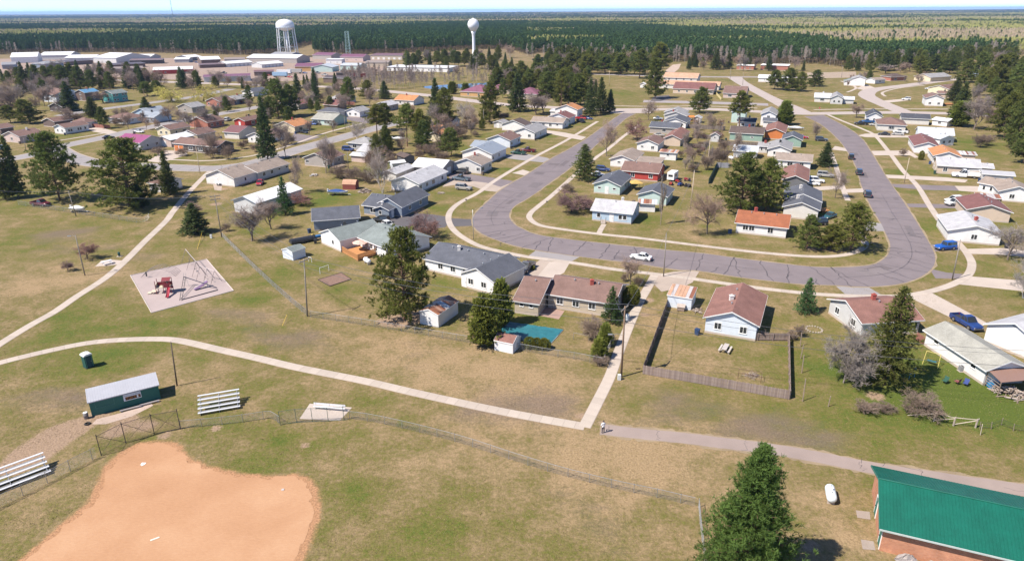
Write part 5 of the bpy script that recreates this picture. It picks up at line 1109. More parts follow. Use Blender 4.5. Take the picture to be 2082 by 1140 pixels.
house('mint white ranch with olive grey roof', 'on the bright lawn', [V_((631.5,241.5),(676.5,244),9.8,'g','mint','gtan',eave=2.8,rise=1.7,f='.ww.ww.',l='',r='',rv=230), V_((643,226),(690,228),8,'h','lgrey','slate',eave=2.8,rise=1.6,detail=False)])
house('white gable house with grey roof', 'beside the leaning bare birch', [V_((731.5,227.5),(754,222),9.2,'g','white','grey',eave=2.9,rise=1.7,f='.w.',l='.w.w.',r='')])
house('white house with pale hip roof', 'on the main road', [V_((668,200),(700,203),12,'h','lgrey','lgrey',eave=3.0,rise=2.6,f='',l='',r='.w.')])
house('dark maroon gambrel house', 'left of the rust fence', [V_((656,213),(686,213),9,'g','brown','maroon',eave=2.8,rise=2.4,f='',l='',r='')])
house('plum roofed house', 'behind the dark pines', [V_((607,213),(632,208),9,'g','taupe','maroon',eave=2.8,rise=1.7,f='',l='',r='')])
house('orange roofed white ranch', 'on the main road behind the pines', [V_((800,203),(841,204.5),9.5,'g','white','orange',eave=2.8,rise=1.6,f='.w.w.',l='',r='',rv=193)])
house('taupe house with pale grey roof', 'in front of the orange roofed ranch', [V_((790,215),(812,210.5),9.5,'g','taupe','lgrey',eave=2.9,rise=1.7,f='.w.',l='',r='')])
house('white cottage with orange brown roof', 'under the central pines', [V_((858,262),(892,263),8.5,'g','white','orange',eave=2.7,rise=1.5,f='.w.w',l='',r='',rv=253)])
house('cream garage with orange brown roof', 'under the central pines beside the pole', [V_((868,274),(897,276.5),8.5,'x','cream','orange',eave=2.7,rise=1.5,f='',l='',r='')], 'garage', 'garage')
house('white house with rust roof', 'behind the tall central pines', [V_((884,247),(919,249),9,'g','white','redbr',eave=2.8,rise=1.7,f='',l='',r='')])
house('white house with charcoal roof', 'under the dark pines by the main road', [V_((515,187.5),(546,184.5),10,'g','white','slate',eave=2.9,rise=1.9,f='',l='.w.',r='')])
house('white and brown house', 'left of the blue grey house', [V_((447,207),(479,202.5),11,'g','brick','brown',eave=3.0,rise=1.9,f='.w.',l='w.w',r='')])
house('blue grey house', 'right of the white and brown house', [V_((479,203),(507,197),10,'g','slate','grey',eave=2.9,rise=1.8,f='.w.w',l='',r='')])
house('tan grey house with porch', 'below the yellow willow', [V_((390,219),(419,214),11,'g','taupe','grey',eave=2.9,rise=1.9,f='.w.w',l='.w.',r='')])
house('two storey teal and white house', 'on the back street', [V_((228,191),(260,187.5),10,'g','teal','green',eave=5.2,rise=1.8,f='ww.ww',l='.w.',r='',rv=182.5)])
house('two storey orange brown house with bright blue roof', 'on the back street', [V_((171.5,189),(202,186),10.5,'g','brown','blue',eave=5.0,rise=1.5,f='..w.',l='.w.',r='',metal=True,rv=181)])
house('white and blue house with mauve roof', 'under the spruces at the left', [V_((84,192),(112,192),13,'g','pblue','brown',eave=4.4,rise=2.2,f='.w.d.',l='',r='',rv=179.5)])
house('dark brown gable cabin', 'below the mauve roofed house', [V_((97,216),(126,217),10,'x','dbrown','dbrown',eave=2.6,rise=2.0,f='.w.',l='',r='')])
house('pale green grey house', 'at the upper left under spruces', [V_((72,182),(96,181),10,'g','lgrey','green',eave=3,rise=1.8,detail=False)])
house('brown roofed garage', 'hidden behind the broad pines', [V_((297,371.5),(328,372),8,'g','white','brown',eave=2.7,rise=1.5,f='.g.',l='',r='')], 'garage', 'garage')
house('brown carport', 'behind the white corner ranch', [V_((171,250),(201,246),9,'h','lav','brown',eave=2.6,rise=1.7,f='.d.',l='',r='')], 'carport', 'carport')
house('low brown roofed house', 'behind the white corner ranch', [V_((110,248),(150,244),9,'g','brown','brown',eave=2.6,rise=1.5,detail=False)])
house('brown roofed cottage', 'at the left edge above the spruces', [V_((0,262),(30,258),9,'g','brown','brown',eave=2.6,rise=1.5,detail=False)])
# --- the industrial strip
def works(short, place, c, e, d, wall, roof, eave=5, rise=None, kind='g', f='', r='', l='', **k): house(short, place, [V_(c, e, d, kind, wall, roof, eave=eave, rise=rise, f=f, l=l, r=r, base=0, metal=True, **k)], 'warehouse', 'warehouse', 'metal sheds of the industrial strip')
works('white warehouse', 'at the far left of the industrial strip', (20,117), (76,115.5), 34, 'white', 'white', 6, 4, f='.g....')
works('white warehouse', 'second from the left in the industrial strip', (78,113), (142,112), 34, 'lgrey', 'white', 5, 3)
works('low white shed', 'third from the left in the industrial strip', (130,118), (190,117.5), 26, 'lgrey', 'white', 4, 2.5)
works('white warehouse with grey gable end', 'left of the water tower', (188,117), (235,118.5), 42, 'lgrey', 'white', 5.5, 4)
works('small white roofed store', 'right of the grey gable ended warehouse', (268,116), (305,116), 22, 'grey', 'white', 4, 2.5, f='.w.w.')
works('low open white shed', 'beside the small white roofed store', (353,121), (384,120.5), 18, 'grey', 'white', 3.5, 1.5)
works('open white roofed shed', 'behind the low open shed', (383,117), (411,115), 20, 'dgrey', 'white', 4, 2)
works('white canopy building', 'left of the white storage units', (408,122), (449,120.5), 24, 'brown', 'white', 4.5, 2.5)
works('long white roofed hall with brown end', 'at the foot of the legged water tower', (500,117.5), (603,119), 26, 'taupe', 'white', 5, 3, r='.w.')
works('white row of storage units', 'left of the long white roofed hall', (460,130), (514,126.5), 16, 'lgrey', 'white', 3.2, 2, f='gggggg')
works('white row of storage units', 'below the long white roofed hall', (532,131.5), (577,128), 16, 'lgrey', 'white', 3.2, 2, f='gggggg')
works('orange building with purple roof', 'below the legged water tower', (598,135.5), (652,135), 22, 'ochre', 'plum', 4, 2.2)
works('green gabled shop', 'right of the purple roofed building', (676,137), (690,133.5), 20, 'mint', 'metal', 4, 2.2)
works('mint roofed shop', 'right of the green gabled shop', (690,133), (730,133.5), 18, 'mint', 'metal', 4, 1.6)
works('pink building with purple roof', 'at the lattice mast', (690,116), (738,116.5), 20, 'pink', 'plum', 4.5, 2.6, f='.w.w.')
works('white flat roofed office', 'left of the pink building', (661,121), (695,121), 12, 'white', 'white', 4.5, .3, 's', f='.n.n.')
works('mauve roofed shed', 'behind the white flat roofed office', (634,112), (673,113), 20, 'taupe', 'plum', 4.5, 2.4)
works('long maroon roofed storage building', 'right of the lattice mast', (752,112.5), (818,113), 20, 'tan', 'maroon', 4.5, 1.2, 's', f='gggggg')
works('long low white roofed school', 'left of the ball water tower', (785,136), (913,138.5), 22, 'white', 'white', 3.6, .4, 's', f='.w.w.w.w.w.')
works('red and white store', 'in the middle of the industrial yard', (310,143), (392,140.5), 20, 'red', 'white', 3.6, 1.8, f='.w.w.')
works('purple and white garage', 'beside the industrial yard road', (412,157), (509,154), 20, 'lgrey', 'plum', 4, 1.0, f='.g.g.')
works('low brown store', 'left of the red and white store', (132,125.5), (190,122), 18, 'brown', 'dbrown', 4, .6, 's')
works('grey gabled shop', 'below the far left warehouse', (2,132), (32,131), 18, 'slate', 'grey', 4, 2)
works('grey hipped shop', 'behind the spruces below the warehouses', (90,130), (130,127), 18, 'slate', 'grey', 4, 2, 'h')
works('long brown store row', 'before the small white roofed store', (225,132), (296,128.5), 16, 'brown', 'dbrown', 3.6, .5, 's')
works('dark brown yard shed', 'right of the low brown store', (262,123), (330,121.5), 14, 'dbrown', 'brown', 4, .8, 's')
works('dark brown shop with rusty roof', 'left of the red and white store', (200,141), (290,138), 14, 'taupe', 'tanb', 3.4, 1.2)
works('brown fenced shed', 'below the white canopy building', (405,132), (458,130), 12, 'brown', 'brown', 3.2, .5, 's')
works('grey shed with brown roof', 'between the storage units and the canopy building', (455,121), (498,120), 16, 'taupe', 'tanb', 4, 1.4)
works('maroon lean shed', 'right of the purple and white garage', (515,146), (556,145), 12, 'brown', 'maroon', 3.5, .8)
works('dark red and brown shed', 'beside the bare aspens', (655,158), (702,158), 14, 'brown', 'dbrown', 3.6, 1.2)
works('low tan hall', 'behind the long white roofed school', (742,127), (790,127), 16, 'tan', 'tanb', 4, 1.4)
works('grey barn', 'behind the legged water tower', (548,111), (590,112), 20, 'slate', 'grey', 5, 2.4)
# ------------------------------------------------------------------ the brick shelter with the emerald roof (right foreground)
def brick_mat():
    m, nt, N, L, B = nodes('orange_brick'); tc = N.new('ShaderNodeTexCoord'); mp = N.new('ShaderNodeMapping'); L.new(tc.outputs['Generated'], mp.inputs[0])
    ge = N.new('ShaderNodeNewGeometry'); sx = N.new('ShaderNodeSeparateXYZ'); L.new(tc.outputs['Object'], sx.inputs[0])
    dt = N.new('ShaderNodeVectorMath'); dt.operation = 'DOT_PRODUCT'; cr = N.new('ShaderNodeVectorMath'); cr.operation = 'CROSS_PRODUCT'; cr.inputs[1].default_value = (0, 0, 1)
    L.new(ge.outputs['True Normal'], cr.inputs[0]); L.new(cr.outputs[0], dt.inputs[0]); L.new(tc.outputs['Object'], dt.inputs[1])
    cb = N.new('ShaderNodeCombineXYZ'); L.new(dt.outputs['Value'], cb.inputs['X']); L.new(sx.outputs['Z'], cb.inputs['Y'])
    bt = N.new('ShaderNodeTexBrick'); bt.inputs['Scale'].default_value = 1; bt.inputs['Brick Width'].default_value = .22; bt.inputs['Row Height'].default_value = .075; bt.inputs['Mortar Size'].default_value = .008
    bt.inputs['Color1'].default_value = (.56, .24, .12, 1); bt.inputs['Color2'].default_value = (.46, .17, .085, 1); bt.inputs['Mortar'].default_value = (.55, .36, .26, 1); bt.inputs['Bias'].default_value = .1
    L.new(cb.outputs[0], bt.inputs['Vector']); f = nz(N, L, 1.1, 5, .6); c = mixc(N, L, 1.0, bt.outputs['Color'], ramp(N, L, f, [(.3, (.82,)*3), (.7, (1.15,)*3)]), 'MULTIPLY')
    L.new(c, B.inputs['Base Color']); B.inputs['Roughness'].default_value = .85; bump(N, L, B, bt.outputs['Fac'], -.4, .01); MATS['orange_brick'] = m; return m
EMER = M('emerald_roof_paint', RC['emerald'], .5, .22, .6)
GREENP = M('green_paint', (.03, .17, .13), .5, .08)
sh_ = house('brick park shelter with emerald green metal roof', 'at the bottom right corner', [V_((1788,1074),(2042,1134),10.6,'g',None,None,eave=2.9,rise=2.0,L=26,ov=.5,f='',l='',r='',base=0,trim=False) | dict(wall=brick_mat(), roof=EMER)], 'park_shelter', 'shelter')
Q, Lr, dr_ = LAST['Q'], LAST['L'], LAST['d']; su, sv = LAST['u'], LAST['v']
rb = MB()
for i in range(0, int(Lr/.3)):
    x = .05+i*.3
    for y0, y1, z0, z1 in ((0, dr_/2, 2.9, 4.9), (dr_, dr_/2, 2.9, 4.9)):
        rb.tube(Q(x, y0, z0)+Vector((0,0,.006)), Q(x, y1, z1)+Vector((0,0,.006)), .022, n=4, cap=False)
k_ = rb.build('roof_rib', EMER, sh_); k_['kind'] = 'stuff'
mb = MB(); mb.tube(Q(0, dr_/2, 4.92), Q(Lr, dr_/2, 4.92), .09, n=6); mb.build('ridge_cap', EMER, sh_)
for x, y0, y1 in ((-.005, 0, dr_/2), (-.005, dr_, dr_/2)):
    mb = MB(); p, q = Q(x-.03, y0, 2.9), Q(x-.03, y1, 4.9); mb.add([p+Vector((0,0,.03)), q+Vector((0,0,.03)), q-Vector((0,0,.2)), p-Vector((0,0,.2))]+[w+su*.05 for w in (p+Vector((0,0,.03)), q+Vector((0,0,.03)), q-Vector((0,0,.2)), p-Vector((0,0,.2)))], [(0,1,2,3),(7,6,5,4),(0,4,5,1),(3,2,6,7)]); mb.build('barge_board', GREENP, sh_)
mb = MB(); p, q = Q(0, -.03, 2.92), Q(Lr, -.03, 2.92); mb.add([p, q, q-Vector((0,0,.15)), p-Vector((0,0,.15))]+[w-sv*.10 for w in (p, q, q-Vector((0,0,.15)), p-Vector((0,0,.15)))], [(0,1,5,4),(4,5,6,7),(3,7,6,2),(0,4,7,3)]); mb.build('gutter', M('gutter', (.45, .5, .47), .4), sh_)
door_parts(sh_, Q(12.6, .5, .03), su, -sv, 2.6, 2.2, GREENP)
door_parts(sh_, Q(.5, 5.9, .03), sv, -su, 1.0, 2.1, GREENP); door_parts(sh_, Q(.5, 1.2, .03), sv, -su, 1.0, 2.1, GREENP)
mb = MB(); mb.cbox(Q(.38, 4.9, 2.7), (.22, .22, .3)); mb.build('wall_light', GALV, sh_)
prop(sheet('concrete_pad', W_('1740,1037 1768,1040 1770,1056 1743,1052'), .03, paved_mat('old_pad', (.33, .27, .23), .2)), kind='structure'); prop(sheet('concrete_pad', W_('1750,1096 1776,1100 1780,1118 1754,1116'), .03, paved_mat('old_pad', (.33, .27, .23), .2)), kind='structure')
# mesh bags leaning on the shelter's wall
for k, (x, w, h) in enumerate(((2.8, 2.2, .95), (4.9, 1.6, .8), (6.5, 1.6, .6))):
    R = np.random.default_rng(200+k); n = 15; vs = []; fs = []; o = Q(x, 0, 0)+sh_.location
    for j in range(5):
        for i in range(n):
            t = 2*pi*i/n; f = (1-(j/4)**2.2*.75); p = Vector((o.x, o.y, 0))+su*(cos(t)*w/2*f)+sv*(sin(t)*.42*f-.25)+Vector((0, 0, h*j/4))+Vector(R.normal(0, .07, 3)); vs.append(p)
    fs = [(j*n+i, j*n+(i+1) % n, (j+1)*n+(i+1) % n, (j+1)*n+i) for j in range(4) for i in range(n)]+[tuple(4*n+i for i in range(n))]
    b_ = MB().add(vs, fs).build('field_cover', M('grey_mesh_cover', (.33, .285, .265), .85, .3, 5, bmp=.8), None, False); prop(b_, ('largest heap of grey netting against the brick shelter wall', 'middle heap of grey netting against the brick shelter wall', 'lowest heap of grey netting against the brick shelter wall')[k], 'netting', 'netting heaps by the shelter')

# ------------------------------------------------------------------ water towers, masts
TW = M('tower_white', (.80, .80, .80), .45, .03, .1); TWB = M('tower_legs', (.62, .66, .69), .5, .05, .1)
def circ(r, z, n, c): return [Vector((c.x+r*cos(2*pi*i/n), c.y+r*sin(2*pi*i/n), z)) for i in range(n)]
b = P(587, 116); Ht = height_at(b, 39); t = thing('water_tower', 'white water tower with a domed tank on braced legs', 'water tower', (b.x, b.y, 0))
rt = 17*b.y/FPX*1.0; zt = Ht*.765; o0 = Vector((0, 0, 0))
MB().lathe([(.8, zt-3.4), (rt*.45, zt-2.6), (rt*.82, zt-.8), (rt, zt+1.0), (rt*1.0, Ht-6.5), (rt*.96, Ht-4.6), (rt*.80, Ht-2.4), (rt*.5, Ht-.9), (.5, Ht-.1)], 28).build('tank', TW, t, True)
mb = MB(); mb.lathe([(rt*1.0, zt+.6), (rt*1.09, zt+.6), (rt*1.09, zt+.75), (rt*1.0, zt+.75)], 28); mb.build('walkway', TWB, t)
mb = MB(); mb.tube((0, 0, 0), (0, 0, zt-2.5), 1.1, n=10); mb.build('riser_pipe', TW, t, True)
foot = circ(rt*1.16, 0, 6, o0); top = circ(rt*.96, zt+.9, 6, o0)
for i in range(6): MB().tube(foot[i], top[i], .5, n=8).build('leg', TW, t)
br = MB()
for k in range(3):
    f0, f1 = k/3, (k+1)/3
    for i in range(6):
        j = (i+1) % 6; a0, a1, b0, b1 = foot[i].lerp(top[i], f0), foot[i].lerp(top[i], f1), foot[j].lerp(top[j], f0), foot[j].lerp(top[j], f1)
        br.tube(a1, b1, .16, n=4); br.tube(a0, b1, .07, n=4); br.tube(b0, a1, .07, n=4)
br.build('bracing', TWB, t)
b = P(964, 123); Ht = height_at(b, 38); r = 10.8*b.y/FPX; t = thing('water_tower', 'white ball shaped water tower on a single flared pedestal', 'water tower', (b.x, b.y, 0))
prof = [(r*.62, 0), (r*.50, 3), (r*.34, 7), (r*.27, 11), (r*.25, Ht-2*r-7), (r*.30, Ht-2*r-3.2), (r*.48, Ht-2*r-.2)]+[(r*sin(a), Ht-r-r*cos(a)) for a in np.linspace(.75, 3.05, 14)]
MB().lathe(prof[:7], 24).build('pedestal', TW, t, True); MB().lathe([(r*.40, Ht-2*r-1.2)]+prof[7:]+[(.12, Ht+.35)], 28).build('ball_tank', TW, t, True)
MB().tube((0, 0, Ht-.2), (0, 0, Ht+1.2), .25, n=8).build('vent_cap', TWB, t)
b = P(709, 117); Ht = height_at(b, 64); t = thing('lattice_mast', 'pale green lattice radio mast beside the purple roofed shed', 'mast', (b.x, b.y, 0)); mb = MB(); w0, w1 = 2.6, 1.7
cn = [((-1, -1), (1, -1), (1, 1), (-1, 1))[i] for i in range(4)]; GM = M('mast_paint', (.42, .58, .58), .5)
at = lambda i, f: Vector((cn[i][0]*(w0+(w1-w0)*f), cn[i][1]*(w0+(w1-w0)*f), Ht*f))
for i in range(4): MB().tube(at(i, 0), at(i, 1), .14, n=5).build('leg', GM, t)
for k in range(9):
    for i in range(4):
        j = (i+1) % 4; mb.tube(at(i, k/9), at(j, (k+1)/9), .07, n=4); mb.tube(at(i, (k+1)/9), at(j, (k+1)/9), .07, n=4)
mb.build('bracing', GM, t)
p1 = P(352, 36); fm_ = 2000/p1.y; t = thing('radio_mast', 'very tall thin radio mast on the horizon at the left', 'mast', (p1.x*fm_, 2000, 0))
mb = MB()
for i in range(3):
    a = 2*pi*i/3; mb.tube((1.2*cos(a), 1.2*sin(a), 0), (.8*cos(a), .8*sin(a), 94), .16, n=4)
for k in range(31):
    for i in range(3):
        a, b2 = 2*pi*i/3, 2*pi*(i+1)/3; mb.tube((cos(a), sin(a), k*3), (cos(b2), sin(b2), k*3+3), .05, n=3, cap=False)
mb.build('lattice', M('mast_grey', (.28, .28, .30), .5), t)

# ------------------------------------------------------------------ poles, lamps and wires
def pole(label, base, top, mat=POLEW, arms=0, lamp=None, r=.15, transformer=False, name='utility_pole', cat='pole', adir=0.3, group='utility poles'):
    """base and tip as in the photograph; the pole may lean a little"""
    b = P(*base); H = height_at(b, top[1]); tp = P(*top, H); d = tp-b; lean = Vector((d.x, d.y, 0))
    if lean.length > H*.06: lean = lean.normalized()*H*.06
    t = thing(name, label, cat, b, 0, group); tip = lean+Vector((0, 0, H))
    MB().tube((0, 0, -.2), tip, r, r*.65, n=8).build('shaft', mat, t, True); A = []
    for k in range(arms):
        z = H-.35-k*.75; c = lean*(z/H)+Vector((0, 0, z)); ax = Vector((cos(adir), sin(adir), 0)); M3 = Matrix.Rotation(adir, 3, 'Z')
        MB().cbox(c, (2.3, .12, .13), M3).build('crossarm', POLEG, t)
        ins = MB()
        for s in (-1.0, -.5, .5, 1.0): ins.tube(c+ax*s+Vector((0, 0, .05)), c+ax*s+Vector((0, 0, .25)), .045, n=6)
        ins.build('insulator', GALV, t); A += [c+ax*s+Vector((0, 0, .25))+b for s in (-1.0, 1.0)]
    if transformer:
        z = H-2.2; c = lean*(z/H)+Vector((.42, .1, z)); MB().lathe([(.26, 0), (.28, .05), (.28, .85), (.2, .95)], 12, c).build('transformer', M('transformer_grey', (.45, .48, .5), .5), t, True)
    if lamp:
        z = lamp[0]; c = lean*(z/H)+Vector((0, 0, z)); e = c+Vector((cos(lamp[1]), sin(lamp[1]), .12))*lamp[2]
        a = MB().path([c, c.lerp(e, .5)+Vector((0, 0, .18)), e], .03).build('lamp_arm', GALV, t); MB().cbox(e+Vector((cos(lamp[1])*.25, sin(lamp[1])*.25, 0)), (.62, .26, .16), Matrix.Rotation(lamp[1], 3, 'Z')).build('lamp_head', GALV, t)
    return tip+b, A
t1, A1 = pole('brown utility pole with transformer and lamp by the alley walk', (1263,766), (1271,622), POLEW, 1, (6.6, pi, 1.6), .16, True, adir=1.0)
t2, A2 = pole('dark utility pole standing at the fence corner of the park', (625,643), (618,526), POLEG, 1, None, .14, adir=1.1)
t3, A3 = pole('utility pole with crossarms by the park path end', (451,482), (436,396), POLEG, 2, None, .14, adir=.6)
pole('bare wooden light pole behind the green dugout', (360,784), (350,695), M('pole_dark', (.11, .08, .065), .85, .2), 0, None, .11)
pole('dark light pole beside the diagonal park path', (173,560), (153,478), POLEG, 0, (8.2, pi, 1.0), .12, name='street_lamp', cat='street lamp')
t6, A6 = pole('leaning dark pole at the left under the pines', (155,440), (139,388), POLEG, 0, None, .12)
t7, A7 = pole('thin wooden pole on the verge of the loop street', (1349,562), (1355,474), POLEG, 0, None, .12)
pole('slim street lamp on the bend of the loop street', (963,487), (961,426), GALV, 0, (7.0, .45, 2.0), .08, name='street_lamp', cat='street lamp')
pole('leaning grey pole beside the blue jeep', (1936,569), (1953,487), POLEG, 0, None, .13)
pole('pale leaning pole on the right sidewalk', (1838,373), (1849,321), M('pole_pale', (.50, .40, .30), .85, .15), 0, None, .11)
t11, A11 = pole('pale alley pole behind the red ranch house', (1404,424), (1412,346), M('pole_pale', (.50, .40, .30), .85, .15), 0, None, .13)
t12, A12 = pole('brown alley pole beside the narrow gable shed', (1463,302), (1471,249), POLEW, 1, None, .13)
t13, A13 = pole('orange brown alley pole left of the pale metal shed', (1438,345), (1444,284), M('pole_pale', (.50, .40, .30), .85, .15), 0, None, .13)
pole('pale pole on the verge by the long white house', (407,353), (398,298), M('pole_pale', (.50, .40, .30), .85, .15), 0, None, .11)
pole('tall dark pole behind the charcoal ranch', (399,285), (393,228), POLEW, 1, None, .15, adir=.3)
pole('pole on the back street by the willows', (299,216), (290,181), POLEW, 1, None, .14, adir=.3)
pole('pole at the left driveway behind the spruces', (53,306), (48,280), POLEG, 0, None, .12)
pole('pole on the lawn of the mint white ranch', (702,265), (700,237), POLEG, 0, None, .12)
pole('pole beside the pinkish shed', (708,341), (706,308), POLEG, 0, None, .12)
pole('grey leaning pole under the right hand pines', (2028,272), (2039,239), POLEG, 0, None, .13)
pole('white pole on the lawn before the far road', (1239,176), (1239,144), M('pole_pale', (.50, .40, .30), .85, .15), 0, None, .14)
pole('pole beside the cottages under the central pines', (882,287), (881,250), POLEW, 0, None, .13)
pole('pole beside the central bare trees', (984,257), (983,222), POLEG, 0, None, .12); pole('pole in front of the lodge', (1057,227), (1057,196), POLEG, 0, None, .13)
for lab, bp, tp in (('left of two poles north of the far road', (1298,146), (1299,122)), ('right of two poles north of the far road', (1303,139), (1304,108)), ('street light where the far road meets the diagonal road', (1484,166), (1486,138)), ('tall street light on the diagonal road', (1510,174), (1512,148)),
                    ('lamp post at the ploughed field', (1711,158), (1713,133)), ('pole left of the yellow willow in the yard', (305,146), (302,128)), ('pole at the white storage units', (504,148), (502,128)), ('pole at the main road by the storage units', (495,174), (493,152)), ('pole before the pink building', (682,126), (681,108)), ('tall pole behind the red store', (263,112), (261,98))):
    pole(lab, bp, tp, POLEG, 0, None, .14)
def wire(label, a, b, sag, r=.028):
    mb = MB(); n = 14; pts = [a.lerp(b, i/n)-Vector((0, 0, sag*4*(i/n)*(1-i/n))) for i in range(n+1)]; o = a.copy(); pts = [p-o for p in pts]
    w = mb.path(pts, r, 3).build('overhead_wire', M('wire', (.10, .10, .11), .5)); w.location = o; prop(w, label, 'wire', 'overhead wires')
for k in range(2): wire(('left strand', 'right strand')[k]+' of overhead wire from the alley pole to the park corner pole', A1[k], A2[k], 1.6)
wire('lower overhead cable from the alley pole to the park corner pole', t1-Vector((0, 0, 2.2)), t2-Vector((0, 0, 1.5)), 1.6, .026)
for k in range(2): wire(('left strand', 'right strand')[k]+' of overhead wire from the park corner pole to the crossarm pole', A2[k], A3[k], .9)
wire('lower overhead cable between the two park side poles', t2-Vector((0, 0, 1.6)), t3-Vector((0, 0, 1.9)), 1.0, .026)
wire('overhead wire running left from the crossarm pole over the park path', A3[0], t6, 1.2); wire('overhead wire from the leaning pole out of the left edge', t6, P(-60, 384, t6.z), .5)
# the next pole of the alley line stands beyond the right edge
er = P(2240, 860); e1 = Vector((er.x, er.y, 9.3))
wire('upper overhead wire crossing the fenced yard to the right edge', A1[0], e1, 1.5, .022); wire('second overhead wire crossing the fenced yard to the right edge', A1[1], e1+Vector((.6, 1, 0)), 1.5); wire('thick overhead cable crossing the fenced yard', t1-Vector((0, 0, 2.4)), e1-Vector((0, 0, 1.8)), 1.3, .03)
wire('overhead wire along the alley from the transformer pole', A1[1], t7, 1.0); wire('overhead wire crossing the loop street to the block alley', t7, t11, 1.0); wire('overhead wire between the two pale alley poles', t11, t13, .7); wire('overhead wire up the alley to the shed pole', t13, t12, .6)
wire('service wire from the alley pole to the blue gable house', t1-Vector((0, 0, 1.5)), P(1452, 610, 3.6), .7, .022); wire('service wire from the alley pole to the tan house', t1-Vector((0, 0, 1.7)), P(1245, 590, 3.4), .4, .022)

# ------------------------------------------------------------------ fences
CHAIN = M('chain_wire', (.36, .36, .35), .45, .05, metal=.5)
def chain(label, s, h, step=2.6, cell=.14, wr=.0042, mat=GALV, rails=('top',), wiremat=CHAIN, group=None, cat='fence', post=.035):
    p = resample(catmull(W_(s), 8), .5); tot = len(p); o = p[0].copy(); t = thing('chain_link_fence', label, cat, o, 0, group); p = [q-o for q in p]
    k = max(1, int(step/.5)); pm = shared(('post', h, post, mat.name), lambda: MB().tube((0, 0, -.1), (0, 0, h+.06), post, n=6).mesh('post', mat))
    for i in range(0, tot, k): obj('post', pm, t, p[i])
    for nm in rails:
        z = h if nm == 'top' else h*.5 if nm == 'mid' else .06; MB().path([q+Vector((0, 0, z)) for q in p], .021, 5).build('rail', mat, t)
    V = []; F = []; L = 0.0; seg = []
    for a, b in zip(p[:-1], p[1:]): seg.append((L, a, b)); L += (b-a).length
    def at(s_): 
        i = min(int(s_/.5), len(seg)-1); l0, a, b = seg[i]; dl = (b-a).length; return a.lerp(b, min(1, max(0, (s_-l0)/max(dl, 1e-6))))
    n = int(L/cell)
    for i in range(-int(h/cell), n):
        for sg in (1, -1):
            s0 = i*cell; s1 = s0+h; z0, z1 = (0.05, h) if sg > 0 else (h, 0.05)
            if s0 < 0: z0 += (z1-z0)*(-s0/h); s0 = 0
            if s1 > L: z1 = z0+(z1-z0)*((L-s0)/max(s1-s0, 1e-6)); s1 = L
            if s1-s0 < .03: continue
            a, b = at(s0), at(s1); a = Vector((a.x, a.y, z0)); b = Vector((b.x, b.y, z1)); d = (b-a).normalized(); q = Vector((d.y, -d.x, 0)); q = (q.normalized() if q.length > 1e-6 else Vector((1, 0, 0)))*wr; w = d.cross(q).normalized()*wr
            base = len(V); V += [a+q, a-q*.5+w, a-q*.5-w, b+q, b-q*.5+w, b-q*.5-w]; F += [(base, base+1, base+4, base+3), (base+1, base+2, base+5, base+4), (base+2, base, base+3, base+5)]
    me = mesh_np('wire_mesh', [tuple(v) for v in V], F, [wiremat]); w = obj('wire_mesh', me, t); w['kind'] = 'stuff'; return t
chain('long curving low chain link fence round the outfield', '711,851 760,858 850,878 950,905 1050,938 1150,968 1250,993 1340,1012 1420,1031', 1.15)
chain('short chain link fence running under the foreground pine', '1420,1031 1424,1075 1432,1140 1437,1180', 1.15)
chain('low chain link fence between backstop and dugout pad', '368,871 420,866 480,860 535,852 552,851 571,863', 1.15)
chain('low chain link fence left of the backstop', '-60,1062 0,1031 50,1006 110,975 165,946 206,926', 1.45)
chain('chain link fence along the back yards beside the playground', '453,483 500,530 550,578 600,622 627,644', 1.2, 2.6)
chain('chain link fence along the back yards behind the sheds', '632,645 700,655 800,671 900,688 955,697 1010,705', 1.2, 2.8)
chain('chain link fence in front of the covered pool', '1010,705 1060,713 1110,722 1165,730 1226,742', 1.2, 2.8)
chain('chain link fence at the left under the pines', '38,417 100,426 160,435 220,444 286,453 305,442', 1.2, 3.0)
chain('chain link fence beside the alley walk', '1226,742 1238,712 1250,690', 1.2, 2.4)
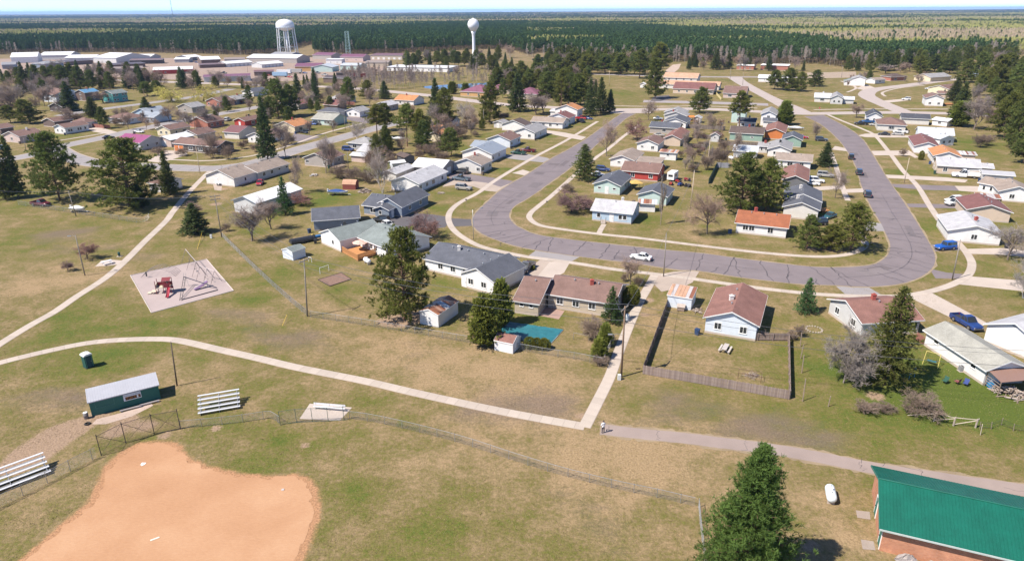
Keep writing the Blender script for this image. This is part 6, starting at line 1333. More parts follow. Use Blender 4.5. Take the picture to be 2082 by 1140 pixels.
# backstop: tall panels of netting between dark posts, braced with crosses
bs = [P(206,926), P(256,900), P(314,882), P(367,872)]; BT = M('backstop_steel', (.075, .055, .05), .6, .1); t = thing('backstop', 'tall dark braced backstop fence behind home plate', 'backstop', bs[0]); hb_ = 2.75; o = bs[0]
for q in bs: MB().tube(q-o, q-o+Vector((0, 0, hb_+.25)), .05, n=7).build('post', BT, t)
for a, b in zip(bs[:-1], bs[1:]):
    a, b = a-o, b-o; up = Vector((0, 0, hb_)); MB().tube(a+up, b+up, .03, n=5).build('rail', BT, t); MB().tube(a+Vector((0, 0, .1)), b+Vector((0, 0, .1)), .02, n=5).build('rail', BT, t)
    MB().tube(a+up, b+Vector((0, 0, .1)), .025, n=5).build('brace', BT, t); MB().tube(a.lerp(b, .0)+Vector((0, 0, .1)), b+up, .018, n=5).build('brace', BT, t)
    V = []; F = []; L = (b-a).length; cell = .16; d = (b-a).normalized()
    for i in range(-int(hb_/cell), int(L/cell)):
        for sg in (1, -1):
            s0, s1 = i*cell, i*cell+hb_; z0, z1 = (0.05, hb_) if sg > 0 else (hb_, .05)
            if s0 < 0: z0 += (z1-z0)*(-s0/hb_); s0 = 0
            if s1 > L: z1 = z0+(z1-z0)*((L-s0)/max(1e-6, s1-s0)); s1 = L
            if s1-s0 < .05: continue
            p, q = a+d*s0+Vector((0, 0, z0)), a+d*s1+Vector((0, 0, z1)); n_ = Vector((d.y, -d.x, 0))*.004; w_ = Vector((0, 0, .004)); k = len(V); V += [p+n_, p-n_+w_, p-w_, q+n_, q-n_+w_, q-w_]; F += [(k, k+1, k+4, k+3), (k+1, k+2, k+5, k+4), (k+2, k, k+3, k+5)]
    w = obj('wire_mesh', mesh_np('backstop_mesh', [tuple(v) for v in V], F, [BT]), t); w['kind'] = 'stuff'
chain('taller green framed chain link fence in front of the dugout bench', '570,864 585,861 614,858 665,856 709,853', 2.0, 2.4, .15, mat=M('green_steel', (.06, .12, .10), .5), rails=('top', 'low'))

def picket(label, s, h, w=.14, gap=.012, mat=None, group=None, both=False, name='board_fence', rows=2, near=400):
    p = W_(s); t = thing(name, label, 'fence', p[0], 0, group); o = p[0]; mats = mat or [M('fence_board_%d' % k, c, .9, .22, 2.5) for k, c in enumerate(((.27, .205, .175), (.235, .175, .15), (.31, .24, .205)))]
    ms = [shared(('pick', h, w, m.name), lambda: MB().box(0, -.01, .04, w, .012, h).mesh('picket', m)) for m in mats]
    for a, b in zip(p[:-1], p[1:]):
        d = b-a; L = d.length; d.normalize(); an = atan2(d.y, d.x); n = int(L/(w+gap))
        for i in range(n):
            q = a-o+d*(i*(w+gap)); k = obj('picket', rng.choice(ms), t, q, an+rng.uniform(-.02, .02), (1, 1, rng.uniform(.965, 1.03))); k.rotation_euler[1] = rng.gauss(0, .008)
        nrm = Vector((-d.y, d.x, 0))
        for z in (h*.22, h*.8)[:rows]: MB().cbox((a+b)/2-o+nrm*.04+Vector((0, 0, z)), (L, .05, .09), Matrix.Rotation(an, 3, 'Z')).build('rail', mats[0], t)
        for i in range(int(L/2.4)+2):
            q = a-o+d*min(L, i*2.4)+nrm*.08; MB().box(q.x-.05, q.y-.05, 0, q.x+.05, q.y+.05, h*.97).build('post', mats[0], t)
    return t
picket('long weathered board fence at the front of the blue house yard', '1307,760 1605,812', 1.45)
picket('board fence on the alley side of the blue house yard', '1357,621 1307,759', 1.45); picket('board fence on the spruce side of the blue house yard', '1605,812 1603,694', 1.45)
picket('reddish board fence panel joining the blue house corner', '1602,693 1536,692', 1.35)
REDF = [M('red_fence_%d' % k, c, .9, .2, 2) for k, c in enumerate(((.30, .13, .10), (.26, .11, .085)))]; DKF = [M('dark_fence_%d' % k, c, .9, .2, 2) for k, c in enumerate(((.16, .13, .115), (.20, .165, .145)))]; TANF = [M('tan_fence_%d' % k, c, .9, .2, 2) for k, c in enumerate(((.42, .33, .24), (.36, .28, .20)))]
picket('red board fence beside the white corner ranch', '176,258 225,262', 1.7, .3, .02, REDF); picket('grey board fence beside the beige gable house', '1388,299 1432,303', 1.7, .3, .02, DKF)
picket('upper grey board fence behind the beige gable house', '1410,281 1446,283', 1.7, .3, .02, DKF); picket('long grey board fence along the white slate roofed house', '1398,261 1474,265', 1.8, .3, .02, DKF)
picket('board fence in front of the sage green house', '1478,296 1540,299', 1.7, .3, .02, DKF); picket('dark green screen fence beside the big pine yard', '1441,374 1457,341', 1.8, .3, .01, [M('green_fence', (.02, .075, .055), .7)])
picket('grey screen fence behind the big pine yard', '1457,341 1482,342', 1.8, .3, .01, [M('grey_fence', (.30, .30, .33), .7)]); picket('brown fence beside the white cottage', '1794,254 1822,255', 1.9, .3, .02, TANF); picket('rust coloured fence by the dark maroon gambrel house', '688,212 722,214', 1.8, .4, .02, REDF)
picket('small reddish gate fence at the corner of the grey house', '1862,690 1876,700', 1.3, .16, .02, REDF); picket('pale yellow fence at the brick bungalow', '1452,188 1466,204', 1.5, .4, .02, [M('yellow_fence', (.62, .52, .26), .8)])
# tumbledown timber fence on the right
t = thing('timber_fence', 'tumbledown timber fence with crossed rails at the right', 'fence', P(1898, 856)); o = P(1898, 856); GW = M('grey_timber', (.36, .30, .25), .9, .25, 4); pp = [P(1898,856)-o, P(1938,865)-o, P(1983,869)-o]
for q in pp: MB().tube(q, q+Vector((.05, .05, 1.25)), .11, .10, n=6).build('post', GW, t)
for a, b in zip(pp[:-1], pp[1:]): MB().tube(a+Vector((0, 0, 1.2)), b+Vector((0, 0, 1.15)), .05, n=5).build('rail', M('pale_timber', (.52, .44, .36), .9, .2), t); MB().tube(a+Vector((0, 0, .2)), b+Vector((0, 0, 1.05)), .05, n=5).build('brace', M('pale_timber', (.52, .44, .36), .9, .2), t)
MB().tube(pp[0]+Vector((0, 0, 1.15)), P(1845,845)-o+Vector((0, 0, .1)), .05, n=5).build('rail', M('pale_timber', (.52, .44, .36), .9, .2), t); MB().tube(pp[2], pp[2]+Vector((.25, .1, 1.3)), .05, n=5).build('post', M('pale_timber', (.52, .44, .36), .9, .2), t); MB().tube(P(1993,884)-o, P(1993,884)-o+Vector((-.1, 0, 1.6)), .045, n=5).build('post', M('pale_timber', (.52, .44, .36), .9, .2), t)
t = thing('wire_fence', 'sagging dark wire fence at the right edge', 'fence', P(1992, 872)); o = P(1992, 872); pts = [P(u, v)-o for u, v in ((1992,872),(2015,872),(2035,864),(2060,876),(2110,884))]
for q in pts: MB().tube(q, q+Vector((rng.uniform(-.15, .15), 0, 1.1)), .04, n=5).build('post', WOOD, t)
for z in (.35, .7, 1.0): MB().path([q+Vector((0, 0, z-rng.uniform(0, .15))) for q in pts], .018, 4).build('strand', DARKM, t)
# leaning posts in the gap beside the spruce yard
for k, (u, v, vt) in enumerate(((1627,704,676),(1628,728,700),(1630,758,722),(1632,815,770),(1684,826,804))):
    b = P(u, v); q = MB().tube((0, 0, 0), (rng.uniform(-.1, .1), rng.uniform(-.1, .1), height_at(b, vt)), .07, .06, n=6).build('fence_post', WOOD); q.location = b; prop(q, ('topmost of the old posts right of the board fence', 'second of the old posts right of the board fence', 'third of the old posts right of the board fence', 'tall lowest old post right of the board fence', 'short lone post before the larch')[k], 'post', 'old fence posts')
# ------------------------------------------------------------------ vehicles
PAINT = obj_color_mat('car_paint', .28, .04, .5, coat=.6)
def loft(mb, secs):
    """secs: (x, halfwidth, zbottom, zshoulder, ztop, tophalf)"""
    n = 6; vs = []
    for x, w, zb, zs, zt, wt in secs: vs += [(x, -w*.94, zb), (x, -w, zs), (x, -wt, zt), (x, wt, zt), (x, w, zs), (x, w*.94, zb)]
    fs = []
    for k in range(len(secs)-1):
        for i in range(n): j = (i+1) % n; fs.append((k*n+i, k*n+j, (k+1)*n+j, (k+1)*n+i))
    fs += [tuple(range(n-1, -1, -1)), tuple((len(secs)-1)*n+i for i in range(n))]; mb.add(vs, fs)
VK = {}
def car_meshes(kind):
    if kind in VK: return VK[kind]
    D = dict(sedan=(4.6, .88, 1.45), suv=(4.7, .94, 1.78), van=(5.0, .97, 1.85), pickup=(5.7, .98, 1.88), jeep=(4.5, .93, 1.85), hatch=(4.1, .86, 1.48), truck=(7.5, 1.1, 2.5))[kind]; L, w, H = D; parts = []; h = L/2
    wr = .33 if kind in ('sedan', 'hatch') else .40; zb = .24 if wr < .35 else .36; belt = H*.60 if kind in ('sedan', 'hatch') else H*.585
    if kind == 'jeep': belt = 1.08
    ax = (-h*.60, h*.62)
    b = MB()
    if kind in ('sedan', 'hatch'):
        rear = belt+.02 if kind == 'sedan' else belt
        loft(b, [(-h, w*.80, zb+.14, belt*.72, belt*.90, w*.68), (-h+.12, w*.93, zb, belt*.75, rear, w*.80), (-h*.55, w, zb, belt*.78, belt+.03, w*.86), (h*.28, w, zb, belt*.78, belt, w*.86), (h*.72, w*.97, zb, belt*.70, belt*.86, w*.80), (h-.12, w*.88, zb, belt*.62, belt*.74, w*.70), (h, w*.74, zb+.12, belt*.5, belt*.60, w*.62)])
        g = (-h*.70 if kind == 'sedan' else -h*.90, h*.36, -h*.38 if kind == 'sedan' else -h*.72, h*.05)
    elif kind in ('suv', 'van', 'jeep'):
        hood = belt*.93 if kind != 'jeep' else belt
        loft(b, [(-h, w*.90, zb+.1, belt*.8, belt, w*.86), (-h+.1, w*.98, zb, belt*.8, belt+.02, w*.88), (h*.30, w, zb, belt*.8, belt, w*.88), (h*.80, w*.97, zb, belt*.78, hood*.96, w*.82), (h-.1, w*.90, zb, belt*.68, hood*.88, w*.78), (h, w*.80, zb+.12, belt*.55, belt*.68, w*.70)])
        g = (-h*.97, h*.40, -h*.90, h*.10) if kind != 'jeep' else (-h*.95, h*.20, -h*.92, h*.12)
    else:
        cab0 = -h*.12 if kind == 'pickup' else -h*.05
        loft(b, [(cab0-.02, w*.97, zb, belt*.8, belt, w*.90), (h*.38, w, zb, belt*.8, belt, w*.90), (h*.82, w*.98, zb, belt*.78, belt*.93, w*.84), (h-.1, w*.93, zb, belt*.70, belt*.86, w*.80), (h, w*.86, zb+.1, belt*.55, belt*.70, w*.76)])
        g = (cab0, h*.46, cab0+.12, h*.22)
    parts.append(('body', b.mesh('car_body', PAINT, False)))
    # greenhouse: dark glass, painted roof and pillars
    x0, x1, x2, x3 = g; wb, wt = w*.87, w*.72; zr = H-.05
    gl = MB(); gl.add([(x0, -wb, belt), (x1, -wb, belt), (x1, wb, belt), (x0, wb, belt), (x2, -wt, zr), (x3, -wt, zr), (x3, wt, zr), (x2, wt, zr)], [(0,1,5,4),(1,2,6,5),(2,3,7,6),(3,0,4,7)])
    parts.append(('glass', gl.mesh('car_glass', PANE)))
    rf = MB(); rf.add([(x2-.04, -wt-.03, zr-.01), (x3+.04, -wt-.03, zr-.01), (x3+.04, wt+.03, zr-.01), (x2-.04, wt+.03, zr-.01), (x2+.08, -wt*.86, zr+.06), (x3-.12, -wt*.86, zr+.05), (x3-.12, wt*.86, zr+.05), (x2+.08, wt*.86, zr+.06)], [(0,3,2,1),(4,5,6,7),(0,1,5,4),(1,2,6,5),(2,3,7,6),(3,0,4,7)])
    for s in (-1, 1):
        for fx in ((0, .0), (1, 1), (.45, .45)) if kind != 'pickup' else ((0, 0), (1, 1), (.5, .5)):
            a = (x0+(x1-x0)*fx[0], s*wb, belt); c = (x2+(x3-x2)*fx[1], s*wt, zr); rf.tube(a, c, .045 if fx[0] in (0, 1) else .035, n=4)
    if kind in ('van', 'suv'):
        for s in (-1, 1): rf.tube((x2+.2, s*wt*.9, zr+.09), (x3-.3, s*wt*.9, zr+.09), .02, n=4)
    parts.append(('roof', rf.mesh('car_roof', PAINT)))
    if kind == 'pickup':
        cab0 = -h*.12; bd = MB(); zt = belt-.02
        for s in (-1, 1): bd.box(-h+.03, s*w*.97-.06 if s > 0 else -w*.97, zb, cab0-.04, s*w*.97 if s > 0 else -w*.97+.06, zt)
        bd.box(-h, -w*.95, zb+.05, -h+.07, w*.95, zt); bd.box(-h+.07, -w*.9, zb, cab0-.04, w*.9, zb+.25); bd.box(cab0-.10, -w*.9, zb, cab0-.04, w*.9, zt)
        parts.append(('cargo_bed', bd.mesh('cargo_bed', PAINT))); parts.append(('bed_liner', MB().box(-h+.08, -w*.88, zb+.26, cab0-.11, w*.88, zb+.30).mesh('bed_liner', DARKM)))
    if kind == 'truck':
        bd = MB(); bd.box(-h, -w, .75, -h*.08, w, .95)
        for s in (-1, 1): bd.box(-h, s*w-.35 if s > 0 else -w, .95, -h*.10, s*w if s > 0 else -w+.35, 1.75)
        parts.append(('utility_body', bd.mesh('utility_body', PAINT))); bm2 = MB(); bm2.tube((-h*.15, 0, 1.6), (-h*.15, 0, 2.3), .25, n=8); bm2.tube((-h*.15, 0, 2.25), (-h*1.0, 0, 2.5), .14, .11, n=6); bm2.cbox((-h*1.0, .3, 2.35), (.8, .7, .7)); parts.append(('boom', bm2.mesh('boom', PAINT)))
    bp = MB(); bp.cbox((h-.02, 0, zb+.16), (.16, w*1.72, .2)); parts.append(('front_bumper', bp.mesh('front_bumper', M('bumper', (.12, .12, .125), .4))))
    bp = MB(); bp.cbox((-h+.0, 0, zb+.16), (.14, w*1.76, .2)); parts.append(('rear_bumper', bp.mesh('rear_bumper', M('bumper', (.12, .12, .125), .4))))
    for s in (-1, 1):
        parts.append(('headlight', MB().cbox((h-.07, s*w*.70, belt*.66), (.14, .30, .14)).mesh('headlight', LAMPG))); parts.append(('tail_light', MB().cbox((-h+.04, s*w*.82, belt*.80), (.12, .2, .2)).mesh('tail_light', REDL)))
    wh = [(x, s*(w-.09)) for x in ax for s in (-1, 1)]
    ty = MB().tube((0, -.12, 0), (0, .12, 0), wr, n=16).mesh('tyre', TYRE); rm = MB().tube((0, -.135, 0), (0, .135, 0), wr*.62, n=12).mesh('rim', RIM)
    VK[kind] = (parts, wh, wr, ty, rm); return VK[kind]
CARS = []
def car(label, kind, u, v, du, dv, col, cat=None, group=None, scale=1.0):
    p = P(u, v); q = P(u+du, v+dv); an = atan2(q.y-p.y, q.x-p.x)
    if p.y > 190 and abs(dv) < 1.3: an = radians(-23 if du > 0 else 157)
    parts, wh, wr, ty, rm = car_meshes(kind)
    nm = {'pickup': 'pickup_truck', 'truck': 'utility_truck'}.get(kind, 'parked_car')
    t = thing(nm, label, cat or {'pickup': 'pickup', 'truck': 'truck', 'suv': 'car', 'van': 'van', 'jeep': 'car'}.get(kind, 'car'), (p.x, p.y, .028), an, group or 'parked vehicles'); t.scale = (scale,)*3
    for n_, me in parts: o = obj(n_, me, t); o.color = (*col, 1)
    for x, y in wh:
        w = obj('wheel', ty, t, (x, y, wr)); obj('rim', rm, w)
    return t
BLK, WHT, SIL, DBL, RED, GRN, MAR, BLU, GRY, TEA = (.02,.021,.024), (.78,.78,.77), (.42,.41,.39), (.02,.05,.19), (.40,.02,.025), (.02,.07,.05), (.13,.02,.03), (.015,.10,.42), (.13,.13,.135), (.03,.10,.11)
car('white sedan parked on the loop street', 'sedan', 1303, 527, -10, -1.6, WHT)
car('dark pickup parked beside the charcoal roofed house', 'pickup', 1070, 549, -11, 9, GRY)
car('bright blue jeep parked at the street end', 'jeep', 1921, 507, -10, .8, BLU)
car('dark blue pickup beside the mossy roofed outbuilding', 'pickup', 1963, 661, 11, 6.5, DBL)
car('white pickup with blue hood on the right hand drive', 'pickup', 1942, 417, -10, .6, WHT); car('white capped pickup behind the blue hooded pickup', 'suv', 1938, 411, -10, .6, WHT)
car('white utility truck with folded boom', 'truck', 1962, 361, -10, .3, WHT)
car('lowest dark car on the right arm of the street', 'suv', 1763, 399, -3, -7, (.035,.05,.075)); car('middle dark car on the right arm of the street', 'suv', 1746, 354, -3, -8, (.03,.045,.07)); car('topmost dark buggy with trailer on the right arm', 'jeep', 1730, 323, -2, -8, BLK)
car('black car behind the corner pines', 'suv', 1662, 458, -10, 1, BLK); car('dark teal car near the corner pines', 'sedan', 1686, 443, -10, 3.5, TEA)
car('white truck beside the dark gable house', 'suv', 1659, 371, 10, 1, WHT); car('silver car behind the white truck', 'van', 1678, 360, 10, 1, SIL); car('white car half hidden at the dark gable house', 'sedan', 1650, 376, 10, 1, WHT)
car('red car in the yard of the green gable house', 'sedan', 1631, 281.5, 10, 1.2, RED); car('dark car on the drive by the slim bare tree', 'suv', 1670, 287, 10, 1.2, (.05,.055,.06))
car('white car at the long white house', 'suv', 444, 375, 8, 3, WHT); car('red car on the lawn of the long white house', 'sedan', 529, 375, -5, 5, RED)
car('black car on the dark driveway', 'suv', 774, 452, -10, -1, BLK); car('white car on the dark driveway', 'hatch', 790, 461, 10, 4, WHT)
car('maroon pickup under the left pines', 'pickup', 84, 418, 10, 1, MAR)
car('black van beside the cream gable house', 'van', 937, 353, -10, .3, BLK); car('blue grey pickup in front of the black van', 'pickup', 938, 367, -10, .3, (.10,.14,.18)); car('silver capped pickup on the lawn', 'van', 943, 386, 10, .8, (.36,.33,.29))
car('dark green pickup at the light blue house', 'pickup', 1054, 314, -10, .2, GRN); car('maroon pickup beside the green pickup', 'pickup', 1074, 309, -10, -.5, MAR)
car('red pickup at the maroon roofed gable house', 'pickup', 1181, 243, 10, -.5, RED); car('dark pickup in front of the red pickup', 'pickup', 1181, 249, 8, 2, BLK); car('dark blue car beyond the red pickup', 'sedan', 1196, 243, 10, 0, DBL)
car('dark car beside the grey hip roofed house', 'suv', 708, 307, 10, 1, DBL); car('bright blue covered car at the mint white ranch', 'sedan', 636, 254, 10, 0, BLU); car('black car beside the bright blue one', 'suv', 647, 254, 10, 0, BLK); car('dark car at the orange roofed cream house', 'sedan', 618, 271, 10, 1.5, BLK)
car('dark car by the olive conifer', 'suv', 1226, 348, 10, -1, DBL); car('white car at the mint gable house', 'sedan', 1216, 358, 10, -1, WHT); car('white car at the slate gabled houses', 'sedan', 1338, 243, 10, 0, WHT); car('silver car behind the mauve roofed house', 'sedan', 1340, 277, 10, 0, SIL)
car('black pickup at the black roofed white house', 'pickup', 1750, 254, -10, 0, BLK); car('blue pickup behind the black one', 'pickup', 1764, 250, -10, 0, (.02,.09,.25)); car('silver sedan beside the black pickup', 'sedan', 1778, 256, -10, 0, SIL); car('black sedan on the long drive', 'sedan', 1797, 275, -10, 0, BLK); car('silver sedan beside the black sedan', 'sedan', 1825, 275, -10, 0, SIL); car('white pickup behind the silver sedan', 'pickup', 1830, 271, -10, 0, WHT)
car('pale van at the white split level', 'suv', 1842, 204, -10, .3, WHT); car('white car at the cream crescent house', 'sedan', 1888, 182, -10, 0, WHT)
car('white sedan on the side street', 'sedan', 284, 270, 10, -1, WHT); car('black sedan at the magenta roofed house', 'sedan', 221, 282, 10, -1.5, BLK); car('pale blue car at the left edge', 'suv', 10, 305, 10, -1, (.25,.38,.55)); car('white van beside the red brick house', 'van', 463, 246, 8, -3, WHT)
car('dark car at the blue house', 'sedan', 324, 246, 10, -1, DBL); car('dark car beside the grey sheds', 'suv', 60, 284, 10, -2, (.10,.13,.16))
for k, (u, v, c) in enumerate(((455,150,BLK),(380,150,GRY),(400,128,DBL),(330,126,WHT),(360,125,SIL),(620,150,DBL),(645,150,GRY),(690,146,BLK),(160,126,WHT),(180,127,SIL),(545,154,RED),(590,158,RED),(660,154,SIL),(350,148,WHT))):
    car(('%s car parked in the industrial yard' % {BLK: 'black', GRY: 'grey', DBL: 'dark blue', WHT: 'white', SIL: 'silver', RED: 'red'}[c])+' %s' % ('near the purple garage', 'left of the purple garage', 'behind the canopy building', 'right of the small white store', 'between store and open shed', 'below the purple roofed building', 'left of the green gabled shop', 'below the mint roofed shop', 'before the low brown store', 'right of the low brown store', 'left of the semitrailers', 'right of the semitrailers', 'by the bare aspens', 'before the red store')[k], 'sedan' if k % 3 else 'pickup', u, v, 10, rng.uniform(-.5, .5), c, group='cars in the industrial yard')
# semitrailers of the yard
for k, (u, v, c) in enumerate(((578,152,WHT),(600,150,SIL),(570,157,(.3,.45,.6)),(700,158,(.05,.04,.04)),(730,160,(.12,.03,.03)))):
    p = P(u, v); t = thing('semitrailer', ('white semitrailer in the industrial yard', 'silver semitrailer in the industrial yard', 'blue grey truck body in the industrial yard', 'black trailer beside the bare aspens', 'maroon trailer beside the bare aspens')[k], 'trailer', p, radians(-4), 'trailers in the yard')
    m = M('trailer_%d' % k, c, .5); MB().box(-6, -1.25, 1.1, 6, 1.25, 3.9).build('box', m, t); MB().box(-5.8, -.5, .75, 5.8, .5, 1.1).build('chassis', DARKM, t)
    for x in (-4.6, -3.4, 4.5):
        for s in (-1, 1): MB().tube((x, s*1.0-.15, .5), (x, s*1.0+.15, .5), .5, n=12).build('wheel', TYRE, t)
# boats and trailers
def boat(label, u, v, du, dv, hull, cover, L=5.4):
    p = P(u, v); q = P(u+du, v+dv); t = thing('boat', label, 'boat', (p.x, p.y, 0), atan2(q.y-p.y, q.x-p.x), 'boats on trailers'); h = L/2; secs = []; b = MB()
    for f, w, zk in ((-1, .95, .55), (-.3, 1.05, .5), (.3, 1.0, .5), (.7, .65, .62), (1, .06, .95)): secs.append((f*h, w, zk))
    vs = []; 
    for x, w, zk in secs: vs += [(x, 0, zk), (x, -w*.8, zk+.3), (x, -w, zk+.75-(zk-.5)*.5), (x, w, zk+.75-(zk-.5)*.5), (x, w*.8, zk+.3)]
    fs = [(k*5+i, k*5+(i+1) % 5, (k+1)*5+(i+1) % 5, (k+1)*5+i) for k in range(4) for i in range(5)]+[(4, 3, 2, 1, 0), tuple(20+i for i in range(5))]; b.add(vs, fs); b.build('hull', M('hull_'+hull, C[hull] if hull in C else (.7,.7,.7), .3), t)
    cv = MB(); vs = []
    for x, w, zt in ((-h*.98, .96, 1.36), (-h*.2, 1.08, 1.85), (h*.2, 1.02, 1.8), (h*.72, .64, 1.42), (h*1.0, .05, 1.34)): vs += [(x, -w, 1.22), (x, 0, zt), (x, w, 1.22)]
    cv.add(vs, [(k*3+i, k*3+i+1, k*3+i+4, k*3+i+3) for k in range(4) for i in range(2)]+[(0, 1, 2), (14, 13, 12)]); cv.build('cover', M('cover_%d_%d_%d' % tuple(int(99*c) for c in cover), cover, .7, .15), t)
    tr = MB(); tr.tube((-h*.9, -.6, .45), (h*.9, 0, .45), .05); tr.tube((-h*.9, .6, .45), (h*.9, 0, .45), .05); tr.tube((h*.9, 0, .45), (h*1.3, 0, .4), .05); tr.build('trailer_frame', GALV, t)
    for s in (-1, 1): MB().tube((-h*.45, s*1.0-.1, .3), (-h*.45, s*1.0+.1, .3), .3, n=12).build('wheel', TYRE, t)
    MB().cbox((-h*1.02, 0, 1.35), (.4, .35, .9)).build('outboard_motor', M('motor_grey', (.55, .55, .56), .4), t); return t
boat('boat under a bright blue cover beside the red brown shed', 688, 397, 10, .4, 'white', (.015, .06, .22), 6.0); boat('white boat on a trailer under the left pines', 161, 431, 10, .8, 'white', (.60, .58, .54), 4.6)
boat('white boat at the charcoal ranch', 383, 300, 10, -.3, 'white', (.62, .6, .56), 4.4); boat('white boat on the lawn of the orange and yellow house', 1618, 265, 10, .6, 'white', (.55, .58, .62), 6.4)
boat('white boat at the dark shed under the pines', 812, 287, 10, 0, 'white', (.6, .6, .6), 5.5)
# black ski trailer beside the grey green roofed house
b = P(620, 492); q = P(645, 487); t = thing('cargo_trailer', 'long black ridged trailer beside the slate garage', 'trailer', b, atan2(q.y-b.y, q.x-b.x))
MB().box(-3.4, -.9, .4, 2.6, .9, .75).build('bed', DARKM, t); cv = MB()
for i in range(9):
    x = -3.3+i*.62; cv.lathe([(.02, 0)], 3, (0, 0, -99)) if False else None
    cv.add([(x+dx, cos(a)*.85, .75+sin(a)*.55) for dx in (0, .56) for a in np.linspace(0, pi, 7)], [(j, j+1, j+8, j+7) for j in range(6)]+[tuple(range(6, -1, -1)), tuple(range(7, 14))])
cv.build('ridged_cover', M('black_tarp', (.03, .032, .04), .45), t)
for s in (-1, 1): MB().tube((-.6, s*.98-.1, .32), (-.6, s*.98+.1, .32), .32, n=12).build('wheel', TYRE, t)
MB().cbox((3.2, 0, .75), (1.3, .9, .5)).build('engine_cowl', M('cowl_blue', (.03, .16, .40), .35), t); MB().tube((2.6, 0, .5), (4.4, 0, .45), .05).build('drawbar', GALV, t); MB().cbox((2.2, .2, 1.2), (.7, .35, .5), Matrix.Rotation(.5, 3, 'Y')).build('yellow_cover', M('cowl_yellow', (.60, .42, .10), .5), t)

# ------------------------------------------------------------------ sheds and yard things near the park
def frame(u, v, du, dv): p = P(u, v); q = P(u+du, v+dv); return p, atan2(q.y-p.y, q.x-p.x)
house('white shed with rusty ribbed roof', 'behind the big central pine', [V_((851,632),(891,640.5),6.6,'x','white','metal',eave=2.35,rise=.75,f='',l='',r='',ov=.12,metal=True,rust=.75,base=0)], 'shed', 'shed')
house('small white shed with green roof', 'by the sandbox', [V_((572,506.5),(594,512.5),3.6,'x','pblue','green',eave=1.95,rise=.55,f='',l='',r='',ov=.1,base=0)], 'shed', 'shed')
house('white shed with pink rust striped roof', 'at the end of the wooden yard fence', [V_((1356,599),(1408,607),4.6,'s','pblue','salmon',eave=2.3,rise=.45,f='',l='',r='',ov=.12,rust=.55,base=0)], 'shed', 'shed')
house('little white shed with brown barrel roof', 'at the covered pool', [V_((1004,691),(1043,699),3.0,'g','white','redbr',eave=1.75,rise=.75,f='',l='',r='.d.',ov=.06,base=0)], 'shed', 'shed')
# red brown gambrel shed by the blue boat
b, an = frame(697, 385, 30, 1); t = thing('gambrel_shed', 'red brown shed with orange barn roof beside the wood pile', 'shed', b, an); HOUSES.append((t, 'red brown barn roofed shed', b))
mb = MB(); pr = [(0, 0), (2.8, 0), (2.8, 1.5), (2.35, 2.2), (1.4, 2.7), (.45, 2.2), (0, 1.5)]
mb.add([(x, y, z) for x in (0, 4.0) for y, z in pr], [tuple(range(6, -1, -1)), tuple(range(7, 14)), (0, 1, 8, 7), (1, 2, 9, 8), (6, 0, 7, 13)]); mb.build('wall', M('barn_red', (.22, .06, .045), .8), t)
for (a, c) in zip(pr[2:6], pr[3:7]): MB().slab([(-.12, a[0]*1.03-.04, a[1]+.06), (4.12, a[0]*1.03-.04, a[1]+.06), (4.12, c[0]*1.03-.04, c[1]+.06), (-.12, c[0]*1.03-.04, c[1]+.06)], .05).build('roof_panel', roof_mat(RC['salmon']), t)
def heap(name, label, cat, u, v, r, h, n, mat, seed=1, size=(.9, .16)):
    R = random.Random(seed); b = P(u, v); t = thing(name, label, cat, b)
    for k in range(n):
        a = R.uniform(0, 6.28); d = r*R.random()**.6; z = h*(1-d/r)*R.random()+size[1]; y = R.uniform(0, 3.14); c = Vector((d*cos(a), d*sin(a), z)); e = Vector((cos(y), sin(y), R.uniform(-.15, .15)))*size[0]/2
        MB().tube(c-e, c+e, size[1]*R.uniform(.6, 1.1), n=6).build('log', mat[k % len(mat)], t)
    return t
LOGS = [M('log_%d' % k, c, .9, .25, 5) for k, c in enumerate(((.34, .27, .22), (.24, .18, .14), (.42, .35, .30)))]
heap('wood_pile', 'stacked firewood pile beside the red brown shed', 'wood pile', 742, 390, 1.9, 1.0, 60, LOGS, 3, (.8, .13)); heap('wood_pile', 'jumbled firewood pile under the rusty lean-to roof', 'wood pile', 2052, 800, 2.0, 1.1, 70, LOGS, 4, (1.3, .10))
heap('brush_pile', 'small brush pile on the lawn by the silver capped pickup', 'brush pile', 896, 393, 1.0, .5, 30, LOGS, 5, (.9, .07)); heap('scrap_heap', 'heap of boards beside the pink rust striped shed', 'scrap heap', 1418, 632, 1.2, .5, 26, LOGS, 6, (1.2, .06)); heap('scrap_heap', 'heap of junk beside the long white house trees', 'scrap heap', 640, 357, 1.2, .6, 26, [WHITE]+LOGS, 7, (1.4, .12))
# lean-to at the end of the long outbuilding
t = thing('lean_to', 'rusty roofed timber lean-to over the firewood', 'lean-to', P(2030, 785)); o = P(2030, 785); c4 = [P(2010,752,2.5), P(2100,741,2.5), P(2110,770,2.1), P(2036,777,2.1)]
MB().slab([p-o for p in c4], .06).build('roof', roof_mat((.27, .165, .13), True), t)
for p in c4: MB().tube((p.x-o.x, p.y-o.y, 0), p-o-Vector((0, 0, .06)), .07, n=5).build('post', LOGS[1], t)
for z in (.5, .9, 1.3, 1.7): MB().tube(c4[0]-o+Vector((0, 0, z-2.5)), c4[3]-o+Vector((0, 0, z-2.1)), .035, n=4).build('slat', LOGS[0], t)
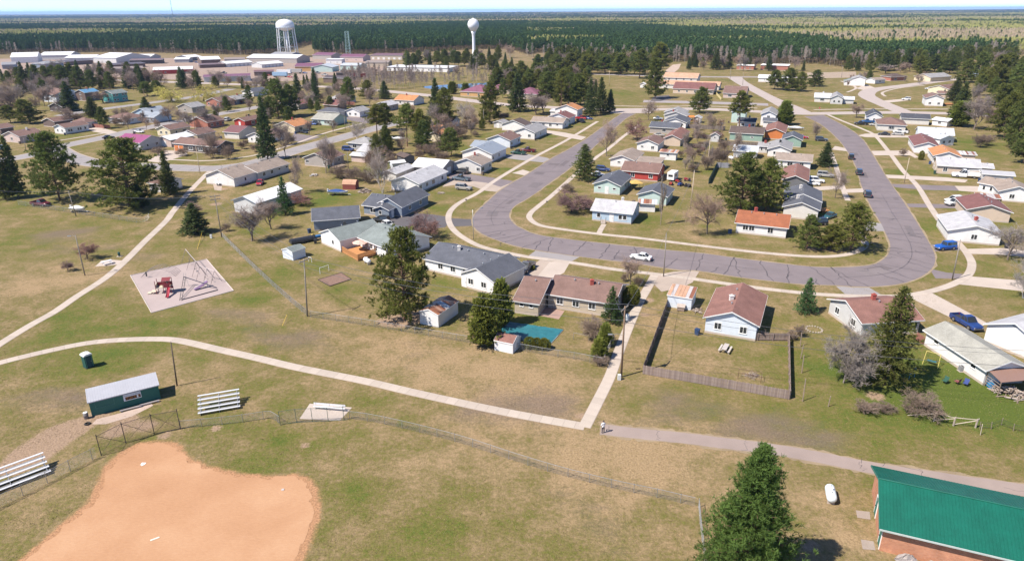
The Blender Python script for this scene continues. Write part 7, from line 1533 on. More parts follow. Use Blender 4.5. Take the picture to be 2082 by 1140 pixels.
# deck, parasol, table, propane tank
DK = M('deck_wood', (.50, .235, .09), .75, .18, 3); b = P(727, 531); c1, c2 = P(698, 515), P(767, 520); t = thing('wooden_deck', 'orange stained wooden deck with railing behind the grey green roofed house', 'deck', b); o = b
dl = [P(697,514)-o, P(728,531)-o, P(768,517)-o, P(742,500)-o]
MB().prism([(p.x, p.y) for p in dl], .1, .55).build('platform', DK, t)
for k in range(3):
    a, c = dl[k], dl[(k+1) % 4]; n = max(3, int((c-a).length/.16)); d = (c-a)/n; pm = shared('deckp', lambda: MB().box(-.055, -.02, .5, .055, .02, 1.42).mesh('baluster', DK))
    for i in range(n): obj('baluster', pm, t, a+d*(i+.5), atan2(d.y, d.x))
    MB().tube(a+Vector((0, 0, 1.45)), c+Vector((0, 0, 1.45)), .06, n=4).build('handrail', DK, t)
for p in dl: MB().box(p.x-.07, p.y-.07, 0, p.x+.07, p.y+.07, 1.5).build('post', DK, t)
q = P(734, 512); t = thing('parasol', 'faded pink parasol on the wooden deck', 'parasol', (q.x, q.y, .55)); mb = MB(); n = 8; MB().tube((0, 0, 0), (0, 0, 2.2), .03).build('pole', GALV, t)
mb.add([(1.75*cos(2*pi*i/n), 1.75*sin(2*pi*i/n), 1.65) for i in range(n)]+[(0, 0, 2.25)], [(i, (i+1) % n, n) for i in range(n)]); mb.build('canopy', M('parasol_cloth', (.70, .42, .34), .85), t)
q = P(742, 515); t = thing('patio_table', 'dark patio table on the wooden deck', 'table', (q.x, q.y, .55)); MB().lathe([(.55, .68), (.6, .70), (.6, .73)], 14).build('top', DARKM, t)
for k in range(4): MB().tube((.4*cos(k*1.57), .4*sin(k*1.57), 0), (.35*cos(k*1.57), .35*sin(k*1.57), .7), .03).build('leg', DARKM, t)
def tank(label, u, v, du, dv, L, r, mat):
    b, an = frame(u, v, du, dv); t = thing('propane_tank', label, 'propane tank', b, an, 'propane tanks'); mb = MB(); n = 18; prof = [(.02, -L/2)]+[(r*sin(a), -L/2+r*.8*(1-cos(a))) for a in (.4, .8, 1.2, 1.57)]+[(r*sin(a), L/2-r*.8*(1-cos(a))) for a in (1.57, 1.2, .8, .4)]+[(.02, L/2)]
    vs = [(z, rr*cos(2*pi*i/n), .42+r+rr*sin(2*pi*i/n)-.15) for rr, z in prof for i in range(n)]; fs = [(k*n+i, k*n+(i+1) % n, (k+1)*n+(i+1) % n, (k+1)*n+i) for k in range(len(prof)-1) for i in range(n)]; mb.add(vs, fs).build('vessel', mat, t, True)
    top = .27+2*r; MB().tube((0, 0, top-.04), (0, 0, top+.18), .18, n=10).build('valve_dome', mat, t)
    for s in (-1, 1): MB().box(s*L*.3-.08, -r*.7, 0, s*L*.3+.08, r*.7, .42).build('saddle', CONCRETE, t); MB().tube((s*L*.22, 0, top-.03), (s*L*.22, 0, top+.08), .04).build('lifting_lug', DARKM, t)
tank('large pale propane tank on the grass by the brick shelter', 1687, 1014, 3, 15, 2.5, .52, M('tank_paint', (.70, .77, .80), .35, .06)); tank('white propane tank beside the wooden deck', 747, 536, 8, 5, 2.4, .5, M('tank_white', (.78, .77, .75), .4, .05)); tank('white propane tank by the pale metal shed', 1486, 325, 8, 2, 2.2, .5, M('tank_white', (.78, .77, .75), .4, .05))
# swimming pool under its tarp
pw = W_('1012,676 1036,656 1145,671 1112,707'); o = pw[0]; t = thing('pool_cover', 'teal tarpaulin stretched over a sunken swimming pool', 'pool cover', o); nx, ny = 34, 16; vs = []; 
for j in range(ny+1):
    for i in range(nx+1):
        a = pw[0].lerp(pw[3], i/nx); b = pw[1].lerp(pw[2], i/nx); p = a.lerp(b, j/ny)-o; e = min(i, nx-i, 4)/4*min(j, ny-j, 3)/3; vs.append((p.x, p.y, .17-.08*e+float(vnoise(np.array(i*.7), np.array(j*.7), 3)-.5)*.10))
TARP = M('teal_tarp', (.03, .155, .185), .45, .22, 1.2); MB().add(vs, [(j*(nx+1)+i, j*(nx+1)+i+1, (j+1)*(nx+1)+i+1, (j+1)*(nx+1)+i) for j in range(ny) for i in range(nx)]).build('tarpaulin', TARP, t, True)
for k in range(4): MB().tube(pw[k]-o+Vector((0, 0, .05)), pw[(k+1) % 4]-o+Vector((0, 0, .05)), .09, n=6).build('rim', M('pool_rim', (.35, .40, .40), .6), t)
# sandbox frame and football goal
bx = W_('647,569 694,555 714,568 671,582'); o = bx[0]; t = thing('garden_bed', 'bare earth garden bed with timber edging in the back yard', 'garden bed', o); MB().prism([((p-o).x, (p-o).y) for p in bx], 0, .08).build('soil', M('garden_soil', (.22, .135, .10), .95, .25, 2, bmp=.5), t)
for k in range(4): MB().tube(bx[k]-o+Vector((0, 0, .07)), bx[(k+1) % 4]-o+Vector((0, 0, .07)), .08, n=4).build('edging', M('dark_timber', (.06, .045, .04), .9), t)
def goal(label, u, v, du, dv, w, h, mat=WHITE):
    b, an = frame(u, v, du, dv); t = thing('trellis_frame', label, 'frame', b, an); MB().tube((0, 0, 0), (0, 0, h), .045).build('post', mat, t); MB().tube((w, 0, 0), (w, 0, h), .045).build('post', mat, t); MB().tube((0, 0, h), (w, 0, h), .045).build('crossbar', mat, t)
goal('white goal frame behind the garden bed', 651, 557, 20, -7, 2.2, 1.3); goal('white post frame right of the small white shed', 628, 532, 8, 2, .9, 1.1)
goal('grey clothesline frame left of the hedge', 1181, 668, 30, 6, 2.6, 1.2, POLEG); goal('second grey clothesline frame left of the hedge', 1166, 690, 30, 6, 2.6, 1.2, POLEG)
def picnic(label, u, v, du, dv, mat, name='picnic_table', L=1.9):
    b, an = frame(u, v, du, dv); t = thing(name, label, 'picnic table', b, an)
    for k in range(4): MB().box(-L/2, -.36+k*.185, .72, L/2, -.36+k*.185+.165, .76).build('top_board', mat, t)
    for s in (-1, 1): MB().box(-L/2, s*.72-.13, .43, L/2, s*.72+.13, .47).build('bench', mat, t)
    for s in (-1, 1):
        mb = MB(); mb.tube((s*L*.36, -.78, 0), (s*L*.36, -.2, .72), .045, n=4); mb.tube((s*L*.36, .78, 0), (s*L*.36, .2, .72), .045, n=4); mb.tube((s*L*.36, -.8, .40), (s*L*.36, .8, .40), .04, n=4); mb.build('leg', mat, t)
picnic('weathered picnic table in the blue house yard', 1474, 713, 9, -15, M('pale_boards', (.50, .45, .42), .85, .2), L=2.3); picnic('white and dark picnic table on the park concrete pad', 218, 537, 12, -3, M('table_white', (.72, .72, .74), .6), L=2.0)
sheet('picnic_pad', W_('193,542 206,530 226,528 252,530 238,538 222,540'), .02, CONCRETE); sheet('picnic_pad_walk', W_('236,531 252,532 250,536 232,537'), .024, CONCRETE)
# garden furniture and swing frame at the right
for k, (u, v, c) in enumerate(((1920,779,(.03,.10,.07)),(1945,780,(.35,.10,.10)),(1962,784,(.05,.08,.25)))):
    p = P(u, v); t = thing('camp_chair', ('green camp chair on the right hand lawn', 'red camp chair on the right hand lawn', 'blue camp chair on the right hand lawn')[k], 'chair', p, rng.uniform(0, 6), 'camp chairs'); m = M('chair_cloth_%d' % k, c, .8); MB().box(-.3, -.28, .42, .3, .28, .46).build('seat', m, t); MB().slab([(-.3, .28, .42), (.3, .28, .42), (.3, .44, 1.0), (-.3, .44, 1.0)], .03).build('backrest', m, t)
    for x in (-.28, .28):
        for y in (-.26, .28): MB().tube((x, y, 0), (x, y, .44), .018).build('leg', DARKM, t)
    for x in (-.32, .32): MB().box(x-.03, -.28, .62, x+.03, .3, .65).build('armrest', DARKM, t)
b = P(1893, 740); t = thing('garden_swing', 'yellow legged garden swing frame with dark seat', 'swing', b, radians(-40)); m = M('swing_yellow', (.60, .50, .14), .5)
for x in (-1, 1):
    for y in (-.8, .8): MB().tube((x, y, 0), (x*.92, 0, 1.9), .04).build('leg', m, t)
MB().tube((-.95, 0, 1.9), (.95, 0, 1.9), .04).build('top_bar', m, t); MB().box(-.6, -.25, .5, .6, .25, .56).build('seat', TARP, t)
for x in (-.55, .55): MB().tube((x, 0, .55), (x, 0, 1.9), .012).build('chain', DARKM, t)
p = P(1848, 770); t = thing('clothes_frame', 'light blue metal frame half hidden by the large spruce', 'frame', p, .3); m = M('frame_blue', (.22, .42, .60), .5)
for x in (0, .9): MB().tube((x, 0, 0), (x, 0, 1.6), .03).build('post', m, t)
for z in (.8, 1.6): MB().tube((0, 0, z), (.9, 0, z), .03).build('rail', m, t)
p = P(2015, 785); q = MB().add([(-.6, -.5, 0), (.6, -.5, 0), (.7, .5, 0), (-.5, .5, 0), (-.3, -.2, .5), (.4, -.2, .45), (.3, .3, .5), (-.3, .3, .55)], [(0,1,5,4),(1,2,6,5),(2,3,7,6),(3,0,4,7),(4,5,6,7)]).build('blue_tarp', M('tarp_blue', (.02, .20, .42), .5)); q.location = p; prop(q, 'bright blue tarp heap beside the lean-to', 'tarp')
p = P(1953, 745); t = thing('air_conditioner', 'grey cabinet unit against the long outbuilding wall', 'air conditioner', P(1955, 754)); MB().box(-.4, -.3, .08, .4, .3, .85).build('cabinet', M('unit_grey', (.25, .25, .26), .5), t); MB().lathe([(.24, .85), (.24, .89)], 14).build('fan_grille', DARKM, t); MB().box(-.5, -.4, 0, .5, .4, .08).build('slab', CONCRETE, t)
# fire ring
t = thing('fire_ring', 'ring of stones round a fire pit right of the blue house yard', 'fire pit', P(1655, 670)); sm = M('ring_stone', (.42, .36, .29), .9, .2)
for k in range(18): a = 2*pi*k/18; MB().cbox((1.25*cos(a), 1.25*sin(a), .08), (.26, .2, .18), Matrix.Rotation(a+rng.uniform(-.3, .3), 3, 'Z')).build('stone', sm, t)
t = thing('satellite_dish', 'dark satellite dish on the white house roof at the right edge', 'satellite dish', P(2066, 664, 4.2)); MB().lathe([(.05, 0), (.35, .06), (.5, .16)], 16).build('bowl', DARKM, t, True); MB().tube((0, 0, -.6), (0, 0, .02), .03).build('mount', GALV, t)
# front steps of the light blue house
b, an = frame(1226, 455, -3, 9); t = thing('front_steps', 'pink concrete front steps with dark railings at the light blue house', 'steps', b, an)
for k in range(4): MB().box(-1.2+k*.3, -.6, 0, -.9+k*.3, .6, .72-k*.18).build('step', CONCRETE, t)
for s in (-1, 1): MB().path([Vector((-1.1, s*.6, .7)), Vector((-1.1, s*.6, 1.6)), Vector((.1, s*.6, .95)), Vector((.1, s*.6, 0))], .03).build('railing', DARKM, t)
# back deck of the taupe house, deck of the split level
for lab, u, v, du, dv, L, D, m in (('timber back deck on the taupe house', 684, 345, 30, -9, 5.5, 2.4, M('tan_deck', (.34, .26, .19), .8, .2)), ('orange timber deck on the white split level', 1922, 214, 20, 0, 7, 4, DK), ('small orange deck beside the black roofed gable house', 1672, 434, 10, -1, 2.4, 3.6, DK)):
    b, an = frame(u, v, du, dv); t = thing('timber_deck', lab, 'deck', b, an); MB().box(0, 0, .5, L, D, .62).build('platform', m, t); MB().box(0, -.03, 1.3, L, .05, 1.42).build('handrail', m, t)
    for k in range(int(L/.5)+1): MB().box(k*.5-.04, -.02, 0, k*.5+.04, .04, 1.32).build('post', m, t)
# mailboxes and small items by the street
for k, (u, v) in enumerate(((948,414),(1112,418),(1762,487),(1905,458),(397,318))):
    t = thing('mailbox', ('mailbox on the verge left of the loop street', 'mailbox at the inner bend of the loop street', 'mailbox beside the corner pines', 'mailbox on the right hand verge', 'mailbox at the charcoal ranch drive')[k], 'mailbox', P(u, v), 0, 'mailboxes'); MB().box(-.05, -.05, 0, .05, .05, 1.05).build('post', WOOD, t); MB().tube((-.28, 0, 1.16), (.28, 0, 1.16), .13, n=8).build('box', DARKM, t)
for k, (u, v) in enumerate(((1263,769),(434,483))): q = MB().box(-.22, -.2, 0, .22, .2, .85).build('utility_box', M('box_white', (.66, .66, .64), .5)); q.location = P(u, v)-Vector((.35, .35, 0)); prop(q, ('white utility box at the foot of the alley pole', 'white utility box near the crossarm pole')[k], 'utility box')
for k, (a, b) in enumerate((((412,468),(401,507)),((583,640),(574,662)))): p, q = P(*a, 1.0), P(*b); t = MB().tube((0, 0, 0), p-q, .035, n=6).build('guy_wire_guard', M('guard_yellow', (.68, .46, .06), .5)); t.location = q; prop(t, ('yellow guy wire guard by the crossarm pole', 'yellow guy wire guard by the park corner pole')[k], 'guard')
t = thing('stop_sign', 'red stop sign at the cross street corner', 'sign', P(1665, 229)); MB().tube((0, 0, 0), (0, 0, 2.2), .04).build('post', GALV, t); mb = MB(); mb.add([(.42*cos(pi/8+k*pi/4), y, 2.3+.42*sin(pi/8+k*pi/4)) for y in (-.06, -.03) for k in range(8)], [tuple(range(8)), tuple(range(15, 7, -1))]+[(k, (k+1) % 8, 8+(k+1) % 8, 8+k) for k in range(8)]); sp_ = mb.build('sign_plate', M('sign_red', (.55, .02, .03), .4), t)
tx = bpy.data.curves.new('lettering', 'FONT'); tx.body = 'STOP'; tx.size = .32; tx.align_x = 'CENTER'; tx.align_y = 'CENTER'; tx.extrude = .003; tx.materials.append(WHITE); to = obj('lettering', tx, sp_, (0, -.066, 2.3)); to.rotation_euler = (pi/2, 0, 0)
# travel trailer and machines in the middle of the block
t = thing('travel_trailer', 'white travel trailer in the junk yard behind the red ranch', 'trailer', P(1367, 366), radians(60)); MB().box(-2.2, -1.1, .5, 2.2, 1.1, 2.7).build('shell', WHITE, t); MB().box(-2.21, -.7, 1.4, -2.19, .7, 2.1).build('window', PANE, t); MB().box(-1.0, -1.12, 1.4, .6, -1.1, 2.0).build('window', PANE, t)
for s in (-1, 1): MB().tube((0, s*1.0-.1, .33), (0, s*1.0+.1, .33), .33, n=10).build('wheel', TYRE, t)
for k, (u, v, c) in enumerate(((1380,372,(.35,.03,.03)),(1398,368,(.30,.03,.05)),(1384,378,(.04,.08,.3)),(1397,380,(.06,.05,.05)),(1364,376,(.4,.06,.04)))):
    t = thing('lawn_tractor', ('left red lawn tractor in the junk yard', 'right red lawn tractor in the junk yard', 'blue lawn tractor in the junk yard', 'black lawn tractor in the junk yard', 'small red machine at the travel trailer')[k], 'tractor', P(u, v), rng.uniform(0, 6), 'lawn tractors'); m = M('tractor_%d' % k, c, .4); MB().box(.1, -.35, .45, 1.1, .35, .95).build('hood', m, t); MB().box(-.9, -.45, .4, .1, .45, .6).build('frame', m, t); MB().box(-.7, -.25, .6, -.3, .25, 1.0).build('seat', DARKM, t)
    for x, r in ((-.5, .38), (.8, .26)):
        for s in (-1, 1): MB().tube((x, s*.45-.12, r), (x, s*.45+.12, r), r, n=10).build('wheel', TYRE, t)
# tan garden canopy at the mint house
t = thing('garden_canopy', 'ochre garden canopy beside the mint gable house', 'canopy', P(1292, 385), .1); mb = MB(); mb.add([(-1.8, -1.8, 2.1), (1.8, -1.8, 2.1), (1.8, 1.8, 2.1), (-1.8, 1.8, 2.1), (0, 0, 2.9)], [(0,1,4),(1,2,4),(2,3,4),(3,0,4)]); mb.build('canopy', M('canopy_ochre', (.52, .34, .10), .8), t)
for x in (-1.7, 1.7):
    for y in (-1.7, 1.7): MB().tube((x, y, 0), (x, y, 2.1), .04).build('leg', DARKM, t)
t = thing('play_set', 'orange wooden play set behind the slate roofed white house', 'play set', P(1404, 251), .2); 
for x in (-1.2, 1.2):
    for y in (-1, 1): MB().box(x-.07, y-.07, 0, x+.07, y+.07, 3.0).build('post', DK, t)
MB().box(-1.2, -1, 1.3, 1.2, 1, 1.4).build('platform', DK, t); MB().slab([(-1.4, -1.2, 2.9), (1.4, -1.2, 2.9), (1.4, 0, 3.6), (-1.4, 0, 3.6)], .05).build('roof', M('playset_roof', (.62, .22, .05), .7), t); MB().slab([(-1.4, 0, 3.6), (1.4, 0, 3.6), (1.4, 1.2, 2.9), (-1.4, 1.2, 2.9)], .05).build('roof', M('playset_roof', (.62, .22, .05), .7), t)
# ------------------------------------------------------------------ the park: dugout, bleachers, toilet, playground, bases, person
d_ = house('green dugout with pale ribbed roof', 'beside the backstop', [V_((177,819),(324,782),3.3,'s',None,None,eave=2.15,rise=.45,f='',l='',r='',ov=.16,base=0,trim=False) | dict(wall=M('dugout_green', (.018, .125, .10), .6, .10, .8), roof=roof_mat((.43, .43, .46), True))], 'dugout', 'dugout')
Q, Ld, du_, dv_ = LAST['Q'], LAST['L'], LAST['u'], LAST['v']
rb = MB()
for i in range(int(Ld/.3)): rb.tube(Q(.1+i*.3, 0, 2.16), Q(.1+i*.3, 3.3, 2.61), .02, n=4, cap=False)
k_ = rb.build('roof_rib', roof_mat((.43, .43, .46), True), d_); k_['kind'] = 'stuff'
sg = MB(); A_ = lambda x, z, o=.0: Q(x, .16-.02-o, z)
sg.add([A_(4.05, .98), A_(6.15, .98), A_(6.15, 1.92), A_(4.05, 1.92), A_(4.05, .98, .05), A_(6.15, .98, .05), A_(6.15, 1.92, .05), A_(4.05, 1.92, .05)], [(4,5,6,7),(0,4,7,3),(1,2,6,5),(0,1,5,4),(3,7,6,2)])
s_ = sg.build('sign_board', M('sign_white', (.74, .76, .78), .5, .04), d_)
pn = MB(); pn.add([A_(4.25, 1.08, .056), A_(6.08, 1.08, .056), A_(6.08, 1.55, .056), A_(4.25, 1.55, .056)], [(0,1,2,3)])
def poster_mat():
    m, nt, N, L, B = nodes('sign_picture'); f = nz(N, L, 4.5, 3, .6); L.new(ramp(N, L, f, [(.35, (.012,.008,.008)), (.5, (.05,.015,.01)), (.58, (.40,.15,.03)), (.66, (.02,.012,.01)), (.75, (.35,.05,.02))]), B.inputs['Base Color']); B.inputs['Roughness'].default_value = .5; return m
obj('picture', pn.mesh('picture', poster_mat()), s_)
wp = MB(); wp.add([A_(5.62, 1.12, .062), A_(5.80, 1.12, .062), A_(5.80, 1.50, .062), A_(5.62, 1.50, .062)], [(0,1,2,3)]); obj('white_panel', wp.mesh('white_panel', WHITE), s_)
tx = bpy.data.curves.new('lettering', 'FONT'); tx.body = 'SPORTS LITTLE LEAGUE'; tx.size = .19; tx.align_x = 'CENTER'; tx.align_y = 'CENTER'; tx.extrude = .004
to = bpy.data.objects.new('lettering', tx); COL.objects.link(to); to.parent = s_; tx.materials.append(M('letter_blue', (.10, .14, .28), .6))
to.matrix_local = Matrix.Translation(A_(5.1, 1.73, .058)) @ Matrix(((du_.x, 0, -dv_.x, 0), (du_.y, 0, -dv_.y, 0), (0, 1, 0, 0), (0, 0, 0, 1)))
mb = MB()
for x0, x1, z0, z1 in ((.75, 2.95, 1.0, 1.03), (.75, 2.95, 1.85, 1.88), (.75, .78, 1.03, 1.85), (2.92, 2.95, 1.03, 1.85)): mb.add([A_(x0, z0, .01), A_(x1, z0, .01), A_(x1, z1, .01), A_(x0, z1, .01)]+[A_(x0, z0, .03), A_(x1, z0, .03), A_(x1, z1, .03), A_(x0, z1, .03)], [(4,5,6,7),(0,4,7,3),(1,2,6,5),(0,1,5,4),(3,7,6,2)])
mb.build('hatch_frame', M('hatch_edge', (.07, .22, .19), .5), d_)
rl = d_.location
for k, (x, y, w, hh, mat) in enumerate(((4.6, -.75, 2.6, .10, M('kerb_grey', (.30, .27, .27), .8)), (6.9, -.6, 2.4, .10, M('kerb_grey', (.30, .27, .27), .8)))):
    p = Q(x, y, 0)+rl; q = MB().cbox((0, 0, .2), (w, .28, .08), Matrix.Rotation(atan2(du_.y, du_.x), 3, 'Z')); 
    for s in (-.4, .4): q.cbox(Vector((du_.x, du_.y, 0))*w*s+Vector((0, 0, .08)), (.2, .24, .16), Matrix.Rotation(atan2(du_.y, du_.x), 3, 'Z'))
    o = q.build('plank_bench', mat); o.location = (p.x, p.y, .01); prop(o, ('left low plank bench in front of the dugout', 'right low plank bench in front of the dugout')[k], 'bench', 'dugout benches')
sheet('dugout_pad', W_('187,862 196,852 250,838 305,818 312,824 268,846 215,862'), .014, paved_mat('worn_pad', (.44, .34, .28), .14))
t = thing('trash_barrel', 'grey trash barrel at the left end of the dugout', 'barrel', P(176, 850)); MB().lathe([(.27, 0), (.29, .1), (.29, .45), (.31, .47), (.29, .5), (.29, .88)], 16).build('drum', M('barrel_grey', (.18, .16, .15), .6, .2), t, True); MB().lathe([(.26, .885), (.26, .90)], 14).build('liner', WHITE, t)
t = thing('tire', 'black tire lying in front of the dugout', 'tire', P(178, 862)); mb = MB(); n, m_ = 16, 8; mb.add([((.28+.1*cos(b))*cos(a), (.28+.1*cos(b))*sin(a), .1+.1*sin(b)) for a in np.linspace(0, 2*pi, n, False) for b in np.linspace(0, 2*pi, m_, False)], [(i*m_+j, i*m_+(j+1) % m_, ((i+1) % n)*m_+(j+1) % m_, ((i+1) % n)*m_+j) for i in range(n) for j in range(m_)]); mb.build('tyre', TYRE, t, True)
# portable toilet
b, an = frame(181, 745, 8, -3); t = thing('portable_toilet', 'dark green portable toilet with white roof beside the park path', 'toilet', b, an); TG = M('toilet_green', (.012, .075, .065), .5, .08)
MB().box(-.55, -.55, .08, .55, .55, 2.0).build('cabin', TG, t); MB().box(-.6, -.6, 0, .6, .6, .1).build('skid', DARKM, t)
mb = MB(); pr = [(-.62, 2.0), (-.58, 2.15), (-.3, 2.27), (.3, 2.27), (.58, 2.15), (.62, 2.0)]; mb.add([(x, y, z) for y in (-.62, .62) for x, z in pr], [tuple(range(6)), tuple(range(11, 5, -1))]+[(i, (i+1) % 6, 6+(i+1) % 6, 6+i) for i in range(6)]); mb.build('roof', WHITE, t)
dd = MB().box(-.36, -.585, .16, .36, -.555, 1.85).build('door', M('toilet_door', (.015, .06, .075), .5), t); MB().box(.22, -.62, .95, .3, -.585, 1.1).build('handle', GALV, dd)
for x in (-.42, .42): MB().box(x-.03, -.59, .12, x+.03, -.555, 1.95).build('door_jamb', M('jamb_green', (.10, .26, .22), .5), t)
# bleachers
ALU = M('aluminium_plank', (.74, .74, .76), .35, .06, metal=.15); ALUF = M('aluminium_frame', (.40, .41, .42), .4, metal=.5)
def bleacher(label, u, v, du, dv, L, rows):
    b, an = frame(u, v, du, dv); t = thing('bleacher', label, 'bleacher', b, an, 'aluminium bleachers')
    for k in range(rows): MB().box(0, k*.62, .40+k*.30-.04, L, k*.62+.28, .40+k*.30).build('seat_plank', ALU, t)
    for k in range(1, rows): MB().box(0, k*.62-.30, .10+k*.30-.04, L, k*.62-.06, .10+k*.30).build('foot_plank', ALUF, t)
    for x in (.3, L/2, L-.3):
        mb = MB(); top = .36+(rows-1)*.30; yb = (rows-1)*.62+.14; mb.tube((x, .14, .36), (x, yb, top), .035, n=4); mb.tube((x, 0, .04), (x, yb, .04), .035, n=4)
        for k in range(rows): mb.tube((x, k*.62+.14, .04), (x, k*.62+.14, .36+k*.3), .03, n=4)
        mb.tube((x, .14, .04), (x, yb, top), .025, n=4); mb.build('leg_frame', ALUF, t)
    return t
bleacher('five row aluminium bleachers right of the dugout', 403, 846, 80, -14, 5.2, 5); bleacher('five row aluminium bleachers at the left edge', -60, 1026, 136, -52, 7.6, 5)
sheet('bench_pad', W_('609,851 630,820 716,828 690,855'), .02, CONCRETE)
b, an = frame(637, 832, 60, 5); t = thing('players_bench', 'white aluminium players bench with backrest on the concrete pad', 'bench', b, an); MB().box(0, 0, .42, 4.4, .28, .47).build('seat', ALU, t); MB().box(0, .30, .62, 4.4, .34, .90).build('backrest', ALU, t)
for x in (.3, 2.2, 4.1): mb = MB(); mb.tube((x, .05, 0), (x, .05, .42), .03, n=4); mb.tube((x, .28, 0), (x, .32, .9), .03, n=4); mb.build('leg', ALUF, t)
# home plate, bases, rubber
o = MB().prism([(-.25, .25), (-.25, -.1), (0, -.35), (.25, -.1), (.25, .25)], 0, .03).build('home_plate', WHITE); o.location = P(291, 943)+Vector((0, 0, .012)); prop(o, 'white home plate on the orange infield', 'home plate')
for k, (u, v, s) in enumerate(((575, 995, .28),)): o = MB().box(-s/2, -s/2, 0, s/2, s/2, .05).build('base', M('base_grey', (.50, .46, .44), .7)); o.location = P(u, v)+Vector((0, 0, .012)); prop(o, 'small grey first base anchor at the right of the infield', 'base')
b, an = frame(315, 1095, 8, -3); o = MB().box(-.42, -.1, 0, .42, .1, .04).build('pitching_rubber', M('rubber_white', (.66, .66, .56), .7)); o.location = b+Vector((0, 0, .012)); o.rotation_euler[2] = an; prop(o, 'pale pitching rubber in the middle of the infield', 'pitching rubber')
# playground
PGC = [P(265,560), P(420,527), P(475,591), P(308,636)]
sheet('playground_sand', PGC, .014, SANDPIT); o = PGC[0]; t = thing('playground_border', 'pale timber border round the playground sand', 'border', o)
for a, b in zip(PGC, PGC[1:]+PGC[:1]):
    n = int((b-a).length/2.4); d = (b-a)/n
    for i in range(n): MB().tube(a+d*i+d.normalized()*.02-o+Vector((0, 0, .05)), a+d*(i+1)-d.normalized()*.02-o+Vector((0, 0, .05)), .075, n=4).build('timber', M('border_pale', (.60, .53, .47), .85, .12), t)
STEEL = M('play_steel', (.20, .17, .16), .5, .1); CR = M('play_crimson', (.20, .02, .03), .5, .1); PT = M('play_tan', (.62, .53, .40), .6)
def Z(u, v, h=0.0): p = P(u, v); return Vector((p.x, p.y, h))
# swing sets: A-frames joined by a beam, seats hanging from chains
def swings(label, u0, v0, u1, v1, bays, h, seats):
    a, b = P(u0, v0), P(u1, v1); d = (b-a); L = d.length; an = atan2(d.y, d.x); t = thing('swing_set', label, 'swing set', a, an, 'swing sets')
    for k in range(bays+1):
        x = L*k/bays
        for s in (-1, 1): MB().tube((x, s*1.25, 0), (x, 0, h), .04, n=6).build('leg', STEEL, t)
    MB().tube((-.1, 0, h), (L+.1, 0, h), .05, n=6).build('beam', M('beam_pale', (.55, .48, .45), .5), t)
    for x, kind in seats:
        st = MB().box(x*L-.24, -.09, .5, x*L+.24, .09, .54).build('swing_seat', DARKM, t); c = MB()
        for s in (-.22, .22): c.tube((x*L+s, 0, .54), (x*L+s, 0, h), .012, n=4)
        obj('chain', c.mesh('chain', STEEL), st)
    return t
swings('back swing set with pale beam on the playground', 382, 533, 404, 560, 2, 2.9, ((.2, 0), (.7, 0), (.88, 0))); swings('front swing set with dark frame on the playground', 411, 566, 440, 576, 2, 2.6, ((.25, 0), (.75, 0)))
# climbing dome frame
b = P(328, 558); t = thing('climbing_frame', 'arched steel climbing frame at the back of the playground', 'climbing frame', b, radians(5)); mb = MB(); arcs = []
for k in range(5):
    y = -1.4+k*.7; pts = [Vector((-3.4+6.8*f, y, 1.7*sin(pi*f)**.7)) for f in np.linspace(0, 1, 9)]; MB().path(pts, .03, 5).build('arch', STEEL, t); arcs.append(pts)
for i in range(1, 8): MB().path([a[i] for a in arcs], .02, 4).build('rung', STEEL, t)
MB().tube((-2.2, -1.5, .3), (-2.2, -1.5, 1.2), .14, n=8).build('spring_post', DARKM, t)
# crimson play tower with slides
b = P(336, 594); t = thing('play_tower', 'crimson play tower with tan decks and slides', 'play tower', b, radians(12))
for x in (-1.3, 0, 1.3):
    for y in (-.7, .7): MB().tube((x, y, 0), (x, y, 2.6), .06, n=6).build('post', CR, t)
MB().box(-1.35, -.75, 1.1, 1.35, .75, 1.2).build('deck', PT, t); MB().box(-1.35, .70, 1.2, 1.35, .76, 1.9).build('back_panel', CR, t); MB().box(-1.36, -.7, 1.2, -1.28, .7, 1.8).build('side_panel', PT, t); MB().box(.1, -.76, 1.25, 1.2, -.70, 2.0).build('front_panel', CR, t); MB().slab([(-.1, -.8, 2.55), (1.4, -.8, 2.55), (1.4, 0, 3.0), (-.1, 0, 3.0)], .06).build('roof_panel', CR, t); MB().slab([(-.1, 0, 3.0), (1.4, 0, 3.0), (1.4, .8, 2.55), (-.1, .8, 2.55)], .06).build('roof_panel', CR, t)
mb = MB(); pts = [Vector((1.0, -.8, 1.2)), Vector((1.05, -1.5, .95)), Vector((1.1, -2.2, .5)), Vector((1.1, -2.9, .22)), Vector((1.1, -3.3, .2))]
for a, b in zip(pts[:-1], pts[1:]): mb.add([a+Vector((-.28, 0, .16)), a+Vector((-.24, 0, 0)), a+Vector((.24, 0, 0)), a+Vector((.28, 0, .16)), b+Vector((-.28, 0, .16)), b+Vector((-.24, 0, 0)), b+Vector((.24, 0, 0)), b+Vector((.28, 0, .16))], [(0,1,5,4),(1,2,6,5),(2,3,7,6)])
sl_ = mb.build('slide', M('slide_red', (.36, .03, .05), .4), t); md = sl_.modifiers.new('thick', 'SOLIDIFY'); md.thickness = .04
mb = MB(); ax = [Vector((1.45+.5*sin(a), -.2+.0*a, 0)) for a in (0,)]; sp = [Vector((1.95+.55*cos(a), -.1+.55*sin(a), 1.9-a*.26)) for a in np.linspace(pi, -pi*.9+2*pi, 10)]; MB().path(sp, .26, 8).build('spiral_slide', CR, t, True)
MB().box(-2.3, -.6, .35, -1.4, .6, .45).build('lower_deck', PT, t); MB().box(-3.0, -.5, .1, -2.3, .5, .2).build('ramp', PT, t); MB().tube((.6, .2, 1.3), (.6, .2, 2.4), .12, n=8).build('steering_post', DARKM, t)
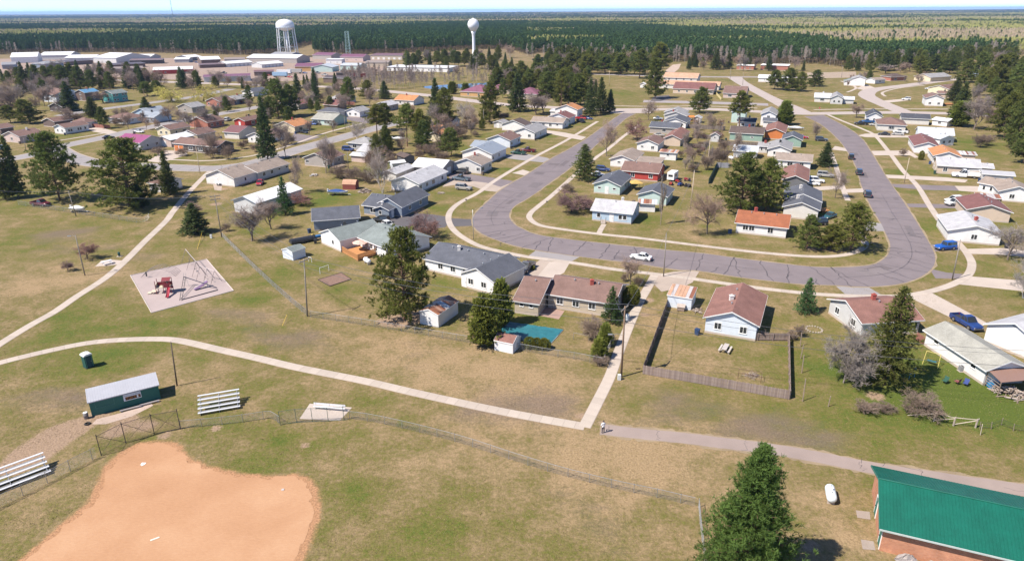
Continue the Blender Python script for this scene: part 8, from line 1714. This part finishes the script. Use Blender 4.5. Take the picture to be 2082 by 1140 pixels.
# balance beams / horizontal ladder triangle
def bar(p, q, r=.06, m=DARKM, nm='rail'): return MB().tube(p, q, r, n=5).build(nm, m, t)
a_, b_, c_, d2 = P(365, 611), P(377, 581), P(441, 587), P(443, 590); t = thing('sloped_ladder', 'black ladder climber with two long sliding rails', 'climber', a_); o = a_; hh = 1.9; tp = Vector((b_.x-o.x, b_.y-o.y, hh)); wv = Vector((.45, -.1, 0))
for s in (0, 1): bar(wv*s, tp+wv*s, .05)
for k in range(1, 8): bar(tp*(k/8), tp*(k/8)+wv, .03, DARKM, 'rung')
bar(tp, c_-o+Vector((0, 0, .25)), .09, M('rail_dark', (.06, .055, .075), .4), 'slide_rail'); bar(Vector((.3, .2, .1)), d2-o+Vector((0, 0, .12)), .08, M('rail_dark', (.06, .055, .075), .4), 'slide_rail')
for s in (0, 1): bar(tp+wv*s, Vector((tp.x, tp.y, 0))+wv*s*1.6, .045, M('ladder_post', (.6, .55, .48), .5), 'post'); bar(tp+wv*s, tp+wv*s+Vector((.1, 0, .8)), .035, M('ladder_post', (.6, .55, .48), .5), 'hoop')
b, an = frame(410, 586, 14, -4); t = thing('wave_slide', 'pale purple plastic slide lying beyond the ladder climber', 'slide', b, an); mb = MB(); mb.add([(x, y, z) for x, z in ((-1.4, .15), (-.5, .25), (.4, .6), (1.3, 1.1)) for y in (-.35, .35)], [(0,1,3,2),(2,3,5,4),(4,5,7,6)]); s_ = mb.build('bed', M('slide_purple', (.20, .12, .22), .4), t); s_.modifiers.new('thick', 'SOLIDIFY').thickness = .1; MB().tube((1.2, 0, 0), (1.2, 0, 1.05), .07).build('support', WHITE, t); MB().tube((-1.4, .3, .2), (1.3, .3, 1.2), .05).build('side_rail', M('slide_white', (.75,.68,.72), .4), t)
# park grill and sign
t = thing('trash_can', 'small dark green trash can on a pad beside the diagonal path', 'trash can', P(243, 521)); MB().lathe([(.22, .05), (.26, .8), (.2, .95), (.05, 1.02)], 12).build('drum', TG, t, True); MB().box(-.5, -.4, 0, .5, .4, .05).build('pad', CONCRETE, t)
t = thing('iron_frame', 'rusty metal frame lying inside the board fence', 'frame', P(1500, 770), radians(-22)); ir = M('rusty_iron', (.14, .075, .05), .8)
for x in (0, 3.1): MB().tube((x, 0, 0), (x, 0, 1.0), .035).build('post', ir, t); MB().tube((x, 0, 1.0), (x, 1.4, .9), .03).build('rail', ir, t)
MB().tube((0, 0, 1.0), (3.1, 0, 1.0), .03).build('rail', ir, t); MB().tube((0, 1.4, .9), (3.1, 1.4, .9), .03).build('rail', ir, t)
heap('brush_pile', 'tangle of dry sticks inside the rusty frame', 'brush pile', 1530, 764, 1.1, .6, 45, LOGS, 9, (.9, .03))
t = thing('chicken_coop', 'small grey chicken coop at the pink rust striped shed', 'coop', P(1384, 631), radians(-20)); MB().box(-.6, -.4, .1, .6, .4, .8).build('box', WOOD, t); MB().slab([(-.7, -.5, .8), (.7, -.5, .8), (.7, .5, 1.1), (-.7, .5, 1.1)], .04).build('roof', LOGS[2], t)

# ------------------------------------------------------------------ the person with the remote, seen from behind
def person(u, v, face):
    b = P(u, v); t = thing('person', 'person in a white hooded top and dark trousers standing on the lane', 'person', (b.x, b.y, .02), face)
    pts = dict(pel=(0,0,.94), wst=(0,.0,1.06), chs=(0,.01,1.28), shc=(0,0,1.42), nck=(0,.02,1.50), hd0=(0,.03,1.58), hd1=(0,.035,1.68), hd2=(0,.03,1.76), lh=(.10,0,.90), lk=(.125,.02,.50), la=(.14,-.02,.09), lf=(.15,.15,.045), rh=(-.10,0,.90), rk=(-.12,.03,.50), ra=(-.13,-.02,.09), rf=(-.14,.15,.045),
        ls=(.19,0,1.40), le=(.27,.04,1.14), lw=(.16,.26,1.08), lm=(.11,.33,1.09), rs=(-.19,0,1.40), re=(-.27,.04,1.14), rw=(-.16,.26,1.08), rm=(-.11,.33,1.09))
    rad = dict(pel=.155, wst=.15, chs=.175, shc=.13, nck=.062, hd0=.085, hd1=.105, hd2=.07, lh=.105, lk=.075, la=.055, lf=.05, rh=.105, rk=.075, ra=.055, rf=.05, ls=.085, le=.065, lw=.048, lm=.04, rs=.085, re=.065, rw=.048, rm=.04)
    ed = [('pel','wst'),('wst','chs'),('chs','shc'),('shc','nck'),('nck','hd0'),('hd0','hd1'),('hd1','hd2'),('pel','lh'),('lh','lk'),('lk','la'),('la','lf'),('pel','rh'),('rh','rk'),('rk','ra'),('ra','rf'),('shc','ls'),('ls','le'),('le','lw'),('lw','lm'),('shc','rs'),('rs','re'),('re','rw'),('rw','rm')]
    for s, w, m in ((1, 'lw', 'lm'), (-1, 'rw', 'rm')):
        for k in range(5):
            n1, n2 = m+'a%d' % k, m+'b%d' % k; p = Vector(pts[m]); off = Vector((s*(-.035+.017*k), .03+.012*(2-abs(k-2)), -.012*abs(k-2))) if k < 4 else Vector((-s*.045, .0, .02))
            pts[n1] = tuple(p+off); pts[n2] = tuple(p+off*1.0+Vector((-s*.012, .028, -.02))); rad[n1] = .012; rad[n2] = .009; ed += [(m, n1), (n1, n2)]
    keys = list(pts); me = bpy.data.meshes.new('body'); me.from_pydata([pts[k] for k in keys], [(keys.index(a), keys.index(c)) for a, c in ed], []); tmp = bpy.data.objects.new('body', me); COL.objects.link(tmp)
    sk = tmp.modifiers.new('skin', 'SKIN'); 
    for i, k in enumerate(keys): me.skin_vertices[0].data[i].radius = (rad[k], rad[k]*(.78 if k in ('pel', 'wst', 'chs') else 1)); me.skin_vertices[0].data[i].use_root = (k == 'pel')
    tmp.modifiers.new('sub', 'SUBSURF').levels = 2
    dg = bpy.context.evaluated_depsgraph_get(); m2 = bpy.data.meshes.new_from_object(tmp.evaluated_get(dg)); COL.objects.unlink(tmp); bpy.data.objects.remove(tmp)
    m2.materials.clear()
    for m in (M('skin', (.55, .36, .27), .6), M('white_top', (.78, .76, .76), .85, .08, 6), M('dark_trousers', (.035, .035, .045), .85), M('boots', (.03, .025, .02), .6)): m2.materials.append(m)
    for f in m2.polygons:
        c = f.center; f.material_index = 0 if (c.z > 1.50 or (c.y > .22 and c.z > 1.0)) else 1 if c.z > .92 else 2 if c.z > .10 else 3; f.use_smooth = True
    o = obj('body', m2, t); h = MB().lathe([(.02, .125), (.075, .11), (.112, .05), (.118, -.02), (.105, -.07)], 14, (0, .015, 1.70)).build('hair', M('hair_dark', (.09, .06, .045), .8), t, True)
    hood = MB().lathe([(.05, .0), (.13, .02), (.15, .07), (.12, .12)], 12, (0, -.04, 1.42)).build('hood', M('white_top', (.78, .76, .76), .85, .08, 6), t, True)
    q = thing('remote_control', 'small dark remote held in both hands by the person', 'remote', (b.x, b.y, .02), face); MB().box(-.11, .34, 1.05, .11, .46, 1.09).build('case', DARKM, q); MB().box(-.02, .45, 1.08, .02, .46, 1.2).build('antenna', DARKM, q)
person(1226, 880, radians(20))
# bins and boxes beside the houses
br_ = random.Random(12); BM = [M('bin_%d' % k, c, .6) for k, c in enumerate(((.02, .06, .045), (.03, .03, .035), (.03, .06, .14), (.16, .12, .09)))]; bn = ('green', 'black', 'blue', 'brown')
bin_me = [MB().add([(-.26, -.3, 0), (.26, -.3, 0), (.26, .3, 0), (-.26, .3, 0), (-.31, -.36, .95), (.31, -.36, .95), (.31, .36, .95), (-.31, .36, .95)], [(0,3,2,1),(0,1,5,4),(1,2,6,5),(2,3,7,6),(3,0,4,7),(4,5,6,7)]).mesh('body', m) for m in BM]; lid_me = [MB().box(-.34, -.4, .95, .34, .38, 1.03).mesh('lid', m) for m in BM]
for root, short, mid in HOUSES:
    if root.name.split('.')[0] not in ('house', 'garage') or not 95 < mid.y < 330 or br_.random() < .35: continue
    q = root.location.lerp(mid, -.12); k = br_.randrange(4); t = thing('trash_bin', '%s trash bin beside the %s' % (bn[k], short), 'trash bin', (q.x, q.y, 0), br_.uniform(0, 6), 'trash bins'); obj('body', bin_me[k], t); obj('lid', lid_me[k], t)

# ------------------------------------------------------------------ pond, haze
WATER, nt_, N_, L_, B_w = nodes('pond_water'); B_w.inputs['Base Color'].default_value = (.03, .04, .05, 1); B_w.inputs['Roughness'].default_value = .05; bump(N_, L_, B_w, nz(N_, L_, .6, 3, .5), .1, .05)
sheet('pond', catmull(W_('862,176 960,170 1010,168 1005,174 900,182'), 4, True), .03, WATER); sheet('pond', catmull(W_('1082,120 1112,116 1112,122 1092,126'), 4, True), .03, WATER); sheet('lake', W_('1680,46 1980,44.5 2082,49 2082,51 1800,50.5'), .05, WATER)
# grove of bare aspens behind the main road, one by one
rg = random.Random(5)
for k in range(150):
    if k < 120: u, v = rg.uniform(700, 868), rg.uniform(158, 184)
    else: u, v = rg.uniform(868, 1000), rg.uniform(158, 178)
    b = P(u, v); vv = rg.randrange(3); tm, cm = PROTO_F['aspen%d' % vv]; sc = rg.uniform(.5, .85); t = obj('aspen_tree', None, None, (b.x, b.y, 0), rg.uniform(0, 6.28), (sc, sc, sc*rg.uniform(.9, 1.15)))
    prop(t, 'slender leafless aspen in the grove beside the pond', 'aspen', 'aspen grove beside the pond'); j = rg.uniform(.8, 1.2); a = obj('trunk', tm, t); a.color = (.46*j, .40*j, .36*j, 1); c = obj('crown', cm, t); c.color = (.36*j, .29*j, .25*j, 1)

HZ, nt_, N_, L_, B_h = nodes('haze_air'); N_.remove(B_h); pv = N_.new('ShaderNodeVolumePrincipled'); pv.inputs['Color'].default_value = (.36, .58, 1.0, 1); pv.inputs['Density'].default_value = HAZE; pv.inputs['Anisotropy'].default_value = .2
L_.new(pv.outputs[0], N_['Material Output'].inputs['Volume']); HZ.cycles.homogeneous_volume = True if hasattr(HZ.cycles, 'homogeneous_volume') else None
hz = MB().box(-26000, -400, -3, 26000, 28000, 100).build('haze', HZ); prop(hz, kind='stuff')

# ------------------------------------------------------------------ labels of the town's trees, from what stands next to each
LM = [(s, p) for _, s, p in HOUSES]
LM += [('playground', P(370, 580)), ('green dugout', P(260, 830)), ('brick park shelter', P(1900, 1080)), ('crescent road', P(1800, 190)), ('lodge beside the pond', P(1010, 178)), ('ball water tower', P(964, 123)), ('legged water tower', P(587, 116)), ('far road', P(1300, 153)), ('pond', P(940, 176)), ('covered pool', P(1080, 682))]
used = {}
for o, kind, b, H in TREES:
    best = None
    for s, p in sorted(LM, key=lambda q: (q[1]-b).length)[:8]:
        d = b-p; rel = ('in front of' if d.y < 0 else 'behind') if abs(d.y) > abs(d.x)*1.1 else ('left of' if d.x < 0 else 'right of')
        l = '%s %s the %s' % (TDESC[kind], rel, s)
        if len(l.split()) <= 16 and l not in used: best = l; break
    if best is None:
        best = '%s number %d' % (TDESC[kind], len(used))
    used[best] = 1; prop(o, best, TNAME[kind].split('_')[1] if kind not in ('pine', 'spruce') else kind, {'pine': 'pines of the town', 'spruce': 'spruces of the town', 'bare': 'leafless trees of the town', 'shrub': 'leafless shrubs of the town'}.get(kind))
